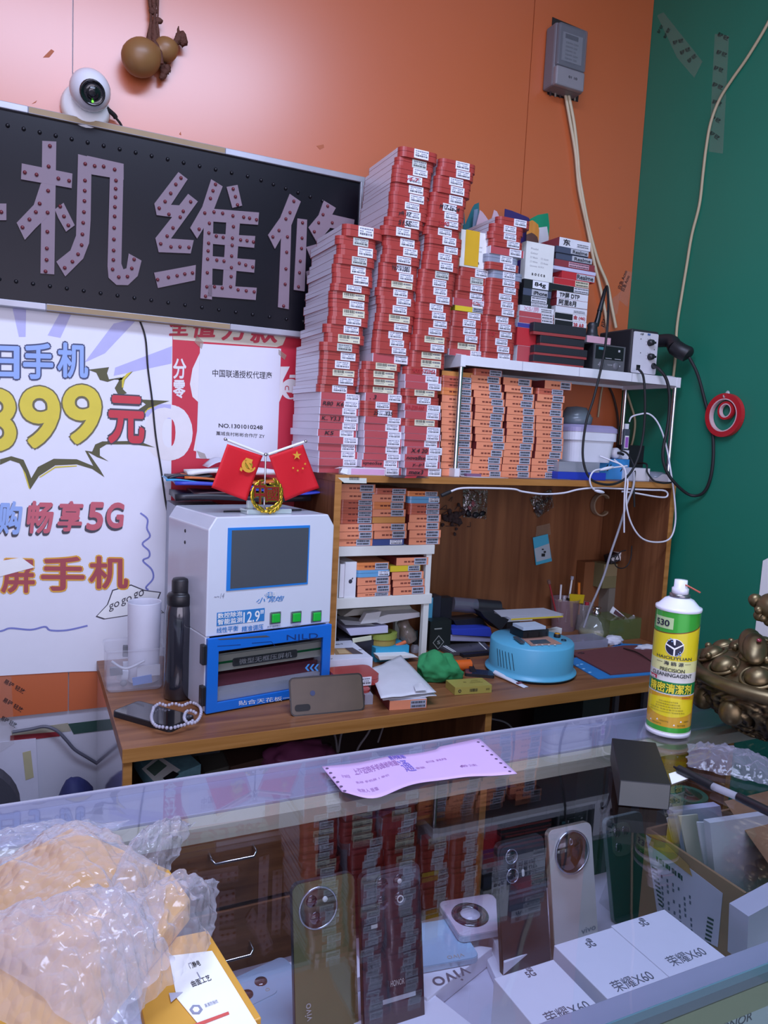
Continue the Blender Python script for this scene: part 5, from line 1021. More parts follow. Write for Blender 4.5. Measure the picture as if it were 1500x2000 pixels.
# flags stand on the machine
fy = .045
def mw(u, v, y=fy): return MF.M @ MF.py(u, v, y)
fc = mw(519, 1000); FS = thing('table_flag_stand', 'two small red flags on a chrome stand with a gold wreath, on the white machine', 'flag stand', (fc.x, fc.y, MTOP+.0004))
gb = MF.I @ fc; ML = MF.M
b = MB(); x0, x1 = mq(475, 1000, fy).x, mq(562, 1000, fy).x; b.bb(x0, x1, fy-.02, fy+.02, MH+.0004, MH+.011, 0, ML); b.build('glass_base', mat('clear_glass_block', 'cfe0dc', .06, spec=.8, coat=1, alpha=.6), FS, world=True, bev=.002)
b = MB(); xq = mq(491, 990, fy).x; b.bb(xq-.006, xq+.006, fy+.004, fy+.014, MH+.0112, MH+.028, 0, ML); b.build('glass_block', MATS['clear_glass_block'], FS, world=True, bev=.001)
pt = mw(519, 888); pb = Vector((pt.x, pt.y, MTOP+.011)); pb.x = mw(516, 990).x; pb.y = mw(516, 990).y
b = MB(); b.tube([pb, pt], .0019, 10, path=0); b.ball(pt, .0042); b.build('pole', STEEL, FS, world=True)
# flags: left with hammer and sickle, right with five stars
FRED = mat('flag_red_cloth', 'd8202c', .55, spec=.3, bump=.12, bscale=900, var=.03); FYE = mat('flag_yellow', 'e6a83a', .5); FOL = mat('flag_olive', 'a8901c', .5)
for side, tip, quad in (('l', (440, 858), [(444, 867), (513, 890), (481, 978), (412, 952)]), ('r', (597, 862), [(525, 890), (592, 868), (623, 953), (556, 978)])):
    a_, t_ = mw(519, 889), mw(*tip)
    b = MB(); b.tube([a_, t_], .0016, 8, path=0); b.ball(t_, .0036); b.build('flag_arm', STEEL, FS, world=True)
    b = MB(); d = (t_-a_).normalized(); b.tube([a_+d*.006, t_-d*.005], .0030, 8, path=0); b.build('sleeve', PAPER, FS, world=True)
    Q = [mw(*q) for q in quad]; b = MB()
    nrm = (MF.M.to_3x3() @ Vector((0, -1, 0)))
    def fl(s, t): p = Q[0].lerp(Q[1], s).lerp(Q[3].lerp(Q[2], s), t); return p+nrm*(.003*math.sin(s*5+t*2)*t)
    b.grid(fl, 14, 14); fg = b.build('flag', FRED, FS, world=True, solid=.0006)
    b = MB()
    if side == 'r':
        def star(cx, cy, r_, rot=0, m=0):
            c = mw(cx, cy, fy-.0045); U = (mw(cx+1, cy, fy-.0045)-c); V = (mw(cx, cy-1, fy-.0045)-c)
            pts = []
            for k in range(10): a = PI/2+rot+k*PI/5; q = r_*(1 if k % 2 == 0 else .4); pts.append(c+U*(q*math.cos(a))+V*(q*math.sin(a)))
            b.add(pts+[c], [(k, 10, (k+1) % 10) for k in range(10)], 0)
        star(580, 889.5, 9.2)
        for cx, cy, r0 in ((572.5, 914, .2), (581.5, 919, .1), (591.5, 915, -.2), (596, 906, -.35)): star(cx, cy, 2.8, r0)
    else:
        P2 = lambda u, v: mw(u, v, fy-.0052)
        arc = lambda cx, cy, r_, a0, a1, n=14: [(cx+r_*math.cos(R(a0+(a1-a0)*k/n)), cy+r_*math.sin(R(a0+(a1-a0)*k/n))) for k in range(n+1)]
        b.slab([P2(*q) for q in arc(486, 909, 14, 20, 235)]+[P2(*q) for q in arc(488.5, 907, 10, 235, 30)], (0, .0004, 0), 0)
        b.slab([P2(*q) for q in ((470, 912), (474, 916), (472, 921), (468, 918))], (0, .0004, 0), 0)
        b.slab([P2(*q) for q in ((481, 894), (494, 898), (491, 906), (486, 904), (494, 917), (490, 920), (480, 903), (478, 898))], (0, .0004, 0), 0)
        P2 = lambda u, v: mw(u, v, fy-.0039); b.slab([P2(*q) for q in arc(486, 908, 7.5, 0, 345)], (0, .0003, 0), 1)
    em = b.build('emblem', [FYE, FOL], loc=(0, 0, 0)); em.parent = fg
    em.matrix_parent_inverse = (FS.matrix_basis @ fg.matrix_parent_inverse @ fg.matrix_basis).inverted()
# gold wreath with the two characters
GOLD = mat('gold_metal', 'd8b03a', .22, .9, var=.05); wc = (521, 968); yw = fy-.024
W3 = lambda u, v, y=yw: MF.M @ MF.py(u, v, y)
b = MB()
for sgn in (-1, 1):
    for k in range(9):
        a = R(95-k*21) if sgn > 0 else R(85+k*21); a = R(90)-sgn*R(10+k*19)
        u, v = wc[0]+sgn*29*math.cos(R(-62+k*17)), wc[1]-29*math.sin(R(62-k*17)) if False else wc[1]+29*math.sin(R(75-k*17))
        u = wc[0]+sgn*29*math.cos(R(75-k*17)); c = W3(u, v)
        tang = R(75-k*17)+PI/2
        for off in (-.0035, .0035):
            ang = (tang if sgn > 0 else PI-tang); Mx = MF.M.to_3x3().to_4x4() @ Matrix.Rotation(ang+off*90, 4, 'Y')
            b.ball(c+(MF.M.to_3x3() @ Vector((off*math.cos(tang), 0, off))), (.0095, .0016, .0032), 0, Mx, 8, 6)
b.tube([W3(wc[0]+30*math.cos(R(a)), wc[1]+30*math.sin(R(a))) for a in range(-60, 241, 15)], .0016, 6)
b.ball(W3(521, 999), (.008, .004, .004), 0); b.build('wreath', GOLD, FS, world=True)
b = MB()
for t, u0, v0, u1, v1 in (('中', 497, 939, 519, 984), ('國', 520, 951, 545, 979)):
    for m, e, dy in ((0, 2.2, 0), (1, 0, -.0012)):
        y = yw-.001+dy; O = W3(u0-e, v1+e, y); b.text(t, O, W3(u1+e, v1+e, y)-O, W3(u0-e, v0-e, y)-O, m, .06 if m == 0 else .015)
b.build('lettering', [GOLD, mat('dark_red_enamel', '8a2020', .3)], FS, world=True)
b = MB()
for q in ([(437, 995), (470, 992), (480, 1000), (450, 1003)], [(545, 992), (586, 992), (580, 999), (550, 999)]): b.tube([Vector((p.x, p.y, MTOP+.004)) for p in (mw(u, v, .06) for u, v in q)]+[Vector((mw(*q[0], .06).x, mw(*q[0], .06).y, MTOP+.004))], .0022, 6)
tag(b.build('cable_loop', RUBBER), 'black leads lying on top of the white machine beside the flag stand', 'cable')

# pile of folders and papers behind the flags, on a grey printer box behind the machine
bx = (.245, .64); bz = ony(350, 992, -.10).z
o = pbox('file_box', 'pale grey box behind the white machine carrying the folders', 'box', 347, 440, 990, 1100, -.165, .155, mat('pale_grey_box', 'aab0be', .5), z0=ZD+.0003)
b = MB(); ft = ZD+o['h']+.0004
def sheet(name, px, z, m, lab_, cat='folder', y0=-.165, th=.004, wave=.006):
    """limp folder: outline px at height z (top), draped a little"""
    P = [onz(u, v, z) for u, v in px] if False else None
def folder(lab_, u0, u1, v, y0, y1, m, th, sag, name='folder'):
    zc = ony((u0+u1)/2, v, y0).z; xa, xb = ony(u0, v, y0).x, ony(u1, v, y0).x
    b = MB(); b.grid(lambda s, t: (xa+(xb-xa)*s+.012*(t-.5), y0+(y1-y0)*t, zc+sag*(math.sin(s*PI)*.5-.35+(s-.5)*.5)+.003*math.sin(7*s+3*t)), 14, 6)
    return tag(b.build(name, m, solid=th), lab_, 'folder', 'folders and papers behind the flags')
FB = mat('blue_folder', '3d4cc0', .35, alpha=.95); FC = mat('cyan_folder', '3f9fd0', .35)
folder('black folder lowest of the pile behind the flags', 348, 612, 973, -.19, -.03, mat('black_folder', '26242a', .4), .014, .002)
folder('dark brown folder just above the lowest black folder', 384, 590, 966, -.185, -.03, mat('brown_folder', '4a3030', .4), .005, .003)
folder('dark blue clear folder with papers in the pile behind the flags', 348, 634, 950, -.185, -.02, FB, .007, -.006)
folder('cyan folder sticking out at the left of the pile behind the flags', 330, 470, 942, -.17, -.03, FC, .003, -.004)
folder('blue folder sticking out at the right of the pile behind the flags', 480, 640, 962, -.2, -.03, FB, .004, -.008)
folder('orange folder in the pile behind the flags', 366, 560, 940, -.16, -.02, mat('orange_folder', 'd8702a', .4), .005, -.010)
folder('black document wallet curling at the left of the pile', 333, 420, 931, -.15, -.02, MATS['black_folder'], .006, .010)
folder('white folded papers on top of the pile behind the flags', 372, 545, 922, -.14, -.02, PAPER, .010, .014, 'papers')
ck = ony(436, 894, -.07); b = MB(); xa, xb = ony(402, 905, -.07).x, ony(470, 905, -.07).x; b.grid(lambda s, t: (xa+(xb-xa)*s, -.10+.07*t, ony(436, 912, -.07).z+.022*math.sin(PI*min(1, s*1.2))*(.7+.3*t)), 10, 5); tag(b.build('plastic_sheet', mat('pale_plastic_sheet', 'cfcfdc', .3), solid=.002), 'curled pale plastic sheet on the papers behind the left flag', 'sheet', 'folders and papers behind the flags')

# ------------------------------------------------------------------ left end of the desk
p = onz(348, 1366, ZD); BT = thing('water_bottle', 'tall black sports bottle standing left of the white machine', 'bottle', (p.x+.002, p.y+.012, ZD+.0004))
bd = CAM.xy-p.xy; hB = ony(346, 1130, p.y+.012).z-ZD
k_ = hB/.255
b = MB(); b.lathe([(.026, 0), (.031, .004), (.0318, .03), (.0312, .10), (.032, .15), (.0312, .185), (.0275, .200), (.0255, .204)], 30, 0, Matrix.Diagonal((1, 1, k_, 1))); b.build('body', mat('smoky_black_tritan', '25262e', .12, spec=.7, coat=.6), BT, loc=(0, 0, 0))
b = MB(); b.lathe([(.0275, .2), (.0285, .203), (.0285, .219), (.026, .224), (.019, .2255), (.019, .228)], 30, 0, Matrix.Diagonal((1, 1, k_, 1))); b.build('collar', BLACK, BT, loc=(0, 0, 0))
b = MB(); b.lathe([(.0185, .2282), (.0188, .231), (.0188, .250), (.0165, .255), (0, .2555)], 26, 0, Matrix.Diagonal((1, 1, k_, 1))); b.bb(-.002, .002, -.0195, -.018, .232*k_, .24*k_); b.build('cap', mat('cap_black', '202024', .45), BT, loc=(0, 0, 0))
# clear food box with oddments, with a white paper cup standing in it
p0, p1 = onz(206, 1356, ZD), onz(317, 1346, ZD); cw = p1.x-p0.x; hC = ony(204, 1278, p0.y).z-ZD
FBX = thing('clear_food_box', 'clear plastic food box of oddments at the left end of the desk', 'container', (p0.x+cw/2+.004, p0.y+.05, ZD+.0004), R(-2))
b = MB(); o8 = rrect(cw, .10, .014, 4); n = len(o8); vv = [(x*s, y*s, z) for s, z in ((.93, 0), (1, .006), (1.03, hC), (1.07, hC+.002), (1.07, hC+.006)) for x, y in o8]
b.add(vv, [(i*n+k, i*n+(k+1) % n, (i+1)*n+(k+1) % n, (i+1)*n+k) for i in range(4) for k in range(n)]+[tuple(range(n-1, -1, -1))], 0); b.build('body', mat('frosted_clear_plastic', 'c9c9d6', .22, alpha=.32, coat=.5), FBX, loc=(0, 0, 0))
b = MB(); rv = random.Random(2)
MT3 = [mat('blue_packet', '4f7fc8', .5), mat('white_packet', 'cdd0da', .5), mat('grey_lump', '74767c', .6)]
b.box((.018, -.036, .018), (.042, .003, .018), 0, Matrix.Rotation(R(-6), 4, 'Y')); b.box((.03, -.032, .04), (.05, .004, .025), 1); b.ball((-.024, -.03, .014), (.008, .006, .008), 2)
for k in range(9): b.box((rv.uniform(-.04, .04), rv.uniform(-.02, .03), rv.uniform(.015, hC*.8)), (rv.uniform(.02, .04), .012, rv.uniform(.01, .03)), rv.randrange(3), Matrix.Rotation(rv.uniform(-.06, .06), 4, 'Y'))
b.tube([(-.05, -.035, hC*.75), (-.02, -.038, hC*.55), (.02, -.038, hC*.72)], .003, 6, 1)
b.build('contents', MT3, FBX, loc=(0, 0, 0))
cpx = ony(282, 1280, p0.y+.045); b = MB(); zc0_ = ZD+.008; zc1_ = ony(282, 1176, p0.y+.045).z; rC = (ony(315, 1200, p0.y+.045).x-ony(249, 1200, p0.y+.045).x)/2
b.lathe([(rC*.9, 0), (rC*.98, (zc1_-zc0_)*.7), (rC, zc1_-zc0_-.002), (rC*.99, zc1_-zc0_), (rC*.96, zc1_-zc0_-.003), (rC*.9, (zc1_-zc0_)*.3)], 30, 0, Matrix.Translation((cpx.x, p0.y+.055, zc0_)), True, True); tag(b.build('paper_cup_stack', mat('cup_white', 'd8d8e4', .5, alpha=.93)), 'white plastic cups stacked upright inside the clear food box', 'cup')
# black phone and crystal bracelet
pa, pb_, pc_ = onz(238, 1378, ZD+.01), onz(345, 1424, ZD+.01), onz(290, 1362, ZD+.01)
def phone_flat(lab_, c, rz, z, w, l, t, mb, mscr, name='phone', r=.009):
    o = thing(name, lab_, 'phone', (c[0], c[1], z), rz)
    b = MB(); b.prism(rrect(w, l, r, 5), 0, t); b.build('body', mb, o, loc=(0, 0, 0), bev=.0015)
    b = MB(); b.prism(rrect(w-.005, l-.005, r*.8, 5), t, t+.0004); b.build('glass_face', mscr, o, loc=(0, 0, 0)); return o
GSC = mat('phone_glass_black', '0e0f13', .08, spec=.8, coat=1)
PH = phone_flat('black phone lying flat on the desk under a crystal bracelet', ((pa.x+pb_.x)/2+.012, (pa.y+pb_.y)/2+.012), R(38), ZD+.0004, .074, .155, .011, BLK, GSC)
BR = thing('bead_bracelet', 'clear crystal bead bracelet draped over the black phone', 'bracelet', tuple(onz(345, 1395, ZD+.012)))
CRY = mat('crystal_bead', 'd8d4e6', .06, spec=.9, coat=1, alpha=.55)
b = MB(); loop = [(300, 1382), (312, 1374), (325, 1378), (340, 1374), (356, 1378), (372, 1372), (388, 1378), (393, 1390), (388, 1404), (378, 1412), (366, 1411), (360, 1402), (364, 1390), (374, 1388), (384, 1394)]
l2 = [(300, 1384), (296, 1398), (298, 1410), (306, 1418), (318, 1420), (334, 1422), (350, 1418), (366, 1414), (376, 1408)]
for L_ in (loop, l2):
    P = smooth_path([onz(u, v, ZD+.0165) for u, v in L_], 8); last = None
    for q in P:
        if last is None or (q-last).length > .0066: b.ball(q, .0036, 0, None, 8, 6); last = q
b.build('bead', CRY, BR, world=True)['kind'] = 'stuff'
# phone in a brown case leaning on the machine door
ca, cb2 = onz(569, 1399, ZD+.001), onz(712, 1386, ZD+.001); rzc = math.atan2(cb2.y-ca.y, cb2.x-ca.x); lc = (cb2-ca).length
CM = Matrix.Translation((ca.x, ca.y, ZD+.0006)) @ Matrix.Rotation(rzc, 4, 'Z') @ Matrix.Rotation(R(-22), 4, 'X')
LP = thing('phone', 'phone in a translucent brown case leaning lengthwise against the blue door', 'phone', M=CM)
hc = .079; b = MB(); b.prism(rrect(lc, hc, .010, 5, lc/2, hc/2), -.009, 0, 0, yz()); b.build('body', mat('smoky_brown_case', '5b4a3c', .25, spec=.6, coat=.5, var=.25, scale=18), LP, loc=(0, 0, 0), bev=.002)
b = MB(); o1 = rrect(lc+.002, hc+.002, .011, 6, lc/2, hc/2); o2_ = rrect(lc-.004, hc-.004, .008, 6, lc/2, hc/2); n = len(o1)
v = [(x, 0, z) for x, z in o1]+[(x, 0, z) for x, z in o2_]; v = [(x, -.0006, z) for x, y, z in v]+[(x, .002, z) for x, y, z in v]
b.add(v, [f for k in range(n) for f in ((k, (k+1) % n, n+(k+1) % n, n+k), (k, 2*n+k, 2*n+(k+1) % n, (k+1) % n), (n+k, n+(k+1) % n, 3*n+(k+1) % n, 3*n+k))]); b.build('case_rim', mat('dark_case_rim', '2a2220', .25, coat=.5), LP, loc=(0, 0, 0))
b = MB(); b.prism(rrect(.011, .011, .0054, 6, lc*.30, hc*.56), .0, .0012, 0, yz()); b.build('fingerprint_sensor', mat('blue_sensor', '2c3c66', .25, coat=.5), LP, loc=(0, 0, 0))
b = MB(); b.prism(rrect(.034, .014, .0066, 6, lc*.155, hc*.20), .0, .0014, 0, yz()); b.build('camera_window', BLACK, LP, loc=(0, 0, 0))
# ------------------------------------------------------------------ right of the machine: boxes, envelope, cloth, tools
APW = mat('smooth_white_card', 'e4e4ea', .35)
zA = cz2+.0012
for xl, xr, yt, yb, yf_, lab_ in ((665, 674, 1102, 1166, -.226, 'narrow white box standing at the left inside the small rack'), (675, 697, 1098, 1167, -.231, 'white box with a dark fruit mark standing inside the small rack')):
    o = pbox('slim_box', lab_, 'box', xl, xr, yt, yb, yf_, .15, APW, None, None, z0=zA)
w, h = o['w'], o['h']; b = MB()
b.ball((w*.5, -.0006, h*.46), (.0052, .0006, .0056), 0, None, 14, 8); b.ball((w*.66, -.0006, h*.535), (.0018, .0005, .003), 0, Matrix.Rotation(R(35), 4, 'Y'), 8, 5); b.build('fruit_mark', mat('dark_mark', '3a3a48', .4), o, loc=(0, 0, 0))
def qbox(name, lab_, cat, pFL, pFR, z0, h, depth, ms_, group=None, z=None, rzadd=0, bev=.001):
    """box standing on height z0; pFL,pFR its front bottom corners in px"""
    a, c = onz(*pFL, z0), onz(*pFR, z0); rz = math.atan2(c.y-a.y, c.x-a.x)+rzadd; w = (c-a).length
    b = MB(); b.bb(0, w, .0003, depth, 0, h, 1); b.bb(.0004, w-.0004, 0, .0003, .0003, h-.0003, 0); b.bb(.0004, w-.0004, .0005, depth-.0005, h, h+.0002, 2)
    ms_ = ms_ if isinstance(ms_, (list, tuple)) else [ms_]*3
    o = b.build(name, list(ms_), loc=(a.x, a.y, z0+.0003), rz=rz); tag(o, lab_, cat, group); o['w'] = w; o['h'] = h; o['d'] = depth
    return o
Z0 = ZD+.0003
WIN = mat('white_gloss_card', 'dcdce8', .4)
o = qbox('product_box', 'white box with a picture of a brown tile lying on an orange box', 'box', (640, 1313), (727, 1306), ZD+.030, .028, .155, WIN, rzadd=0)
w, d, h = o['w'], o['d'], o['h']; b = MB(); b.slab([(w*.28, d*.26, h+.0004), (w*.86, d*.22, h+.0004), (w*.80, d*.55, h+.0004), (w*.36, d*.6, h+.0004)], (0, 0, .0004), 0); b.slab([(w*.66, d*.23, h+.0009), (w*.88, d*.2, h+.0009), (w*.82, d*.56, h+.0009), (w*.64, d*.57, h+.0009)], (0, 0, .0004), 1); b.slab([(w*.38, d*.3, h+.0009), (w*.62, d*.29, h+.0009), (w*.6, d*.5, h+.0009), (w*.42, d*.52, h+.0009)], (0, 0, .0004), 2)
b.text('Screen Multi-T', (w*.12, d*.78, h+.0005), (w*.6, 0, 0), (0, d*.06, 0), 3, .02); b.text('2', (w*.18, d*.33, h+.0005), (w*.06, 0, 0), (0, d*.08, 0), 3); b.text('80', (w*.9, d*.4, h+.0005), (w*.08, 0, 0), (0, d*.06, 0), 3); b.text('V', (w*.06, d*.05, h+.0005), (w*.08, 0, 0), (0, d*.05, 0), 3)
b.build('printed_picture', [mat('tan_picture', 'a8845c', .5), mat('dark_picture', '55484a', .5), mat('light_picture', 'd0b184', .5), INK], o, loc=(0, 0, 0))
o2 = qbox('battery_box', 'orange box lying under the white picture box beside the machine', 'box', (640, 1342), (700, 1337), ZD, .029, .14, [MATS['orange_box_gloss'] if 'orange_box_gloss' in MATS else OBX, OSD, OBX])
# rounded red boxes stacked in front of it
def redtin(lab_, px0, px1, z, h, group='red boxes beside the machine'):
    a, c = onz(*px0, z), onz(*px1, z); rz = math.atan2(c.y-a.y, c.x-a.x); m = (a+c)/2
    o = bpy.data.objects.new('screen_box', PROTO['rr']); COL.objects.link(o); o.matrix_basis = Matrix.Translation((m.x, m.y, z+.0003)) @ Matrix.Rotation(rz, 4, 'Z') @ Matrix.Diagonal((1, 1, h, 1)); tag(o, lab_, 'box', group)
    l = bpy.data.objects.new('label', PROTO[('r', 1, 0)]); COL.objects.link(l); l.parent = o; return o
proto('rr', body_round(0, 1, 0, BW, .085, .016), [RBX, RBD])
redtin('red rounded box lowest beside the leaning phone', (640, 1379), (724, 1372), ZD, .028)
redtin('red rounded box with white label on top beside the leaning phone', (659, 1345), (744, 1337), ZD+.0285, .022)
o = qbox('clear_tray', 'clear plastic tray edge between the leaning phone and the envelope', 'tray', (712, 1377), (728, 1376), ZD, .022, .05, mat('clear_tray_plastic', 'c0c0cc', .2, alpha=.4))
# orange box with an envelope resting on it
ob = qbox('battery_box', 'orange box with grey label under the white envelope', 'box', (760, 1388), (833, 1383), ZD, .0215, .14, [OBX, OSD, WIN])
sticker(ob, .56, .97, .1, .9, GLB, lines=2)
zE = ZD+.0222
EN = thing('envelope', 'white padded envelope with grey smudges resting on an orange box', 'envelope', tuple(onz(790, 1330, zE)))
ENV = mat('envelope_white', 'd6d6dc', .5, spec=.5, var=.10, scale=22)
for k, (q, dz_) in enumerate((([(722, 1308), (783, 1280), (852, 1352), (744, 1364)], .010), ([(730, 1330), (790, 1300), (853, 1359), (748, 1368)], .002))):
    P = [onz(u, v, zE+dz_) for u, v in q]; b = MB()
    b.grid(lambda s, t: P[0].lerp(P[1], s).lerp(P[3].lerp(P[2], s), t)+Vector((0, 0, .006*math.sin(PI*s)*math.sin(PI*t)+.0025*noise.noise(Vector((s*4, t*4, k*9))))), 14, 14); b.build(('front_sheet', 'back_sheet')[k], ENV, EN, world=True, solid=.0012)
b = MB(); P = [onz(u, v, zE+.0175) for u, v in ((808, 1338), (822, 1334), (834, 1348), (812, 1350))]; b.slab(P, (0, 0, .0005)); b.build('clear_label', mat('shiny_label', 'e4e4ec', .1, coat=.8), EN, world=True)
# green cloth
GC = mat('green_microfibre', '3f9a60', .9, spec=.15, bump=.4, bscale=1500, var=.12, scale=60); c = onz(862, 1330, ZD)
b = MB()
def clo(d):
    p = d*1.0; n1 = noise.noise(p*1.6+Vector((3, 1, 5))); n2 = noise.noise(p*4+Vector((9, 2, 1))); r = abs(noise.noise(Vector((d.x*3.2, d.y*3.2, d.z*2))))
    return 1+.30*n1+.06*n2-.10*max(0, 1-r/.12)+(.35 if d.x > .75 and d.z < .2 else 0)*max(0, d.x-.75)*4
b.ball((c.x-.004, c.y+.018, ZD+.027), (.056, .046, .045), 0, Matrix.Rotation(R(12), 4, 'Y'), 44, 30, clo)
for v_ in b.v: v_.z = max(v_.z, ZD+.0006)
tag(b.build('cleaning_cloth', GC, sub=1), 'crumpled bright green cleaning cloth on the desk beside the envelope', 'cloth')
# gold carton
GO = mat('gold_card', 'b9ad58', .35, .25, spec=.6); go = qbox('gold_carton', 'small gold carton with a barcode at the front edge of the desk', 'carton', (888, 1358), (960, 1353), ZD, .0185, .055, GO)
b = MB(); w, h = go['w'], go['h']; rv = random.Random(5); x = w*.4
while x < w*.6: b.bb(x, x+.0008, -.0005, -.0001, h*.3, h*.7, 0); x += rv.choice((.0013, .0019))
b.torus((w*.13, -.0003, h*.5), .003, .0008, 0, Matrix.Rotation(PI/2, 4, 'X'), 16, 6); b.bb(w*.84, w*.94, -.0004, -.0001, h*.4, h*.65, 1); b.box((w*.4, go['d']*.55, h+.0004), (.007, .007, .0004), 1)
for k in range(3): b.bb(w*(.5+.06*k), w*(.86-.03*k), go['d']*(.4+.15*k), go['d']*(.44+.15*k), h+.0003, h+.0006, 1)
b.build('print', [INK, mat('brown_gold_print', '7d7238', .5)], go, loc=(0, 0, 0))
# orange scraper tool
a, c = onz(866, 1302, ZD+.014), onz(918, 1298, ZD+.014); OT = thing('scraper_tool', 'orange handled tool with a dark blade lying on the desk behind the green cloth', 'tool', ((a.x+c.x)/2, a.y, ZD))
b = MB(); b.tube([a-Vector((.03, -.01, 0)), a, c], lambda t: .0145+.001*math.sin(6*t), 14, path=0); b.build('handle', mat('orange_tool_plastic', 'dc6422', .35, var=.08), OT, world=True)
b = MB(); b.ball(a.lerp(c, .15)+Vector((0, -.010, .008)), (.004, .003, .003)); b.build('screw', BLK, OT, world=True)
b = MB(); b.slab([onz(912, 1287, ZD+.022), onz(918, 1287, ZD+.022), onz(934, 1318, ZD+.003), onz(922, 1320, ZD+.003)], (0, .002, .0022)); b.build('blade', BLK, OT, world=True)
phone_flat('cracked dark phone lying flat behind the gold carton', onz(936, 1318, ZD)[:2], R(58), Z0, .045, .075, .007, BLK, mat('dark_blue_phone_glass', '2c3348', .1, spec=.8), 'phone', .006)
# glue tube
a, c = onz(957, 1313, ZD+.004), onz(1028, 1341, ZD+.003); GT = thing('glue_tube', 'white glue tube with a dark red end lying before the blue drum', 'tube', tuple(a)); d = (c-a)
b = MB(); ax = d.normalized(); sd = Vector((-ax.y, ax.x, 0))
def tub(s, t): an = t*2*PI; wd_ = .0062+.003*s; hh = .006*(1-s)+.0009; return a+d*(.14+.86*s)+sd*(wd_*math.cos(an))+Vector((0, 0, hh*math.sin(an)+hh-.003))
b.grid(tub, 12, 16); b.build('body', mat('tube_white', 'dadae2', .35), GT, world=True)
b = MB(); b.tube([a, a+d*.1, a+d*.15], lambda t: .0028+.003*t, 10, path=0); b.build('nozzle', WHITE, GT, world=True)
b = MB(); P = a+d*.78; b.slab([P-sd*.008+Vector((0, 0, .0022)), P+sd*.0085+Vector((0, 0, .0022)), P+d*.06+sd*.008+Vector((0, 0, .0016)), P+d*.06-sd*.008+Vector((0, 0, .0016))], (0, 0, .0012)); b.build('red_band', mat('dark_red_band', '7a2630', .4), GT, world=True)
# blue drum (round heating station)
dc = (onz(951, 1312, ZD)+onz(1117, 1310, ZD))/2; dr = (onz(951, 1312, ZD)-onz(1117, 1310, ZD)).length/2
dvw = (Vector((dc.x, dc.y))-CAM.xy).normalized()
dcx, dcy = dc.x+dvw.x*.006, dc.y+dvw.y*.006
hD = ony(1036, 1248, dcy).z-ZD
DC = mat('sky_blue_paint', '5fb2d2', .38, spec=.5, var=.04)
DRM = thing('rework_station', 'round sky blue drum shaped rework station on the desk', 'station', (dcx, dcy, ZD+.0004))
b = MB(); b.lathe([(dr*.96, 0), (dr*.97, .006)], 48, 0); b.build('rubber_base', RUBBER, DRM, loc=(0, 0, 0))
b = MB(); b.lathe([(dr*.9, .006), (dr, .006), (dr, .0095), (dr*.93, .011), (dr*.925, .02), (dr*.915, hD-.004), (dr*.89, hD), (0, hD+.001)], 56, 0); b.build('housing', DC, DRM, loc=(0, 0, 0))
b = MB()
for k in range(6):
    a0 = math.atan2(CAM.y-dcy, CAM.x-dcx)-R(52-k*5.2); rr_ = dr*.9225; 
    b.slab([(rr_*math.cos(a0+q_), rr_*math.sin(a0+q_), z) for q_, z in ((0, hD*.8), (.014, hD*.8), (.10, hD*.30), (.086, hD*.30))], (.0006*math.cos(a0), .0006*math.sin(a0), 0))
b.build('vent_slot', mat('dark_slot', '1d3a4a', .6), DRM, loc=(0, 0, 0))
zt2 = ZD+hD+.0014
def dl(u, v, z=0): return onz(u, v, zt2+z)
b = MB(); P = [dl(*q) for q in ((1018, 1247), (1070, 1244), (1097, 1258), (1037, 1262))]; b.slab(P, (0, 0, .002), 0); P = [dl(*q, .0022) for q in ((1034, 1251), (1066, 1249), (1076, 1256), (1042, 1258))]; b.slab(P, (0, 0, .0006), 1)
for u in (1048, 1059, 1072, 1084): b.ball(dl(u, 1259.5, .002), (.0035, .003, .0012), 2)
b.build('control_panel', [mat('salmon_panel', 'b98c7c', .45), mat('grey_lcd', '4c5a66', .25), mat('pale_buttons', 'd8c9c0', .5)], DRM, world=True)
c = dl(1088, 1244); b = MB(); b.lathe([(.009, 0), (.009, .006), (.0075, .009), (0, .009)], 18, 0, Matrix.Translation(c)); b.lathe([(.0072, .009), (.007, .0105), (0, .0108)], 18, 1, Matrix.Translation(c)); b.build('knob', [BLK, mat('amber_button', 'c98a22', .35)], DRM, world=True)
b = MB(); b.torus(dl(1101, 1250, .002), .006, .0012, 0); tag(b.build('ring', mat('dark_ring', '2a3c4a', .4, .5)), 'small dark metal ring lying on the blue drum', 'ring')
a, c = dl(1006, 1246, .003), dl(1021, 1257, .003); b = MB(); d = c-a; sd = Vector((-d.y, d.x, 0)).normalized()*.006; b.slab([a-sd, a+sd, c+sd, c-sd], (0, 0, .005)); tag(b.build('usb_stick', mat('usb_grey', '4b4b50', .35), bev=.001), 'dark grey usb stick lying on the blue drum', 'usb stick')
FX = qbox('black_fixture', 'black ribbed fixture block on top of the blue drum', 'fixture', (1021, 1248), (1071, 1244), zt2, .020, .06, [CHR, BLK, BLK])
w, h = FX['w'], FX['h']; b = MB()
for a0 in (.18, .62, .9): b.bb(w*a0, w*(a0+.02), -.0008, -.0001, h*.1, h*.75)
b.bb(w*.1, w*.9, .012, .05, h+.0004, h+.008); b.build('rib', BLACK, FX, loc=(0, 0, 0))
zc3 = zt2+.0285
WD2 = qbox('packing_foam', 'folded pale wrapping on the black fixture under the grey pad', 'wrapping', (1022, 1232), (1066, 1229), zc3, .008, .05, mat('pale_blue_foam', 'b9c4d2', .6))
PD = qbox('memo_pad', 'grey sheet pad with a yellow edge lying high on the blue drum', 'pad', (998, 1212), (1100, 1206), zc3+.0085, .005, .085, [mat('yellow_pad_edge', 'd0b42c', .6), mat('grey_pad_edge', 'b4b4bc', .6), mat('grey_pad', 'b2b2ba', .5)])
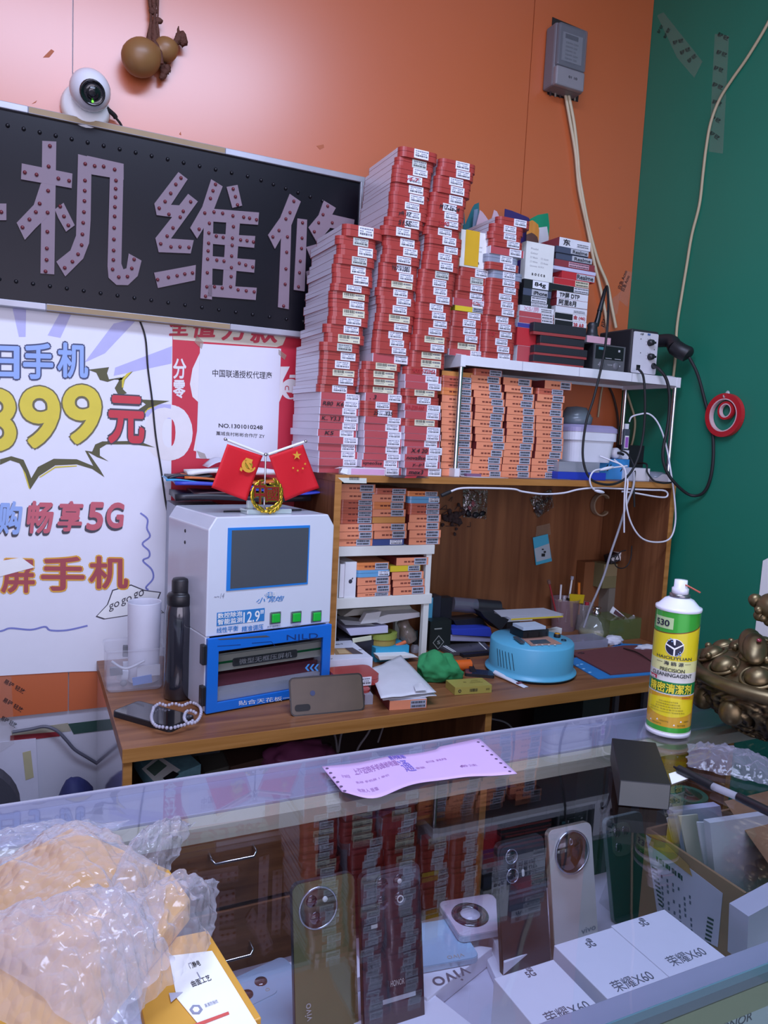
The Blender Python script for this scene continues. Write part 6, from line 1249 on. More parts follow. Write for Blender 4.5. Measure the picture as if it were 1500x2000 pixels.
b = MB(); b.slab([(-.018, .02, .0056), (PD['w']+.008, .01, .0056), (PD['w']-.005, .088, .0056), (.0, .09, .0056)], (0, 0, .001)); b.build('top_sheet', MATS['grey_pad'], PD, loc=(0, 0, 0))
# mats, tweezers
b = MB(); P = [onz(u, v, Z0) for u, v in ((1106, 1291), (1168, 1327), (1312, 1315), (1320, 1262), (1215, 1258))]; b.slab(P, (0, 0, .002)); o = tag(b.build('blue_mat', mat('blue_silicone_mat', '2d7fc0', .5, var=.08)), 'blue silicone work mat under the brown mat at the right of the desk', 'mat')
b = MB()
for u, v in ((1128, 1299), (1140, 1306), (1152, 1313), (1136, 1297)): b.ball(onz(u, v, ZD+.0028), (.006, .004, .0012), 0, None, 8, 5)
b.build('embossed_slot', mat('pale_blue_slots', '7fb4dc', .4), o, world=True)
b = MB(); P = [onz(u, v, ZD+.0026) for u, v in ((1113, 1277), (1192, 1319), (1300, 1310), (1302, 1262), (1217, 1263))]; b.slab(P, (0, 0, .004)); o = tag(b.build('brown_mat', mat('brown_leather_mat', '6e3a3c', .7, var=.12, scale=80, bump=.1, bscale=600)), 'reddish brown work mat lying on the blue mat', 'mat')
b = MB(); c = onz(1135, 1276, ZD+.0068); b.torus(c, .007, .0012, 0, Matrix.Diagonal((1.4, .7, 1, 1))); b.torus(c+Vector((.006, .003, 0)), .004, .0011, 0); b.build('logo_mark', mat('dark_mat_logo', '3a1c20', .6), o, world=True)
b = MB()
for e in (0, .006): b.tube([onz(1218, 1266, ZD+.0085), onz(1245, 1274+e*300, ZD+.010+e*.2), onz(1274, 1293, ZD+.0085)], lambda t: .0018*(1-.6*t), 6)
tag(b.build('tweezers', mat('dark_steel', '5b4a4c', .3, .8)), 'dark steel tweezers lying on the brown mat', 'tweezers')
TIS = mat('tissue_white', 'd6d6e2', .8)
def crumple(lab_, px, r, name='tissue', m=None, seed=0):
    c = onz(*px, ZD); b = MB(); b.ball((c.x, c.y+r[1], ZD+r[2]*.8), r, 0, None, 26, 16, lambda d: 1+.45*noise.noise(d*2.1+Vector((seed, 1, 2)))+.18*noise.noise(d*6+Vector((seed, 4, 2))))
    for v_ in b.v: v_.z = max(v_.z, ZD+.0005)
    return tag(b.build(name, m or TIS), lab_, 'tissue')
crumple('crumpled white tissue in front of the glass dispenser', (1207, 1262), (.034, .022, .014), seed=3)
crumple('folded white tissue behind the brown mat at the right', (1268, 1272), (.036, .016, .008), seed=9)
# yellow handled tool by the green wall
a, c = onz(1372, 1283, ZD+.012), onz(1422, 1297, ZD+.012); k_ = min(1, (XW-.022-0)/max(a.x, c.x)); 
b = MB(); a2 = CAM+(a-CAM)*.985; c2 = CAM+(c-CAM)*.985; a2.x = min(a2.x, XW-.03); c2.x = min(c2.x, XW-.02); a2.z = c2.z = ZD+.0125; b.tube([a2-(c2-a2)*.6, a2, c2-(c2-a2)*.1, c2], lambda t: .012-.0035*(t > .93), 14, path=3); tag(b.build('yellow_tool', mat('yellow_tool_plastic', 'dcbe1a', .35)), 'yellow plastic handle lying at the far right of the desk behind the urn', 'tool')

# ------------------------------------------------------------------ back of the desk: clutter under and beside the small rack
CRD = mat('packet_white', 'cfcfd2', .45)
zr2 = cz2-.03
def lump(name, lab_, cat, pts, z, m, th=.004, wave=.004, seed=0):
    P = [onz(u, v, z) for u, v in pts]; b = MB(); b.grid(lambda s, t: P[0].lerp(P[1], s).lerp(P[3].lerp(P[2], s), t)+Vector((0, 0, wave*noise.noise(Vector((s*3+seed, t*3, seed))))), 10, 8); return tag(b.build(name, m, solid=th), lab_, cat)
def sheetv(name, lab_, cat, pts, y, m, th=.006, group=None):
    b = MB(); b.slab([ony(u, v, y) for u, v in pts], (0, th, 0)); return tag(b.build(name, m, bev=.001), lab_, cat, group)
GP = 'packets heaped under the small rack'
ba_ = pbox('parts_box', 'dark flat box at the bottom under the small rack', 'box', 662, 735, 1248, 1275, -.19, .1, mat('dark_case_box', '34323c', .4), z0=Z0)
jb = pbox('cyan_box', 'open cyan box with odd parts under the small rack', 'box', 734, 799, 1266, 1281, -.215, .07, mat('cyan_card', '35a0c4', .45), z0=Z0)
zc5 = ZD+jb['h']+.0006
b = MB(); a, c = ony(773, 1262, -.20), ony(792, 1254, -.20); a.z += 0; b.tube([a, c], .0055, 10, path=0); tag(b.build('orange_stub', mat('orange_stub_plastic', 'd2673a', .5)), 'short orange stub in the open cyan box', 'tool')
c = ony(745, 1254, -.17); r_ = (ony(770, 1254, -.17).x-ony(720, 1254, -.17).x)/2
RT2 = thing('masking_tape', 'yellow and green tape rolls on the cyan box under the small rack', 'tape', (c.x, -.17, zc5))
hh = .030
b = MB(); b.lathe([(r_*.7, 0), (r_, 0), (r_, hh*.55), (r_*.7, hh*.55), (r_*.7, 0)], 32, 0, None, False, False); b.build('tan_roll', mat('tan_tape', 'a89048', .5), RT2, loc=(0, 0, 0)); b = MB(); b.lathe([(r_*.7, hh*.56), (r_*1.08, hh*.56), (r_*1.08, hh), (r_*.7, hh), (r_*.7, hh*.56)], 32, 0, None, False, False); b.build('green_roll', mat('olive_green_tape', '93a048', .5), RT2, loc=(0, 0, 0))
sheetv('barcode_strip', 'pale strip with black writing leaning under the small rack', 'label', [(688, 1247), (726, 1241), (726, 1250), (690, 1256)], -.215, mat('pale_strip', 'd6d8bc', .5), .002)
sheetv('white_packet', 'white packet with a blue logo lying under the small rack', 'packet', [(676, 1228), (758, 1222), (758, 1236), (685, 1242)], -.2, LAV, .09, GP)
zz_ = ony(700, 1222, -.2).z
for k, (pts, y, th, m, lb) in enumerate((([(664, 1210), (722, 1216), (735, 1222), (675, 1221)], -.20, .05, mat('grey_packet', '8b8b90', .5), 'grey plastic packet at the left under the small rack'),
  ([(704, 1219), (716, 1198), (745, 1194), (738, 1216)], -.205, .02, CRD, 'folded white card standing in the heap under the small rack'),
  ([(720, 1212), (758, 1200), (820, 1196), (820, 1205), (745, 1219)], -.195, .08, APW, 'white flat carton across the top of the heap under the small rack'),
  ([(668, 1205), (690, 1190), (800, 1182), (806, 1190), (740, 1194), (700, 1202)], -.15, .06, mat('beige_packet', 'b9b8ae', .6), 'beige papers at the back of the heap under the small rack'))):
    sheetv('paper_packet', lb, 'packet', pts, y, m, th, GP)
b = MB(); c = ony(793, 1232, -.165); Mj = Matrix.Translation(c) @ Matrix.Rotation(R(-25), 4, 'Y'); b.lathe([(.022, -.03), (.024, -.01), (.019, .004), (.016, .012), (.0165, .03), (0, .03)], 22, 0, Mj); tag(b.build('glass_jar', mat('amber_clear_jar', '93867a', .08, spec=.9, coat=1, alpha=.55)), 'clear glass jar tilted under the right of the small rack', 'jar')
c = onz(813, 1276, ZD); NB = thing('brush_bottle', 'little clear bottle with tall black cap beside the rack leg', 'bottle', (c.x, c.y+.01, Z0)); 
b = MB(); b.lathe([(.011, 0), (.0125, .004), (.0125, .016), (.006, .024)], 18); b.build('body', mat('clear_bottle', 'c4c4d0', .08, spec=.8, coat=1, alpha=.5), NB, loc=(0, 0, 0)); b = MB(); b.lathe([(.0085, .0242), (.0085, .03), (.007, .062), (0, .063)], 16); b.build('cap', BLACK, NB, loc=(0, 0, 0))
sheetv('white_paper', 'white folded paper on the desk behind the envelope', 'paper', [(738, 1281), (800, 1279), (818, 1284), (742, 1290)], -.245, PAPER, .03)
# dark heap between small rack and drum
XK = [('phone_carton', 'small black carton with a diamond emblem beside the small rack', 'carton', 841, 882, 1214, 1270, -.165, .04, mat('black_green_card', '1f2624', .4)),
      ('black_carton', 'black carton standing behind the diamond emblem carton', 'carton', 862, 884, 1168, 1216, -.10, .03, BLK), ('black_carton', 'leaning black carton at the left behind the diamond emblem carton', 'carton', 846, 862, 1165, 1213, -.11, .04, mat('slate_black', '2a2c36', .4)),
      ('cyan_packet', 'tall narrow cyan packet with lettering behind the rack leg', 'packet', 836, 846, 1168, 1216, -.12, .03, mat('cyan_packet', '58a8c8', .4))]
for nm, lb, ct, xl, xr, yt, yb, yf_, dp, m in XK:
    o = pbox(nm, lb, ct, xl, xr, yt, yb, yf_, dp, m, z0=Z0 if nm != 'black_carton' or True else None)
    if nm == 'phone_carton':
        w, h = o['w'], o['h']; b = MB(); b.bb(w*.2, w*.55, -.0006, -.0001, h*.72, h*.76, 0)
        for s, m_ in ((.30, 0), (.26, 1)): b.add([(w*.42+dx*w*s, -.0008-m_*.0003, h*.28+dz_*w*s) for dx, dz_ in ((0, 1), (-.9, 0), (0, -1), (.9, 0))], [(0, 1, 2, 3)], m_)
        b.text('S', (w*.36, -.0014, h*.22), (w*.13, 0, 0), (0, 0, h*.12), 0, .01); b.build('emblem', [mat('pale_emblem', '9aa09a', .5), m], o, loc=(0, 0, 0))
c0, c1 = ony(884, 1180, -.10), ony(975, 1188, -.13); LB = thing('spray_bottle', 'dark translucent bottle lying across the dark heap behind the drum', 'bottle', tuple(c0))
b = MB(); b.tube([c0, c0.lerp(c1, .5)], .022, 18, path=0); b.build('clear_end', mat('smoky_clear', '6a6a78', .1, coat=.8, alpha=.6), LB, world=True); b = MB(); b.tube([c0.lerp(c1, .5), c1], .0225, 18, path=0); b.build('dark_end', BLK, LB, world=True)
HB = 'dark odds and ends heaped behind the drum'
for pts, y, th, m, nm, lb, ct in (([(886, 1212), (940, 1206), (960, 1232), (900, 1238)], -.13, .05, BLK, 'black_pouch', 'black pouch under the lying dark bottle', 'pouch'), ([(882, 1229), (958, 1226), (962, 1244), (884, 1240)], -.17, .05, mat('blue_bag', '3446b4', .35), 'blue_packet', 'royal blue packet behind the grey phone', 'packet'),
   ([(880, 1240), (965, 1246), (965, 1254), (880, 1252)], -.165, .04, mat('slate_white', '9a98b0', .5), 'white_bag', 'pale plastic bag edge under the blue packet', 'bag'), ([(938, 1194), (994, 1192), (998, 1206), (978, 1232), (946, 1205)], -.17, .06, CHR, 'black_device', 'black device leaning behind the blue drum', 'device'), ([(842, 1248), (880, 1252), (960, 1252), (960, 1268), (846, 1266)], -.13, .05, BLK, 'dark_pouch', 'dark pouch lowest behind the grey phone', 'pouch')):
    sheetv(nm, lb, ct, pts, y, m, th, HB)
o = qbox('phone_carton', 'small white grey carton at the back behind the memo pad', 'carton', (990, 1215), (1040, 1212), ZD+.045, .016, .03, CRD)
b = MB(); b.bb(o.location.x+.002, o.location.x+.05, o.location.y+.002, o.location.y+.028, ZD+.0006, ZD+.0448); tag(b.build('black_case', BLK), 'black case under the small white grey carton at the back', 'case')
o = qbox('card_packet', 'white folded packet between the drum and the brush cup', 'packet', (1070, 1244), (1097, 1238), ZD+.058, .016, .02, PAPER)
b = MB(); xx, yy = o.location.x, o.location.y; b.bb(xx, xx+.03, yy+.002, yy+.02, ZD+.0006, ZD+.0578); tag(b.build('black_stand', BLK), 'black block under the white folded packet behind the drum', 'block')
# grey phone lying behind the orange tool
pg = [onz(u, v, ZD+.012) for u, v in ((853, 1259), (945, 1252), (960, 1268), (880, 1274))]
phb = thing('phone', 'grey metal phone with white antenna lines lying face down behind the orange tool', 'phone', tuple(pg[0]))
b = MB(); b.slab([Vector((p.x, p.y, ZD+.0006)) for p in pg], (0, 0, .0115)); b.build('body', mat('space_grey_metal', '6d6a70', .3, .6), phb, world=True, bev=.002)
b = MB()
for f0, f1 in ((.06, .085), (.11, .135), (.86, .885)): b.slab([pg[0].lerp(pg[1], f0)+Vector((0, 0, .0003)), pg[0].lerp(pg[1], f1)+Vector((0, 0, .0003)), pg[3].lerp(pg[2], f1)+Vector((0, 0, .0003)), pg[3].lerp(pg[2], f0)+Vector((0, 0, .0003))], (0, 0, .0004))
b.build('antenna_line', PAPER, phb, world=True)
b = MB(); cm = pg[0].lerp(pg[1], .62).lerp(pg[3].lerp(pg[2], .62), .45); b.ball(cm+Vector((0, 0, .0006)), (.004, .0045, .0005)); b.build('fruit_mark', mat('dark_mark', '3a3a48', .4), phb, world=True)
o = qbox('tablet', 'dark flat tablet under the right end of the grey phone', 'tablet', (905, 1285), (958, 1280), ZD, .008, .035, BLK)

# cups with brushes, dispenser, boxes and bin at the right back
def cup(lab_, u0, u1, vt, vb, m, name='brush_cup'):
    pb = onz((u0+u1)/2, vb, ZD); y = pb.y+.02; x0, x1 = ony(u0, vt+12, y).x, ony(u1, vt+12, y).x; zt = ony((u0+u1)/2, vt, y).z; r_ = (x1-x0)/2; h = zt-ZD
    o = thing(name, lab_, 'cup', ((x0+x1)/2, y, Z0)); b = MB(); b.lathe([(r_*.78, 0), (r_*.97, h-.003), (r_, h), (r_*.95, h-.002), (r_*.75, .003), (0, .003)], 28); b.build('body', m, o, loc=(0, 0, 0)); return o, y, r_, h
CP, cy_, cr_, chh = cup('translucent pinkish cup holding brushes and pens at the back of the desk', 1080, 1126, 1168, 1232, mat('pinkish_clear', 'a88a90', .2, alpha=.45, coat=.4))
CP2, cy2, cr2, ch2 = cup('clear cup beside the brush cup with a yellow tool in it', 1124, 1155, 1178, 1232, mat('clear_cup', 'b0a8a8', .15, alpha=.35, coat=.5))
def stick(name, lab_, cat, top, bot, y, r_, m, head=None):
    t = thing(name, lab_, cat, tuple(ony(*bot, y))); A, B_ = ony(*bot, y), ony(*top, y)
    b = MB(); b.tube([A, A.lerp(B_, .5), B_], r_, 10); b.build('handle', m, t, world=True)
    if head: hm, hw, hl = head; d = (B_-A).normalized(); b = MB(); b.tube([B_, B_+d*hl], hw, 8, path=0); b.build('bristles', hm, t, world=True)
    return t
stick('toothbrush', 'red toothbrush with brown bristles in the brush cup', 'toothbrush', (1073, 1140), (1090, 1215), cy_-.008, .0028, mat('red_handle', 'a03038', .4), (mat('brown_bristle', '7a5a50', .9), .0055, .012))
stick('toothbrush', 'white toothbrush standing tallest in the brush cup', 'toothbrush', (1117, 1132), (1105, 1215), cy_, .003, WHITE, (mat('grey_bristle', 'a8a8b4', .9), .0055, .011))
stick('pen', 'white pen standing in the brush cup', 'pen', (1096, 1142), (1091, 1215), cy_+.006, .0032, APW)
stick('pen', 'orange pen standing in the clear cup', 'pen', (1131, 1138), (1130, 1200), cy2, .0045, mat('orange_pen', 'd87824', .4))
b = MB(); b.slab([ony(u, v, cy2-.012) for u, v in ((1113, 1160), (1142, 1162), (1139, 1178), (1119, 1178), (1119, 1225), (1115, 1225))], (0, .003, 0)); tag(b.build('yellow_scraper', mat('yellow_tool', 'ccb01c', .4)), 'flat yellow scraper standing in the clear cup', 'scraper')
stick('screwdriver', 'screwdriver with yellow cap in the clear cup', 'screwdriver', (1136, 1178), (1138, 1215), cy2, .003, STEEL, (mat('lime_cap', 'b8c030', .4), .0062, .008)); stick('screwdriver', 'screwdriver with red ball cap in the clear cup', 'screwdriver', (1146, 1182), (1143, 1215), cy2+.006, .003, STEEL, (mat('red_cap', 'b03040', .35), .0075, .01))
stick('screwdriver', 'screwdriver with black cap in the brush cup', 'screwdriver', (1110, 1172), (1108, 1215), cy_-.012, .003, STEEL, (BLACK, .007, .006)); stick('screwdriver', 'screwdriver with cream cap in the brush cup', 'screwdriver', (1094, 1175), (1095, 1215), cy_-.012, .003, STEEL, (mat('cream_cap', 'd2c8a8', .4), .006, .006))
pb = onz(1162, 1246, ZD); y = pb.y+.03; r_ = (ony(1187, 1235, y).x-ony(1137, 1235, y).x)/2; hz_ = ony(1162, 1186, y).z-ZD
AB = thing('glass_dispenser', 'clear glass alcohol dispenser with a steel pump at the back of the desk', 'dispenser', (ony(1162, 1235, y).x, y, Z0))
b = MB(); b.lathe([(r_*.9, 0), (r_, .004), (r_, .02), (r_*.75, hz_*.5), (r_*.36, hz_*.7)], 26); b.build('flask', mat('dispenser_glass', 'c2c6c0', .05, spec=.9, coat=1, alpha=.35), AB, loc=(0, 0, 0))
b = MB(); b.lathe([(r_*.88, .002), (r_*.95, .016), (0, .0165)], 26); b.build('liquid', mat('pale_yellow_liquid', 'c2bc86', .1, alpha=.6), AB, loc=(0, 0, 0))
b = MB(); b.lathe([(.010, hz_*.7), (.012, hz_*.74), (.012, hz_*.84), (.006, hz_*.88), (.006, hz_)], 18); b.lathe([(.013, hz_*.96), (.013, hz_), (0, hz_+.001)], 18); b.tube([(0, 0, .004), (0, 0, hz_*.7)], .003, 8, path=0); b.build('pump', STEEL, AB, loc=(0, 0, 0))
CC_ = qbox('clear_case', 'flat milky clear case in front of the cups', 'case', (1100, 1272), (1187, 1264), ZD, .024, .07, mat('milky_case2', 'a9aac0', .15, alpha=.5, coat=.5))
OLB = mat('olive_card', '77714e', .5); 
s1 = pbox('smoky_box', 'smoky clear parts box under the olive carton at the right', 'box', 1190, 1238, 1149, 1210, -.10, .07, mat('smoky_box_plastic', '8a8478', .2, alpha=.75, coat=.5), z0=Z0)
zt_1 = Z0+s1['h']
s2 = pbox('olive_carton', 'olive carton with small white label on the smoky clear box', 'carton', 1180, 1236, 1102, 1148, -.10, .06, OLB, z0=zt_1+.0004); sticker(s2, .62, .86, .12, .42, mat('cream_sticker', 'cfcab0', .5))
sticker(s2, .0, 1.0, .5, .98, mat('tan_olive', '8d7f5c', .5), 'upper_band', -.0002)
s3 = pbox('brown_carton', 'brown carton behind the olive carton on the hutch back', 'carton', 1143, 1184, 1098, 1140, -.055, .038, mat('brown_card', '84512e', .6), z0=Z0)
zt_2 = zt_1+s2['h']+.0008
HBX = thing('lamp_carton', 'black white and yellow carton with letter H tilted on top of the olive carton', 'carton', M=Matrix.Translation((ony(1192, 1110, -.105).x, -.105, zt_2)) @ Matrix.Rotation(R(-12), 4, 'Z') @ Matrix.Rotation(R(-19), 4, 'Y'))
L3 = .085
b = MB()
for x0, x1, m in ((0, .42, 0), (.42, .78, 1), (.78, 1, 2)): b.bb(L3*x0, L3*x1, 0, .034, .0003, .026, m)
b.build('carton_body', [BLK, PAPER, mat('amber_card', 'd89a2c', .45)], HBX, loc=(0, 0, 0)); b = MB(); b.text('H', (L3*.84, -.0006, .006), (L3*.09, 0, 0), (0, 0, .014), 1, .03); b.text('电笔', (L3*.08, -.0006, .006), (L3*.3, 0, 0), (0, 0, .014), 1, .03); b.text('测电', (L3*.46, -.0006, .006), (L3*.28, 0, 0), (0, 0, .014), 0, .03); b.build('lettering', [INK, PAPER], HBX, loc=(0, 0, 0))
cable('thin black lead looped over the lamp carton', [(1222, 1075, -.2), (1212, 1078, -.2), (1202, 1090, -.2), (1202, 1104, -.2), (1212, 1110, -.2), (1224, 1106, -.2), (1232, 1090, -.2), (1234, 1066, -.2)], .0018, RUBBER)
GBN = mat('green_clear_plastic', '6f7d4a', .15, alpha=.6, coat=.6)
BN = pbox('clear_bin', 'greenish clear plastic bin at the right back of the desk', 'bin', 1192, 1284, 1212, 1256, -.225, .10, GBN, z0=Z0)
zB = ZD+.022
def squeeze(lab_, a, c, y, m, mc):
    t = thing('paste_tube', lab_, 'tube', tuple(ony(*a, y)), 0, 'paste tubes in the clear bin'); A, B_ = ony(*a, y), ony(*c, y); d = (B_-A); up = Vector((-d.z, 0, d.x)).normalized()
    b = MB(); b.grid(lambda s, q: A+d*s+up*((.007+.004*s)*math.cos(q*2*PI))+Vector((0, (.008*(1-s)+.0008)*math.sin(q*2*PI), 0)), 10, 16); b.build('body', m, t, world=True); b = MB(); b.slab([A+d*.3+up*.005+Vector((0, -.0072, 0)), A+d*.85+up*.007+Vector((0, -.003, 0)), A+d*.85-up*.006+Vector((0, -.003, 0)), A+d*.3-up*.004+Vector((0, -.0072, 0))], (0, -.0004, 0)); b.build('printed_band', mc, t, world=True)
squeeze('white tube with blue print sticking out of the clear bin', (1228, 1212), (1288, 1174), -.19, mat('tube_white', 'dadae2', .35), mat('blue_print_band', '3c50b8', .4)); squeeze('white tube with brown print leaning in the clear bin', (1226, 1214), (1194, 1190), -.185, APW, mat('brown_print_band', '5a3c44', .4))

# ------------------------------------------------------------------ clutter under the desk, seen over the counter edge
zU = DRT+.0004
def ub(name, lab_, cat, pts, z, m, th): b = MB(); b.slab([onz(u, v, z) for u, v in pts], (0, 0, th)); return tag(b.build(name, m, bev=.0008), lab_, cat, 'clutter under the desk top')
o = ub('printed_carton', 'striped teal and white carton lying on the drawers under the desk', 'carton', [(262, 1500), (330, 1462), (392, 1520), (300, 1560)], zU+.04, mat('teal_stripe_card', '6d98a4', .5, var=.3, scale=90), .03)
b = MB(); P = [onz(u, v, zU+.0705) for u, v in ((277, 1502), (310, 1476), (352, 1504), (310, 1536))]; b.slab(P, (0, 0, .0006), 0); P = [onz(u, v, zU+.0712) for u, v in ((286, 1502), (309, 1484), (326, 1496), (302, 1516))]; b.slab(P, (0, 0, .0005), 1); P = [onz(u, v, zU+.0712) for u, v in ((318, 1520), (338, 1506), (350, 1512), (330, 1530))]; b.slab(P, (0, 0, .0005), 2); b.build('printed_panel', [PAPER, mat('green_grey_photo', '5f7a6e', .5), INK], o, world=True)
for k, (pts, z, m, th, lb) in enumerate((([(380, 1470), (430, 1460), (470, 1500), (400, 1520)], .02, mat('olive_grey_folder', '5c5a52', .6), .012, 'olive grey folder under the desk'), ([(430, 1462), (520, 1452), (560, 1480), (450, 1510)], .025, mat('dark_brown_case', '4d372f', .5), .014, 'dark brown case under the desk'), ([(330, 1462), (400, 1458), (430, 1470), (360, 1480)], .05, mat('charcoal_bag', '34343a', .6), .01, 'charcoal bag under the desk'))):
    ub('flat_case', lb, 'case', pts, zU+z, m, th)
b = MB(); c = onz(585, 1465, zU+.05); b.ball((c.x, c.y, zU+.035), (.08, .05, .034), 0, None, 26, 14, lambda d: 1+.3*noise.noise(d*2.5)); tag(b.build('plastic_bag', mat('magenta_bag', '7d3f62', .3, coat=.4)), 'magenta plastic bag stuffed under the desk above the drawers', 'bag')
GRC = mat('grey_cable', '9a9498', .5)
cable('pale cable looping under the desk left of the upright', [(640, 1400, -.3), (655, 1440, -.3), (660, 1470, -.3), (668, 1430, -.3), (690, 1405, -.3)], .003, GRC); cable('second pale cable hanging under the desk', [(735, 1395, -.3), (720, 1430, -.3), (700, 1460, -.3), (690, 1490, -.3)], .003, GRC); cable('third pale cable hanging under the desk near the upright', [(752, 1392, -.28), (748, 1420, -.28), (738, 1450, -.28)], .0025, GRC); cable('pale cable arching under the desk right of the upright', [(960, 1404, -.35), (985, 1410, -.35), (1000, 1422, -.35), (1008, 1440, -.35)], .0025, GRC)
BNK = pbox('waste_bin', 'dark bin on the floor under the right half of the desk', 'bin', 1140, 1192, 1362, 1500, -.33, .22, mat('grey_green_bin', '3e4442', .5), z0=.001)
for u0, u1, v0, lb in ((1203, 1211, 1352, 'left thin grey table leg under the right of the desk'), (1258, 1268, 1358, 'right thin grey table leg under the right of the desk')):
    pbox('metal_leg_post', lb, 'post', u0, u1, v0, 1480, -.26, .012, mat('grey_post', '6b6b72', .4), z0=.001, z1=ZD-.03)

# ------------------------------------------------------------------ floor corner at the left: chair, sack, board, cable
cable('grey cable drooping across the white wall below the orange boards', [(24, 1430, -.006), (60, 1424, -.006), (88, 1419, -.008), (112, 1428, -.012), (130, 1446, -.014), (146, 1464, -.014), (168, 1478, -.012), (191, 1492, -.006)], .0042, mat('slate_cable', '5a5a66', .45))
wb = wall_piece('wall_board', [(-60, 1456), (70, 1443), (76, 1560), (74, 1700), (-60, 1720)], .002, mat('white_board', 'cfcedb', .4), .005); tag(wb, 'white board leaning on the wall behind the dark chair at the left', 'board')
b = MB(); b.slab(wq([(44, 1470), (60, 1466), (66, 1518), (50, 1524)], .0012), (0, .0006, 0)); b.build('tape_piece', mat('yellowed_tape', 'b8b088', .6), wb, world=True)
c = ony(148, 1560, -.10); b = MB(); b.ball((c.x, -.10, c.z-.12), (.06, .07, .17), 0, None, 24, 18, lambda d: 1+.12*noise.noise(d*2.5)); b.ball((c.x, -.10, .17), (.09, .08, .17), 0, None, 20, 14, lambda d: 1+.1*noise.noise(d*2)); tag(b.build('sack', mat('navy_sack', '232a5c', .7, var=.12)), 'dark navy sack standing on the floor left of the desk', 'sack')
c = onx(0, 1, -.01) if False else ony(10, 1530, -.45); CHX = thing('office_chair', 'dark grey office chair back at the far left behind the counter', 'chair', (c.x-.16, -.45, 0))
b = MB(); zc_ = ony(20, 1482, -.45).z; xr_ = ony(40, 1530, -.45).x-(c.x-.16); b.prism(rrect(2*xr_, .48, .10, 8, 0, zc_-.24), -.02, .02, 0, yz()); b.build('backrest', mat('dark_grey_fabric', '34333d', .8, bump=.15, bscale=700), CHX, loc=(0, 0, 0), bev=.012)
b = MB(); b.prism(rrect(.42, .42, .08, 6, 0, -.26), .42, .48, 0); b.build('seat', MATS['dark_grey_fabric'], CHX, loc=(0, 0, 0), bev=.015)
b = MB(); b.tube([(0, .03, zc_-.4), (0, .03, .46)], .018, 8, path=0); b.tube([(0, -.24, .419), (0, -.24, .08)], .025, 10, path=0)
for k in range(5): a = R(72*k); b.tube([(0, -.24, .09), (.26*math.cos(a), -.24+.26*math.sin(a), .03)], .016, 8, path=0)
b.build('base', BLACK, CHX, loc=(0, 0, 0))
# ================================================================== the glass display counter
ZG = .98; GY0, GY1 = -1.562, -1.052; GX0, GX1 = -1.25, XW-.006; ZS = .735
CTR = thing('display_counter', 'glass topped phone display counter with aluminium rails in the foreground', 'counter', (.3, -1.3, 0))
CG = glass('counter_glass', 'f0f1f6', 1.5, .012, 0)
b = MB(); b.bb(GX0, GX1, GY0, GY1, ZG-.008, ZG); b.build('glass_top', CG, CTR, world=True)
RL = mat('pale_aluminium_rail', 'b4b4c6', .35, .25, spec=.6, var=.03); RY = mat('yellowish_led_strip', 'c6c0a2', .5, var=.04)
b = MB(); b.bb(GX0, GX1, -1.125, GY1+.002, ZG-.03, ZG-.0085); b.build('back_rail', RL, CTR, world=True, bev=.001)
b = MB(); b.bb(GX0, GX1, -1.152, -1.1255, ZG-.03, ZG-.012); b.build('led_strip', RY, CTR, world=True)
b = MB(); b.bb(GX0, GX1, GY1-.0005, GY1+.004, ZG-.03, ZG+.0015); b.build('back_edge_trim', RL, CTR, world=True)
b = MB(); b.bb(GX0, GX1, -1.556, -1.534, ZG-.026, ZG-.0085); b.build('front_rail', RL, CTR, world=True, bev=.001)
b = MB(); b.bb(GX0, GX1, -1.556, -1.545, ZG-.05, ZG-.0265); b.build('led_strip', RY, CTR, world=True)
b = MB(); b.bb(GX0, GX1, GY0-.001, GY0+.0045, ZS, ZG-.0085); b.build('front_glass', glass('front_glass_pane', 'dfe9e8', 1.45, .02), CTR, world=True)
b = MB(); b.bb(GX0, GX1, GY0-.0012, GY0+.0002, ZG-.0078, ZG-.0002); b.build('glass_edge', mat('teal_glass_edge', '587884', .15, spec=.8, coat=.5), CTR, world=True)
b = MB(); b.bb(GX0, GX1, -1.555, -1.092, ZS-.02, ZS); b.build('shelf', mat('white_display_shelf', 'cbcad6', .3, spec=.5), CTR, world=True)
b = MB(); b.bb(GX0, GX1, -1.555, -1.53, 0, ZS-.0205); b.bb(GX0, GX1, -1.12, -1.105, 0, ZS-.35); b.build('base_panel', mat('grey_white_base', 'b4b4bc', .5), CTR, world=True)
for xx in (GX0, GX1-.02):
    b = MB(); b.bb(xx, xx+.02, GY1-.022, GY1-.002, 0, ZG-.0305); b.build('post', RL, CTR, world=True)

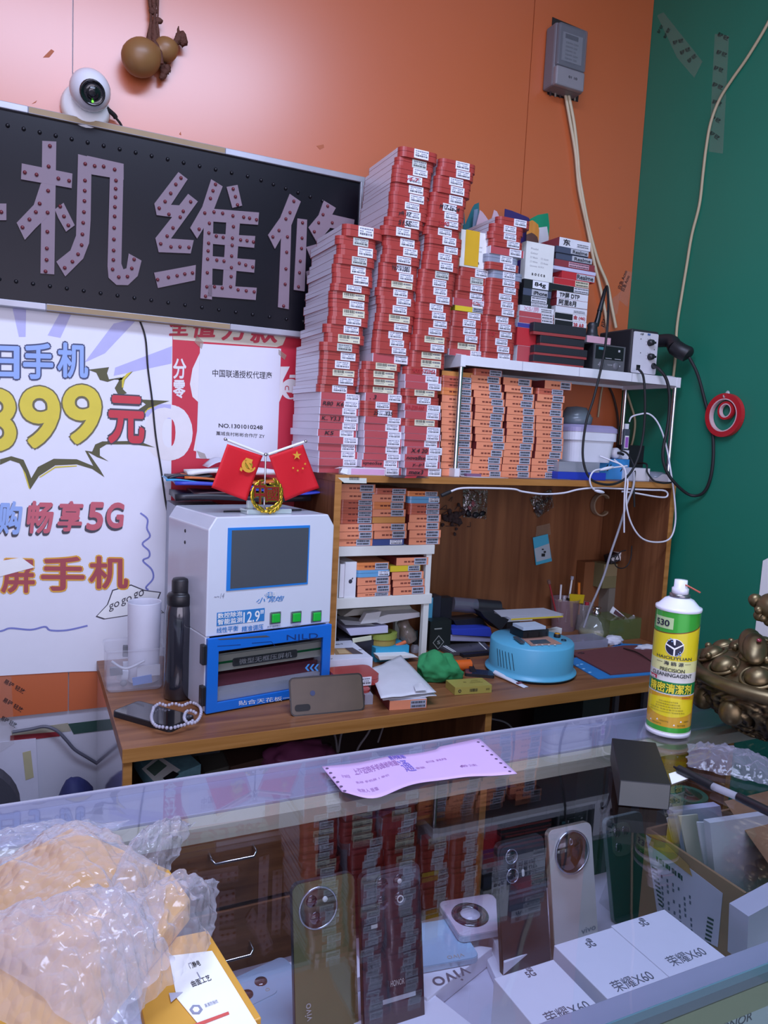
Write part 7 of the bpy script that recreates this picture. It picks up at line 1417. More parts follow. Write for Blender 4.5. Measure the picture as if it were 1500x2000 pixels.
# ------------------------------------------------------------------ phones standing in the counter
def stand_phone(lab_, u0, u1, vt0, vt1, ytop, m, mside, deco, run=.036, t=.008):
    """back face turned to the customer; top corners in px"""
    a, c = ony(u0, vt0, ytop), ony(u1, vt1, ytop); w = c.x-a.x; zt = (a.z+c.z)/2; hz = zt-ZS-.0004; h = math.hypot(hz, run); lean = math.atan2(run, hz)
    M = Matrix.Translation(((a.x+c.x)/2, ytop-run, ZS+.0006)) @ Matrix.Rotation(-lean, 4, 'X')
    o = thing('phone', lab_, 'phone', M=M, group=None); fr = Fr((0, 0, 0), M=M)
    b = MB(); b.prism(rrect(w, h, .0095, 7, 0, h/2), -t, -.0012, 0, yz()); b.build('frame', mside, o, loc=(0, 0, 0), bev=.0012)
    b = MB(); b.prism(rrect(w-.0012, h-.0012, .0092, 7, 0, h/2), -.0014, 0, 0, yz()); b.build('back_cover', m, o, loc=(0, 0, 0), bev=.0006)
    b = MB(); b.slab([(-.02, t+.0005, 0), (-.02, t+.05, 0), (-.02, t+.0005, h*.55)], (.04, 0, 0)); s = b.build('stand', mat('clear_acrylic', 'ccd2dc', .08, alpha=.18, coat=.5), o, loc=(0, 0, 0))
    # undo the tilt for the wedge so that it stands upright
    deco(o, fr, w, h); return o
LENS = mat('camera_lens', '15171c', .06, spec=.9, coat=1); RING = mat('silver_ring', 'b9bcc4', .2, .9); DGL = mat('dark_camera_glass', '2c2420', .07, spec=.9, coat=1)
def disc(b, c, r, y0, y1, m=0, n=32): b.lathe([(r, y0), (r*.96, y1), (0, y1)], n, m, Matrix.Translation(c) @ Matrix.Rotation(PI/2, 4, 'X'))
def part(o, nm, m, fn, **k): b = MB(); fn(b); return b.build(nm, m, o, loc=(0, 0, 0), **k)
def brand(o, fr, t, u0, v0, u1, v1, hpx, m, vert=False):
    O = fr.py(u0, v0, -.0006); U = fr.py(u1, v1, -.0006)-O
    V = Vector((-U.z, 0, U.x)).normalized()*hpx; b = MB(); b.text(t, O, U, V, 0, .01); b.build('lettering', m, o, loc=(0, 0, 0))
PALE = mat('pale_grey_lettering', 'b0aca4', .4)
def d_vivo(o, fr, w, h):
    c = fr.py(612, 1757, 0); c = Vector((-w/2+.030, 0, h-.030))
    part(o, 'camera_ring', RING, lambda b: b.lathe([(.0232, 0), (.0232, .0022), (.0215, .0026), (.0215, 0)], 40, 0, Matrix.Translation(c) @ Matrix.Rotation(PI/2, 4, 'X'), True, False))
    part(o, 'camera_plate', mat('brushed_camera_plate', '55554a', .3, .7), lambda b: disc(b, c, .0214, .0, .0016))
    for dx, dz, nm in ((-.008, .009, 'lens'), (.008, .008, 'flash'), (-.004, -.010, 'lens')): part(o, nm, LENS if nm == 'lens' else mat('flash_white', 'd8d8d0', .3), lambda b: disc(b, c+Vector((dx, 0, dz)), .0065 if nm == 'lens' else .003, .0016, .003))
    brand(o, fr, 'vivo', 610, 1992, 607, 1958, .008, PALE)
stand_phone('olive gold phone with a large round camera, leftmost standing in the counter', 570, 692, 1727, 1705, -1.216, mat('olive_gold_glass', '6d6a3e', .22, .35, spec=.6, coat=.5, var=.04), mat('dark_side', '3c3a36', .3, .6), d_vivo)
def d_honor(o, fr, w, h):
    part(o, 'camera_plate', LENS, lambda b: b.prism(rrect(.038, .042, .009, 6, -.001, h-.026), 0, .0012, 0, yz()), bev=.0004)
    for dx, dz in ((.010, .010), (.010, -.010), (-.012, .010), (-.012, -.010)): part(o, 'lens', mat('lens_dark_grey', '2a2c32', .08, coat=1), lambda b: disc(b, Vector((dx, 0, h-.026+dz)), .0075, .0012, .0022))
    part(o, 'flash', mat('flash_white', 'd8d8d0', .3), lambda b: (disc(b, Vector((.010, 0, h-.016)), .0028, .0022, .0026), b.torus(Vector((.010, -.0026, h-.036)), .0036, .0007, 0, Matrix.Rotation(PI/2, 4, 'X'))))
    brand(o, fr, 'HONOR', 763, 1928, 790, 1921, .0065, PALE)
    O = fr.py(748, 1963, -.0004); U = fr.py(812, 1944, -.0004); part(o, 'strip_label', mat('silver_strip', 'a9a9ac', .4), lambda b: b.slab([O, U, U+Vector((0, 0, .005)), O+Vector((0, 0, .005))], (0, .0003, 0)))
    part(o, 'logo_label', PALE, lambda b: b.bb(-w/2+.012, -w/2+.02, -.0004, -.0001, h-.062, h-.058))
stand_phone('glossy black phone with white HONOR lettering standing beside the olive gold phone', 703, 820, 1703, 1688, -1.235, mat('black_mirror_glass', '18181c', .06, spec=.8, coat=.6), mat('dark_side2', '26262b', .3, .6), d_honor)
def d_black(o, fr, w, h):
    part(o, 'camera_plate', mat('grey_camera_plate', '3f4146', .2, .4, coat=.5), lambda b: b.prism(rrect(.040, .052, .010, 6, -w/2+.0235, h-.030), 0, .0014, 0, yz()), bev=.0005)
    for dz in (.012, -.012): c = Vector((-w/2+.020, 0, h-.030+dz)); part(o, 'lens', LENS, lambda b: disc(b, c, .0085, .0014, .0030)); part(o, 'camera_ring', RING, lambda b: b.torus(c+Vector((0, -.0026, 0)), .0088, .0009, 0, Matrix.Rotation(PI/2, 4, 'X')))
    part(o, 'flash', mat('flash_white', 'd8d8d0', .3), lambda b: b.prism(rrect(.004, .009, .0019, 4, -w/2+.037, h-.042), .0014, .002, 0, yz()))
stand_phone('grey phone with two stacked cameras standing beside the white round camera phone', 970, 1062, 1650, 1628, -1.207, mat('graphite_glass', '4c4d50', .2, .5, spec=.6, coat=.4), mat('dark_side', '3c3a36', .3, .6), d_black)
def d_white(o, fr, w, h):
    c = Vector((.0, 0, h-.034))
    part(o, 'camera_ring', RING, lambda b: b.lathe([(.0285, 0), (.0285, .0026), (.0262, .003), (.0262, 0)], 44, 0, Matrix.Translation(c) @ Matrix.Rotation(PI/2, 4, 'X'), True, False))
    part(o, 'camera_glass', DGL, lambda b: disc(b, c, .0262, 0, .0022, 0, 40))
    part(o, 'flash', RING, lambda b: b.torus(c+Vector((-.002, -.0026, .014)), .0032, .0008, 0, Matrix.Rotation(PI/2, 4, 'X') @ Matrix.Diagonal((.7, 1.2, 1, 1))))
    brand(o, fr, 'vivo', 1136, 1825, 1164, 1815, .007, mat('grey_lettering', '8a8a92', .4))
stand_phone('white phone with a large round dark camera standing in the counter', 1070, 1155, 1625, 1602, -1.204, mat('pearl_white_glass', 'd8d6cc', .15, .1, spec=.6, coat=.5), mat('champagne_side', 'b9ae98', .3, .7), d_white)
def d_green(o, fr, w, h):
    part(o, 'camera_plate', mat('green_mirror_plate', '6f8a78', .12, .7), lambda b: b.prism(rrect(.036, .046, .012, 6, -w/2+.026, h-.032), 0, .0014, 0, yz()), bev=.0005)
    for dx, dz in ((-.008, .011), (.008, .011), (-.008, -.010)): part(o, 'lens', LENS, lambda b: disc(b, Vector((-w/2+.026+dx, 0, h-.032+dz)), .0065, .0014, .0026))
stand_phone('dark green phone in a clear case standing rightmost in the counter', 1182, 1255, 1605, 1580, -1.167, mat('dark_green_glass', '203a38', .14, .2, spec=.7, coat=.5), mat('clear_case_edge', '6f8280', .2, alpha=.7), d_green)

# ------------------------------------------------------------------ flat phones and white boxes on the shelf
SW = mat('shelf_white_box', 'eeedf4', .45, var=.02); GR2 = mat('grey_box_gap', '8d8a98', .5)
def tbox(lab_, q, zt, zb, name='phone_box', m=None, group=None, cat='box'):
    """box from its four top corners in px (in order) at height zt down to zb"""
    P = [onz(u, v, zt) for u, v in q]; b = MB(); b.slab([Vector((p.x, p.y, zb+.0004)) for p in P], (0, 0, zt-zb-.0006)); return tag(b.build(name, m or SW, bev=.001), lab_, cat, group), P
GX = 'white phone boxes lettered X60'
ZX = .87; INKG = mat('grey_box_lettering', '6d6a74', .5)
XB = [((.4345, .5105), -1.371, 'leftmost of the three white boxes lettered X60'), ((.5255, .6085), -1.353, 'middle of the three white boxes lettered X60'), ((.6093, .6925), -1.350, 'rightmost of the three white boxes lettered X60')]
XT = [((1037, 1908), (1053, 1901), (1080, 2000), (1158, 1970)), ((1158, 1849), (1172, 1843), (1209, 1938), (1280, 1913)), ((1261, 1808), (1275, 1802), (1314, 1889), (1382, 1866))]
for k, ((x0, x1), yb_, lb) in enumerate(XB):
    o = bpy.data.objects.new('phone_box', None); bpy.data.objects.remove(o)
    b = MB(); b.bb(x0, x1, -1.528, yb_, ZX-.058, ZX); o = b.build('phone_box', SW, bev=.0008); tag(o, lb, 'box', GX)
    b = MB(); g0_, g1_, t0_, t1_ = XT[k]
    O = onz(*g0_, ZX+.0003); O.x = x0+.034; b.text('5G', O, (.011, 0, 0), (0, .008, 0), 0, .016); O2 = O+Vector((.008, .010, 0)); b.torus(O2, .003, .0004, 0, None, 12, 4); b.torus(O2, .0014, .0004, 0, None, 12, 4)
    O = onz(*t0_, ZX+.0003); O.x = x0+.016; O.y = max(O.y, -1.52); b.text('荣耀X60', O, (.052, 0, 0), (0, .015, 0), 0, 0)
    b.build('lettering', INKG, o, world=True)
b = MB(); b.bb(.440, .687, -1.526, -1.365, ZS+.0004, ZX-.0585); tag(b.build('riser_box', mat('plain_riser_card', 'c9c7d0', .6)), 'plain white riser carrying the three boxes lettered X60', 'riser')
hb0, hb1 = ony(1380, 1995, -1.543), ony(1530, 1940, -1.543)
b = MB(); b.bb(hb0.x-.01, hb1.x+.03, -1.5425, -1.5305, ZS+.0005, (hb0.z+hb1.z)/2); o = tag(b.build('phone_box', SW, bev=.0008), 'upright white box lettered HONOR behind the front glass', 'box')
b = MB(); O = ony(1394, 1972, -1.5428); U = ony(1440, 1952, -1.5428)-O; O = ony(1397, 1985, -1.543); b.text('HONOR', Vector((O.x, -1.5429, (hb0.z+hb1.z)/2-.016)), (.05, 0, 0), (0, 0, .0085), 0); b.build('lettering', INKG, o, world=True)
# boxes scattered under the phones
zl = ZS+.028
sb = [('white box under the black HONOR phone', [(690, 1998), (836, 1932), (935, 2010), (800, 2110)], ZS+.02, ZS), ('white lettered sheet box under the flat pale blue phone', [(760, 1900), (880, 1838), (962, 1850), (835, 1950)], ZS+.024, ZS), ('white box between the grey phone and the X60 boxes', [(945, 1860), (1000, 1838), (1110, 1960), (1010, 2000)], ZS+.012, ZS),
      ('white box far left at the back under the pale blue phone', [(400, 1955), (560, 1876), (640, 1990), (470, 2090)], ZS+.012, ZS), ('white box behind the olive gold phone', [(560, 1880), (680, 1838), (720, 1900), (600, 1950)], ZS+.02, ZS), ('white box end standing behind the grey phone', [(955, 1815), (1010, 1800), (1060, 1850), (985, 1880)], ZS+.03, ZS)]
for lb, q, zt_a, zb_a in sb: o, P = tbox(lb, q, zt_a, zb_a, group='white boxes on the counter shelf')
P = [onz(u, v, ZS+.0245) for u, v in ((848, 1925), (905, 1893), (905, 1893), (848, 1925))]
b = MB(); O = onz(908, 1886, ZS+.0246); U = onz(840, 1912, ZS+.0246)-O; V = Vector((-U.y, U.x, 0)).normalized()*.02; b.text('vivo', O, U, V, 0, .0); sbx = [o for o in COL.objects if o.get('label') == 'white lettered sheet box under the flat pale blue phone'][0]; b.build('lettering', INKG, sbx, world=True)
def flat_phone(lab_, q, zb, t, m, ms_, deco=None):
    P = [onz(u, v, zb+t) for u, v in q]; ctr = sum(P, Vector())/4; ux = (P[1]-P[0]); uy = (P[3]-P[0]); w, l = ux.length, uy.length; rz = math.atan2(ux.y, ux.x)
    o = thing('phone', lab_, 'phone', (ctr.x, ctr.y, zb+.0005), rz)
    sg_ = 1
    b = MB(); b.prism(rrect(w, l, .009, 6), 0, t-.001, 0); b.build('frame', ms_, o, loc=(0, 0, 0), bev=.0012); b = MB(); b.prism(rrect(w-.0015, l-.0015, .0085, 6), t-.001, t, 0); b.build('back_cover', m, o, loc=(0, 0, 0), bev=.0004)
    if deco: deco(o, w, l, t)
    return o
PBL = mat('pale_blue_glass', '9fc4dc', .18, spec=.6, coat=.5); PBS = mat('pale_blue_side', 'b4c8d6', .3, .4)
def d_fl(o, w, l, t):
    b = MB(); b.text('vivo', (w*.30, -l*.36, t+.0003), (-w*.24, 0, 0), (0, -.008, 0), 0); b.build('lettering', PALE, o, loc=(0, 0, 0))
flat_phone('pale blue phone lying flat under the white ring camera phone', [(775, 1895), (905, 1885), (942, 1862), (800, 1790)][::1] and [(800, 1893), (938, 1868), (890, 1795), (760, 1812)], ZS+.0246, .008, PBL, PBS, d_fl)
def d_ring(o, w, l, t):
    cx = -w*.12
    b = MB(); b.lathe([(.0135, t), (.0135, t+.0018), (.0245, t+.0018), (.0255, t)], 40, 0, Matrix.Translation((cx, 0, 0)), True, False); b.build('camera_ring', mat('black_ring_glass', '35222c', .08, coat=1), o, loc=(0, 0, 0)); b = MB(); b.lathe([(.0134, t), (.0134, t+.0016), (0, t+.0016)], 32, 0, Matrix.Translation((cx, 0, 0))); b.build('ring_centre', mat('white_ring_centre', 'd6d0dc', .25), o, loc=(0, 0, 0))
flat_phone('white phone with a black ring camera lying on the pale blue phone', [(888, 1832), (1000, 1812), (985, 1742), (850, 1762)], ZS+.034, .009, mat('lilac_white_glass', 'd4ccda', .18, coat=.5), mat('white_side', 'c6c6d0', .3, .3), d_ring)
def d_lb(o, w, l, t):
    b = MB(); b.prism(rrect(.046, .040, .009, 6, -w*.06, l*.26), t, t+.0014); b.build('camera_plate', mat('pale_blue_plate', 'a9bfd0', .2, coat=.4), o, loc=(0, 0, 0), bev=.0004)
    for dx, dy in ((-.012, -.003), (.012, .006)): b = MB(); b.lathe([(.0078, t+.0014), (.0074, t+.0026), (0, t+.0026)], 26, 0, Matrix.Translation((-w*.06+dx, l*.26+dy, 0))); b.build('lens', mat('copper_dark_lens', '4a2c30', .08, coat=1), o, loc=(0, 0, 0))
    b = MB(); b.torus((-w*.06+.012, l*.26-.010, t+.0015), .0022, .0006, 0); b.build('flash', PALE, o, loc=(0, 0, 0))
flat_phone('pale blue phone with two dark cameras lying flat left of the olive gold phone', [(505, 2090), (665, 2000), (542, 1868), (432, 1925)], ZS+.0125, .008, mat('pale_blue_grey_glass', 'a8c0d2', .2, coat=.5), PBS, d_lb)

# ------------------------------------------------------------------ brown carton of papers, black box and small things in the counter
zc = .9
A_, B_ = onz(1258, 1618, zc), onz(1462, 1742, zc)
CB = thing('carton', 'open brown carton with a big shipping label full of white papers in the counter', 'carton', (A_.x, B_.y, ZS))
cx0 = A_.x+.004; cx1 = min(cx0+.30, GX1-.05); cy0, cy1 = B_.y, A_.y
KR = mat('kraft_card', '96704e', .75, var=.08, scale=25)
b = MB(); t = .004
b.bb(cx0, cx0+t, cy0, cy1, ZS+.0006, zc); b.bb(cx1-t, cx1, cy0, cy1, ZS+.0006, zc); b.bb(cx0+t, cx1-t, cy0, cy0+t, ZS+.0006, zc-.004); b.bb(cx0+t, cx1-t, cy1-t, cy1, ZS+.0006, zc); b.bb(cx0+t, cx1-t, cy0+t, cy1-t, ZS+.0006, ZS+.004)
b.build('carton_body', KR, CB, world=True)
def cl(u, v, e=.0004): return onx(u, v, cx0-e)
b = MB(); b.slab([cl(u, v) for u, v in ((1262, 1630), (1412, 1745), (1402, 1850), (1285, 1790))], (-.0004, 0, 0), 0)
def cln(pts, m): b.slab([cl(u, v, .0009) for u, v in pts], (-.0003, 0, 0), m)
rv = random.Random(6)
for k in range(9): u0 = 1282+k*6; cln([(u0, 1672+k*4.6), (u0+3+k % 2*2, 1674.5+k*4.6), (u0+3+k % 2*2, 1684+k*4.6), (u0, 1681+k*4.6)], 1)
for k in range(9): v0 = 1694+k*9; cln([(1273+k*1.7, v0-3), (1284+k*1.4, v0+4), (1284+k*1.4, v0+7.5), (1273+k*1.7, v0+.5)], 1)
for c_ in range(6):
    for r_ in range(8):
        u0, v0 = 1291+c_*11+r_*.6, 1708+c_*8+r_*11
        if v0 < 1800+c_*8 and rv.random() < .8: cln([(u0, v0), (u0+3, v0+2), (u0+3, v0+8), (u0, v0+6)], 2)
for k in range(7): u0, v0 = 1382, 1790+k*8; cln([(u0-k, v0), (u0+12-k, v0+6), (u0+12-k, v0+10), (u0-k, v0+4)], 1)
b.build('shipping_label', [mat('shipping_label_paper', 'c2c2cc', .45), INK, PRN], CB, world=True)
b = MB(); b.slab([cl(u, v, .0012) for u, v in ((1275, 1632), (1300, 1648), (1345, 1690), (1352, 1712), (1300, 1672), (1268, 1650))], (-.0003, 0, 0)); b.build('amber_tape', mat('amber_tape', 'b98a34', .2, alpha=.8, coat=.5), CB, world=True)
b = MB(); b.slab([(cx0+.07, cy0+.005, zc-.002), (cx0+.18, cy0+.006, zc-.002), (cx0+.19, cy0+.10, zc+.05), (cx0+.08, cy0+.10, zc+.05)], (0, .003, .001)); b.build('flap', KR, CB, world=True)
def vsheet(lab_, q, y, m, nm='paper_sheet', th=.002, tilt=.03):
    P = [ony(u, v, y) for u, v in q]; zlo = min(p.z for p in P); zhi = max(p.z for p in P)
    for p in P: p.y += (p.z-zlo)/max(1e-6, zhi-zlo)*tilt
    if zlo < ZS+.006: pass
    b = MB(); b.slab(P, (0, th, 0)); return tag(b.build(nm, m), lab_, 'paper', 'papers in the brown carton')
vsheet('lavender white paper sheets at the back left in the brown carton', [(1326, 1592), (1418, 1580), (1428, 1700), (1340, 1690)], cy1-.040, mat('paper_lavender', 'c9c8dc', .6), 'paper_sheet', .012, .01)
vsheet('white sheet at the left inside the brown carton', [(1312, 1604), (1330, 1596), (1336, 1680), (1322, 1672)], cy1-.022, PAPER, tilt=.008)
vsheet('yellowish sheet between the white papers in the brown carton', [(1336, 1600), (1372, 1596), (1380, 1720), (1350, 1700)], cy1-.056, mat('paper_yellowish', 'd2cdb4', .6), tilt=.008)
vsheet('white folder sheet with a folded edge in the brown carton', [(1372, 1612), (1396, 1612), (1400, 1745), (1384, 1732)], cy1-.078, PAPER, tilt=.008)
vsheet('large white plastic envelope at the front of the brown carton', [(1394, 1612), (1540, 1590), (1540, 1760), (1402, 1742)], cy1-.098, mat('white_poly_envelope', 'dcdcde', .35, coat=.3), 'envelope', .01, .006)
wq_ = [(1462, 1790), (1560, 1735), (1560, 1900), (1458, 1886)]
b = MB(); P = [ony(u, v, cy0-.030) for u, v in wq_]; b.slab([Vector((p.x, cy0-.030, max(p.z, ZS+.0006))) for p in P], (0, .026, 0)); tag(b.build('white_parcel', mat('parcel_white', 'c6c4d0', .5, var=.06)), 'white parcel standing in front of the brown carton at the right edge', 'parcel')
# black box with a grey end, on the glass beside the spray can
A_, B_ = onz(1213, 1572, ZT_ := ZG+.0004), onz(1306, 1578, ZT_); hk = ony(1211, 1524, A_.y).z-ZT_
P = [onz(u, v, ZT_+hk) for u, v in ((1195, 1441), (1281, 1450), (1311, 1533), (1211, 1524))]
b = MB(); b.slab([Vector((p.x, p.y, ZT_)) for p in P], (0, 0, hk)); b.m[2] = 1
tag(b.build('black_box', [mat('matt_black_box', '101116', .5), mat('grey_box_end', '5a5c58', .5)], bev=.001), 'black box with a grey end lying on the counter glass left of the spray can', 'box')
c = onz(1345, 1548, .90); b = MB(); b.lathe([(.020, 0), (.028, 0), (.028, .022), (.020, .022), (.020, 0)], 30, 0, Matrix.Translation((c.x, c.y, .862)), False, False); b.lathe([(.020, .0222), (.0282, .0222), (.0282, .036), (.020, .036), (.020, .0222)], 30, 1, Matrix.Translation((c.x, c.y, .862)), False, False); tag(b.build('tape_roll', [mat('grey_green_tape', '6f7c70', .4), mat('green_tape', '3f6a50', .4)]), 'green and grey tape roll behind the papers in the counter', 'tape roll')
b = MB(); b.bb(c.x-.03, c.x+.03, c.y-.03, c.y+.03, ZS+.0005, .8615); tag(b.build('riser_box', BLK), 'dark riser under the green tape roll in the counter', 'riser')

# ------------------------------------------------------------------ on the glass: receipt, spray can, urn, pens, bag, bubble wrap parcel
ZT = ZG+.0004
RC = thing('pink_receipt', 'pink carbon copy receipt with punched edges lying on the counter glass', 'receipt', tuple(onz(800, 1500, ZT)))
PK = mat('pink_paper', 'd0aedb', .65, var=.03)
q0, q1, q2, q3 = (628, 1497), (936, 1442), (1010, 1512), (668, 1540)
def rpx(s, t):
    u = (q0[0]*(1-s)+q1[0]*s)*(1-t)+(q3[0]*(1-s)+q2[0]*s)*t; v = (q0[1]*(1-s)+q1[1]*s)*(1-t)+(q3[1]*(1-s)+q2[1]*s)*t
    v += (9*math.sin(PI*s)*(1-t)*(1 if s < .75 else .4)-5*(1-t)*math.exp(-((s-.42)/.14)**2)) + t*(24*math.exp(-((s-.18)/.16)**2)-3*math.exp(-((s-.72)/.12)**2)-6*(s > .85)*(s-.85))
    return u, v
def rz_(s, t): return ZT+.0006+.004*max(0, math.sin(s*PI*1.6+.4))*(.4+.6*t)*(s > .02)
b = MB(); b.grid(lambda s, t: onz(*rpx(s, t), rz_(s, t)), 40, 10); b.build('sheet', PK, RC, world=True, solid=.0003)
b = MB()
def rtext_(t_, s0, s1, t0, t1, m, bold=.0):
    b.text(t_, (s0, t1, 0), (s1-s0, 0, 0), (0, t0-t1, 0), m, bold, fn=lambda p: onz(*rpx(p.x, p.y), rz_(p.x, p.y)+.0007+abs(p.z)))
rtext_('上海迈锐手机维修收据', .17, .44, .14, .32, 0, .01); rtext_('客户 0248 第三联', .08, .13, .3, .4, 0); rtext_('名称 手机屏 1 单价', .14, .34, .5, .56, 0); rtext_('合计 金额', .44, .56, .46, .53, 0); rtext_('日期', .6, .72, .3, .36, 0); rtext_('收款人 签章', .12, .24, .72, .82, 0); rtext_('备注', .74, .84, .62, .68, 0)
rtext_('良村彬彬', .42, .52, -.02, .12, 1, .02); rtext_('通', .44, .50, .18, .58, 1, .0)
for s0, n in ((.025, 6), (.975, 8)):
    for k in range(n):
        t_ = .08+.84*k/(n-1); c = onz(*rpx(s0+(.0 if s0 < .5 else .0), t_), rz_(s0, t_)+.0006); b.ball(c, (.0022, .0022, .0002), 2, None, 10, 4)
b.build('print', [mat('faint_violet_print', 'a878b4', .6), mat('violet_stamp', '7a6ac8', .6), mat('punch_hole_dark', '5a4666', .8)], RC, world=True)

cc = onz(1329, 1441, ZG); cc = Vector((cc.x+.002, cc.y+.028, ZT)); fv = (CAM-cc); fv.z = 0; fv.normalize(); rv_ = Vector((-fv.y, fv.x, 0))
CR_ = .0326; tp = ony(1345, 1180, cc.y).z; CH_ = tp-ZG
CAN = thing('spray_can', 'green and yellow precision cleaning spray can standing at the back of the counter', 'spray can', tuple(cc), R(0))
def cyl(a, z, r): return fv*(r*math.cos(a))+rv_*(r*math.sin(a))+Vector((0, 0, z))
Hb = CH_*.965
b = MB(); b.lathe([(CR_*.94, 0), (CR_*1.02, .001), (CR_*1.02, .006), (CR_, .007), (CR_, Hb)], 48, 0); b.build('can_body', mat('can_side_yellow_green', '9fb03c', .22, .3, spec=.6, coat=.6), CAN, loc=(0, 0, 0))
CW = mat('can_white', 'dfdfea', .3, coat=.4)
b = MB(); b.lathe([(CR_*1.035, Hb), (CR_*1.05, Hb+.002), (CR_*1.04, Hb+.005), (CR_*.94, Hb+.006), (CR_*.66, Hb+.016), (CR_*.45, Hb+.019)], 44, 0); b.build('shoulder', CW, CAN, loc=(0, 0, 0))
b = MB(); b.lathe([(CR_*.945, 0), (CR_*1.03, .0008), (CR_*1.03, .0062), (CR_*.98, .0072)], 44, 0); b.build('base_rim', CW, CAN, loc=(0, 0, 0))
b = MB(); b.lathe([(CR_*.44, Hb+.0185), (CR_*.47, Hb+.020), (CR_*.47, Hb+.024), (CR_*.42, Hb+.025)], 30, 0); b.build('valve_cup', mat('steel_cup', '8d8d90', .3, .9), CAN, loc=(0, 0, 0))
b = MB(); b.lathe([(.0115, Hb+.0245), (.0125, Hb+.026), (.0125, Hb+.033), (.0098, Hb+.035), (.0095, Hb+.046), (0, Hb+.0465)], 26); nz = b.build('nozzle', CW, CAN, loc=(0, 0, 0))
b = MB(); z_s = Hb+.041; b.tube([cyl(.3, z_s, .004), cyl(.9, z_s-.002, .013), cyl(1.25, z_s-.010, .030)], .0013, 8, path=0); b.build('straw', mat('red_straw', 'b0503c', .35), CAN, loc=(0, 0, 0))
b = MB(); NA = 40
def band(f0, f1, m, r, a0=-1.75, a1=1.75): b.grid(lambda s, t: cyl(a0+(a1-a0)*s, Hb*(f0(a0+(a1-a0)*s)*(1-t)+f1(a0+(a1-a0)*s)*t), r), NA, 1, m)
K_ = lambda c: (lambda a: c)
r0 = CR_+.0003; br = lambda a: .835+.022*a+.012*a*a
band(K_(.035), K_(.045), 5, r0); band(K_(.045), K_(.085), 0, r0); band(K_(.085), K_(.345), 2, r0); band(K_(.345), K_(.355), 5, r0+.0001); band(K_(.355), K_(.448), 4, r0); band(K_(.448), K_(.53), 5, r0); band(K_(.53), K_(.62), 3, r0); band(K_(.62), lambda a: br(a), 1, r0); band(br, lambda a: br(a)+.008, 6, r0+.0001); band(lambda a: br(a)+.008, K_(1), 0, r0)
band(lambda a: .20-.03*math.cos(a*1.3), lambda a: .315+.012*math.cos(a*2), 1, r0+.0002, -1.25, 1.25)
band(K_(.865), K_(.955), 7, r0+.0004, -1.15, -.15)
b.build('label', [mat('can_green', '3fae3a', .25, .2, coat=.5), mat('can_yellow', 'e2d020', .25, coat=.5), mat('can_amber', 'd2a024', .25, coat=.5), mat('can_pale_yellow', 'dfe09a', .3, coat=.5), mat('can_deep_green', '1c8046', .3, coat=.5), mat('can_cream', 'dcdcd4', .3, coat=.5), mat('can_brown', '7a4a1e', .3), mat('can_pale_green', 'b9d29a', .3, coat=.5)], CAN, loc=(0, 0, 0))
b = MB()
def ct(t, a0, a1, z0, z1, m, bold=.01, r=.0013, shear=0): b.text(t, (a0, Hb*z0, 0), (a1-a0, 0, 0), (0, Hb*(z1-z0), 0), m, bold, shear, fn=lambda p: cyl(p.x, p.y, CR_+r+abs(p.z)))
ct('530', -1.02, -.32, .885, .935, 0, .03); ct('HAIOUYUAN', -.82, .82, .630, .654, 0, .01); ct('海 鸥 源', -.42, .44, .582, .614, 0, .02); ct('PRECISION', -.58, .52, .530, .560, 3, .016); ct('CLEANINGAGENT', -1.0, .92, .490, .520, 3, .016)
ct('精密清潔剂', -1.05, .95, .362, .44, 2, .05); ct('精密清潔剂', -1.05, .95, .362, .44, 1, .03, .0018)
b.grid(lambda s, t: cyl(-1.22+.5*s, Hb*(.455+.028*t), CR_+.0009), 8, 1, 4); ct('RoHs', -1.14, -.78, .459, .479, 5, .03, .0019)
for k, (t, a0, a1) in enumerate((('清洁力强挥发快不留痕', -.5, .35), ('对印刷电路板及精密仪器', -.62, .45), ('多次使用无腐蚀适用于', -.65, .5), ('PCB清洁 电器设备开关精密', -.95, .62), ('PRECISION CLEANING 快速挥发清洁', -.95, .7))): ct(t, a0, a1, .285-.021*k, .297-.021*k, 6, .0)
ct('550ml', .5, .95, .325, .338, 7, .02); ct('▲', -.55, -.45, .13, .145, 5); ct('清洁电子产品', -.4, .0, .125, .138, 6); ct('▲', .5, .6, .135, .15, 5); ct('快速挥发', .7, 1.0, .13, .145, 6); ct('▲', -.9, -.8, .11, .125, 5); ct('精密仪器产品', -.75, -.3, .10, .113, 6); ct('▲', .2, .3, .105, .12, 5); ct('电子电路', .4, .8, .10, .115, 6)
# round emblem
ec = (-.02, Hb*.728); er = .0125
def ep(x, y, r=.0009): return cyl(ec[0]+x/CR_, ec[1]+y, CR_+r)
b.grid(lambda s, t: ep(er*1.08*t*math.cos(2*PI*s), er*1.08*t*math.sin(2*PI*s)), 30, 3, 5); b.grid(lambda s, t: ep(er*t*math.cos(2*PI*s), er*t*math.sin(2*PI*s), .0013), 30, 3, 0)
for pts in ([(-.0125, .003), (-.001, -.003), (-.001, -.0128), (.0012, -.0128), (.0012, -.003), (.0125, .005), (.0125, .007), (.0002, -.0008), (-.0125, .005)], [(-.003, .013), (-.001, .004), (.001, .004), (.001, .013)]):
    b.slab([ep(x, y, .0019) for x, y in pts], fv*-.0003, 5)
for x, y in ((-.009, .010), (-.006, .013), (-.004, .009), (.006, -.009), (.008, -.006), (.009, -.011), (.004, -.012)): b.ball(ep(x, y, .002), .0012, 8, None, 6, 4)
for a0, a1, z in ((-.82, -.5, .598), (.5, .82, .598)): b.grid(lambda s, t: cyl(a0+(a1-a0)*s, Hb*(z+.003*t), CR_+.0007), 8, 1, 0)
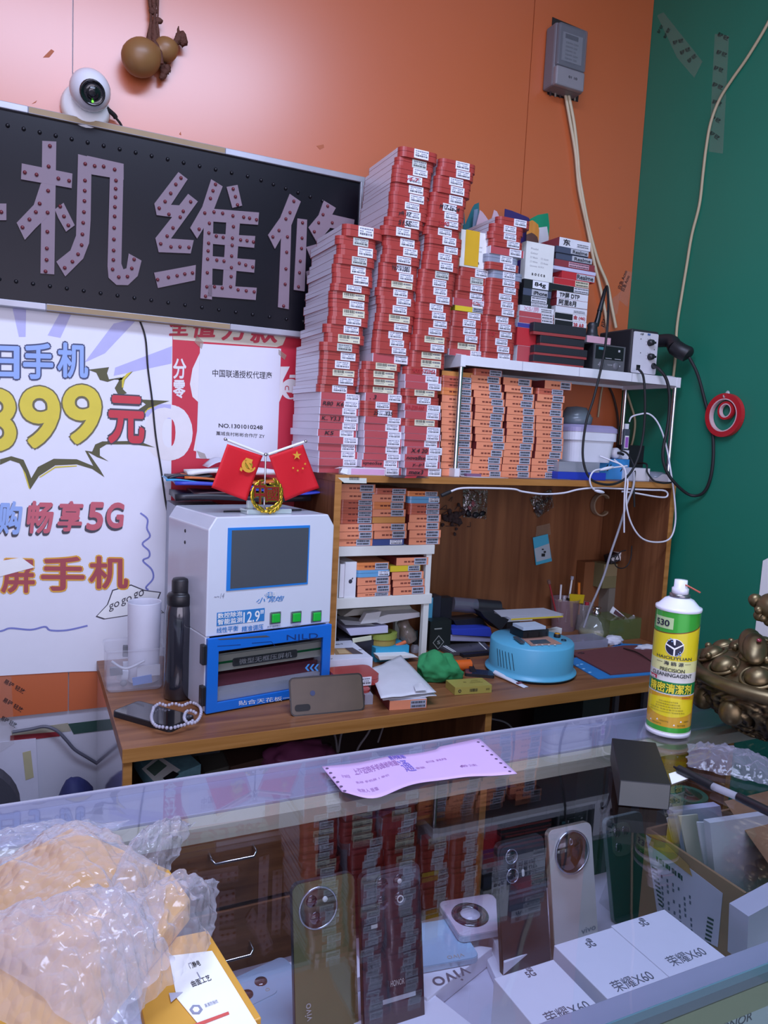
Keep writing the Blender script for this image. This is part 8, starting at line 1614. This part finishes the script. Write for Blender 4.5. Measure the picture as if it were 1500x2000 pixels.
b.build('lettering', [mat('can_navy_print', '23263a', .4), mat('can_yellow_print', 'e8d83a', .4), mat('can_dark_green_print', '0e4a26', .4), INK, mat('can_red_patch', 'b83048', .4), PAPER, mat('can_olive_print', '7a6a20', .5), mat('can_red_print', 'c0401c', .4), mat('can_light_blue_dot', '7f9fd0', .4)], CAN, loc=(0, 0, 0))

# bronze urn
UC = Vector((1.085, -1.195, ZT)); UR = .138
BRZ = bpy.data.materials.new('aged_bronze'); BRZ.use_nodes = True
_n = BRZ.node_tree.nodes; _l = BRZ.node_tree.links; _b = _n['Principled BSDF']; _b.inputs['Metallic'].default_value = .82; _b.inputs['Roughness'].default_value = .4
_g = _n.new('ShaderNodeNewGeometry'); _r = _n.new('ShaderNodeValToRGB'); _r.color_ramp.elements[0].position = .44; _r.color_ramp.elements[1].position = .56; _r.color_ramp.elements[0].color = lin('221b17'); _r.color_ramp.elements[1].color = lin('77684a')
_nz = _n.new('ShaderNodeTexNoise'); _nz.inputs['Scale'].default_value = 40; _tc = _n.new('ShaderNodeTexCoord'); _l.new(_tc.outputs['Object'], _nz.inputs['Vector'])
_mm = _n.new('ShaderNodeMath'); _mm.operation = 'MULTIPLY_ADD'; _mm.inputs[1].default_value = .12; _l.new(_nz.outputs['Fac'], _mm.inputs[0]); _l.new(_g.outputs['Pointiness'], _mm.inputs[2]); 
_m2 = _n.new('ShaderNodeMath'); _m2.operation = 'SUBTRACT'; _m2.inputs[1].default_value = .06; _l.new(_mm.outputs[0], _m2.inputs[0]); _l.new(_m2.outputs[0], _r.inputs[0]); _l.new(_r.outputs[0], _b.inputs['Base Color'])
URN = thing('bronze_urn', 'ornate bronze treasure bowl with carved relief at the right edge of the counter', 'urn', tuple(UC))
def relief(d, z): 
    p = Vector((d.x*5.5, d.y*5.5, z*42)); q = p+Vector((noise.noise(p*.8), noise.noise(p*.8+Vector((7, 0, 0))), noise.noise(p*.8+Vector((0, 7, 0)))))*1.3
    return .0085*(1-2.4*abs(noise.noise(q)))+.004*(1-2*abs(noise.noise(q*2.3)))+.0012*noise.noise(q*7)
prf = [(.055, 0), (.070, .004), (.074, .012), (.095, .028), (.118, .050), (.130, .070), (.131, .080)]
def pr_(t):
    x = t*(len(prf)-1); i = min(int(x), len(prf)-2); f_ = x-i; return prf[i][0]*(1-f_)+prf[i+1][0]*f_, prf[i][1]*(1-f_)+prf[i+1][1]*f_
def bowl(s, t):
    r, z = pr_(t); a = 2*PI*s; d = Vector((math.cos(a), math.sin(a), 0)); k = math.sin(PI*min(1, max(0, t*1.02)))**.6; return d*(r+k*relief(d, z))+Vector((0, 0, z))
b = MB(); b.grid(bowl, 260, 60); b.lathe([(0, .0005), (.056, .0005)], 40, 0, cap=False)
for k in range(7):
    a = R(150+k*33); r, z = pr_(.66); b.ball((r*math.cos(a)*1.03, r*math.sin(a)*1.03, z), (.019, .019, .021), 0, None, 22, 14, lambda d: 1+.03*math.cos(12*math.atan2(d.y, d.x)))
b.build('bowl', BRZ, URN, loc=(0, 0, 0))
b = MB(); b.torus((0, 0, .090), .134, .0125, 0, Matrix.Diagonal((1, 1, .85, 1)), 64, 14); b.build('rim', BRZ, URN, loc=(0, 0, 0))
b = MB(); b.lathe([(.130, .086), (.118, .100), (.095, .116), (.060, .126), (0, .130)], 48, 0, cap=False)
for ring, n, r_, z, rr_ in ((0, 11, .107, .108, .019), (1, 7, .070, .124, .016)):
    for k in range(n):
        a = 2*PI*(k+.3*ring)/n; c = Vector((r_*math.cos(a), r_*math.sin(a), z)); q = Vector((math.cos(a)*.55, math.sin(a)*.55, 1)).normalized().to_track_quat('Z', 'Y').to_matrix().to_4x4()
        b.ball(c, (rr_, rr_, rr_*.75), 0, q, 20, 12); b.torus(c, rr_*1.22, .0028, 0, q, 30, 8)
        a2 = a+PI/n; b.ball((r_*1.1*math.cos(a2), r_*1.1*math.sin(a2), z+.006), .006, 0, None, 12, 8)
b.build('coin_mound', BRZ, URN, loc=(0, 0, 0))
b = MB()
for k, (r_, z) in enumerate(((.040, .128), (.036, .136), (.030, .145), (.022, .154))): b.torus((-.02, -.02, z), r_*.8, .007, 0, None, 36, 10); b.lathe([(r_*.8, z), (0, z+.004)], 30, 0, Matrix.Translation((-.02, -.02, 0)), True, False)
b.ball((-.02, -.02, .162), (.016, .014, .011), 0, None, 18, 10)
for sgn, x0 in ((1, -.075), (1, -.06)): 
    b.ball((x0, -.0+.02*(x0 > -.07), .142), (.034, .018, .013), 0, Matrix.Rotation(R(40), 4, 'Z') @ Matrix.Rotation(R(-30), 4, 'Y'), 22, 12)
b.build('ingot', BRZ, URN, loc=(0, 0, 0))
b = MB(); b.ball((-.078, -.008, .157), (.0045, .0035, .003)); b.build('red_stone', mat('red_stone', '7a2030', .2, coat=.5), URN, loc=(0, 0, 0))
b = MB(); b.tube([(-.005, .005, .15), (-.012, .0, .175), (-.03, .0, .19)], .009, 10); rv2 = random.Random(12)
for k in range(34):
    d = Vector((rv2.gauss(0, 1), rv2.gauss(0, 1), rv2.gauss(0, 1))).normalized(); b.ball(Vector((-.035, .0, .205))+Vector((d.x*.036, d.y*.03, d.z*.024)), rv2.uniform(.006, .011), 0, None, 12, 8)
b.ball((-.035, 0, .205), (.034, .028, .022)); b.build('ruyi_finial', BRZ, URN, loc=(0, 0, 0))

# pens
def pen(lab_, parts_, z=ZT+.006):
    o = thing('pen', lab_, 'pen', tuple(onz(*parts_[0][1][0], ZT)))
    for nm, pts, r, m in parts_: b = MB(); b.tube([onz(u, v, z) for u, v in pts], r, 14, path=0); b.build(nm, m, o, world=True)
    return o
CLP = mat('clear_pen_barrel', 'b9bac8', .1, alpha=.5, coat=.6)
pen('black and clear ballpoint pen lying across the counter glass by the zip bag', [('tip', [(1316, 1497), (1326, 1503)], lambda t: .0012+.002*t, BLACK), ('grip', [(1326, 1502), (1340, 1509), (1392, 1536)], lambda t: .0058, mat('pen_rubber', '17171c', .5)), ('barrel', [(1391, 1535), (1440, 1556)], .0050, CLP)])
pen('black pen lying at the right edge of the counter glass', [('barrel', [(1441, 1556), (1520, 1594)], .0058, mat('pen_black', '1a1a20', .3, coat=.5))], ZT+.0064)
b = MB(); b.slab([onz(u, v, ZT+.0002) for u, v in ((1306, 1512), (1336, 1503), (1352, 1518), (1312, 1532))], (0, 0, .0008)); tag(b.build('paper_slip', PAPER), 'white paper corner under the pen on the counter glass', 'paper')
# crumpled films
def film_mat(name, col, fac, bscale, bump, rough=.12, vor=False):
    m = bpy.data.materials.new(name); m.use_nodes = True; N = m.node_tree.nodes; L = m.node_tree.links; p = N['Principled BSDF']; p.inputs['Base Color'].default_value = lin(col); p.inputs['Roughness'].default_value = rough; p.inputs['Specular IOR Level'].default_value = .9; p.inputs['Coat Weight'].default_value = .7; p.inputs['Coat Roughness'].default_value = .05
    tc = N.new('ShaderNodeTexCoord'); t = N.new('ShaderNodeTexVoronoi' if vor else 'ShaderNodeTexNoise'); t.inputs['Scale'].default_value = bscale; L.new(tc.outputs['Object'], t.inputs['Vector'])
    bp = N.new('ShaderNodeBump'); bp.inputs['Strength'].default_value = bump; bp.inputs['Distance'].default_value = .004; bp.invert = vor; L.new(t.outputs['Distance' if vor else 'Fac'], bp.inputs['Height']); L.new(bp.outputs[0], p.inputs['Normal']); L.new(bp.outputs[0], p.inputs['Coat Normal'])
    tr = N.new('ShaderNodeBsdfTransparent'); mx = N.new('ShaderNodeMixShader'); lw = N.new('ShaderNodeLayerWeight'); lw.inputs[0].default_value = .3; L.new(bp.outputs[0], lw.inputs['Normal'])
    ma = N.new('ShaderNodeMath'); ma.operation = 'MULTIPLY_ADD'; ma.inputs[1].default_value = .55; ma.inputs[2].default_value = fac; ma.use_clamp = True; L.new(lw.outputs['Facing'], ma.inputs[0]); L.new(ma.outputs[0], mx.inputs[0]); L.new(tr.outputs[0], mx.inputs[1]); L.new(p.outputs[0], mx.inputs[2]); L.new(mx.outputs[0], N['Material Output'].inputs[0]); return m
ZBM = film_mat('crinkled_zip_film', 'b4b2c6', .14, 60, .9)
def crinkle(q, z0, amp, seed, nx=46, ny=30, dome=.01, f=9):
    P = [onz(u, v, z0) for u, v in q]
    def fn(s, t):
        p = P[0].lerp(P[1], s).lerp(P[3].lerp(P[2], s), t); e = min(1, 6*min(s, 1-s, t, 1-t)+.12)
        n = 1-2*abs(noise.noise(Vector((s*f+seed, t*f*.6, seed)))); n2 = noise.noise(Vector((s*f*2.6, t*f*1.7, seed+5)))
        return p+Vector((.004*n2, .004*n, e*(dome*math.sin(PI*s)*math.sin(PI*t)+amp*(.6+.5*n+.3*n2))))
    return fn
b = MB(); b.grid(crinkle([(1344, 1455), (1520, 1490), (1540, 1545), (1345, 1500)], ZT+.001, .010, 2.3, 60, 30, .012, 7), 60, 30); tag(b.build('zip_bag', ZBM), 'crinkled clear zip bag lying on the counter glass in front of the urn', 'bag')
# bubble wrapped parcel
BBW = film_mat('bubble_wrap_film', 'd2ceda', .19, 105, .75, .14, True); PCL = thing('bubble_wrap_parcel', 'bubble wrap bag holding a yellow and white package at the left of the counter', 'parcel', tuple(onz(150, 1850, ZT)))
YB_ = mat('yellow_package', 'd09a3c', .45, var=.08, scale=12)
def pz(q, z): return [onz(u, v, z) for u, v in q]
b = MB(); b.slab(pz([(-120, 1800), (140, 1655), (330, 1740), (372, 1800), (150, 2080), (-120, 2150)], ZT+.012), (0, 0, .022)); b.build('yellow_package', YB_, PCL, world=True, bev=.003)
b = MB(); b.slab(pz([(250, 1870), (405, 1838), (510, 2012), (300, 2110)], ZT+.003), (0, 0, .010), 0); o = b.build('package_card', YB_, PCL, world=True, bev=.001)
b = MB(); b.slab(pz([(330, 1868), (414, 1858), (504, 2004), (420, 2040), (345, 1950)], ZT+.0134), (0, 0, .0005), 0)
zq = ZT+.0142
def qt(t, u0, v0, u1, v1, h, m=1, bold=.01): O = onz(u0, v0, zq); U = onz(u1, v1, zq)-O; b.text(t, O, U, Vector((-U.y, U.x, 0)).normalized()*h, m, bold)
qt('门静电', 372, 1892, 393, 1885, .007); qt('曲面工艺', 377, 1928, 414, 1914, .007); b.slab(pz([(384, 1899), (385.5, 1899), (393, 1912), (391.5, 1913)], zq), (0, 0, .0003), 2)
P6 = [onz(383+13*math.cos(k*PI/3), 1972+10*math.sin(k*PI/3), zq) for k in range(6)]; b.slab(P6, (0, 0, .0003), 2); P6 = [onz(383+7*math.cos(k*PI/3), 1972+5.5*math.sin(k*PI/3), zq+.0004) for k in range(6)]; b.slab(P6, (0, 0, .0003), 0)
qt('高清防指纹', 402, 1968, 427, 1958, .004, 2, 0); b.slab(pz([(372, 2003), (446, 1976), (448, 1981), (378, 2008)], zq), (0, 0, .0003), 3); b.slab(pz([(330, 1940), (357, 1938), (334, 1958)], zq), (0, 0, .0003), 4)
b.build('card_print', [PAPER, INK, mat('grey_card_print', '8d90a4', .5), mat('red_card_bar', 'd05a50', .5), mat('grey_triangle', 'b4b4c4', .5)], o, world=True)
for nm, q, z0, amp, sd, dm, f in (('film', [(-160, 1770), (160, 1618), (330, 1712), (260, 2100)], ZT+.036, .016, 1.1, .035, 6), ('film', [(-160, 1680), (70, 1640), (255, 1605), (-60, 1800)], ZT+.004, .012, 4.2, .014, 6), ('film', [(250, 1668), (384, 1608), (318, 1735), (190, 1790)], ZT+.030, .014, 7.9, .020, 6), ('film', [(190, 1800), (428, 1728), (416, 1850), (200, 2060)], ZT+.030, .016, 9.4, .030, 6), ('film', [(-160, 1850), (280, 1760), (340, 1880), (120, 2120)], ZT+.055, .016, 12.5, .030, 7)):
    b = MB(); b.grid(crinkle(q, z0, amp, sd, 60, 44, dm, f), 60, 44); b.build(nm, BBW, PCL, world=True)
bpy.context.view_layer.update()
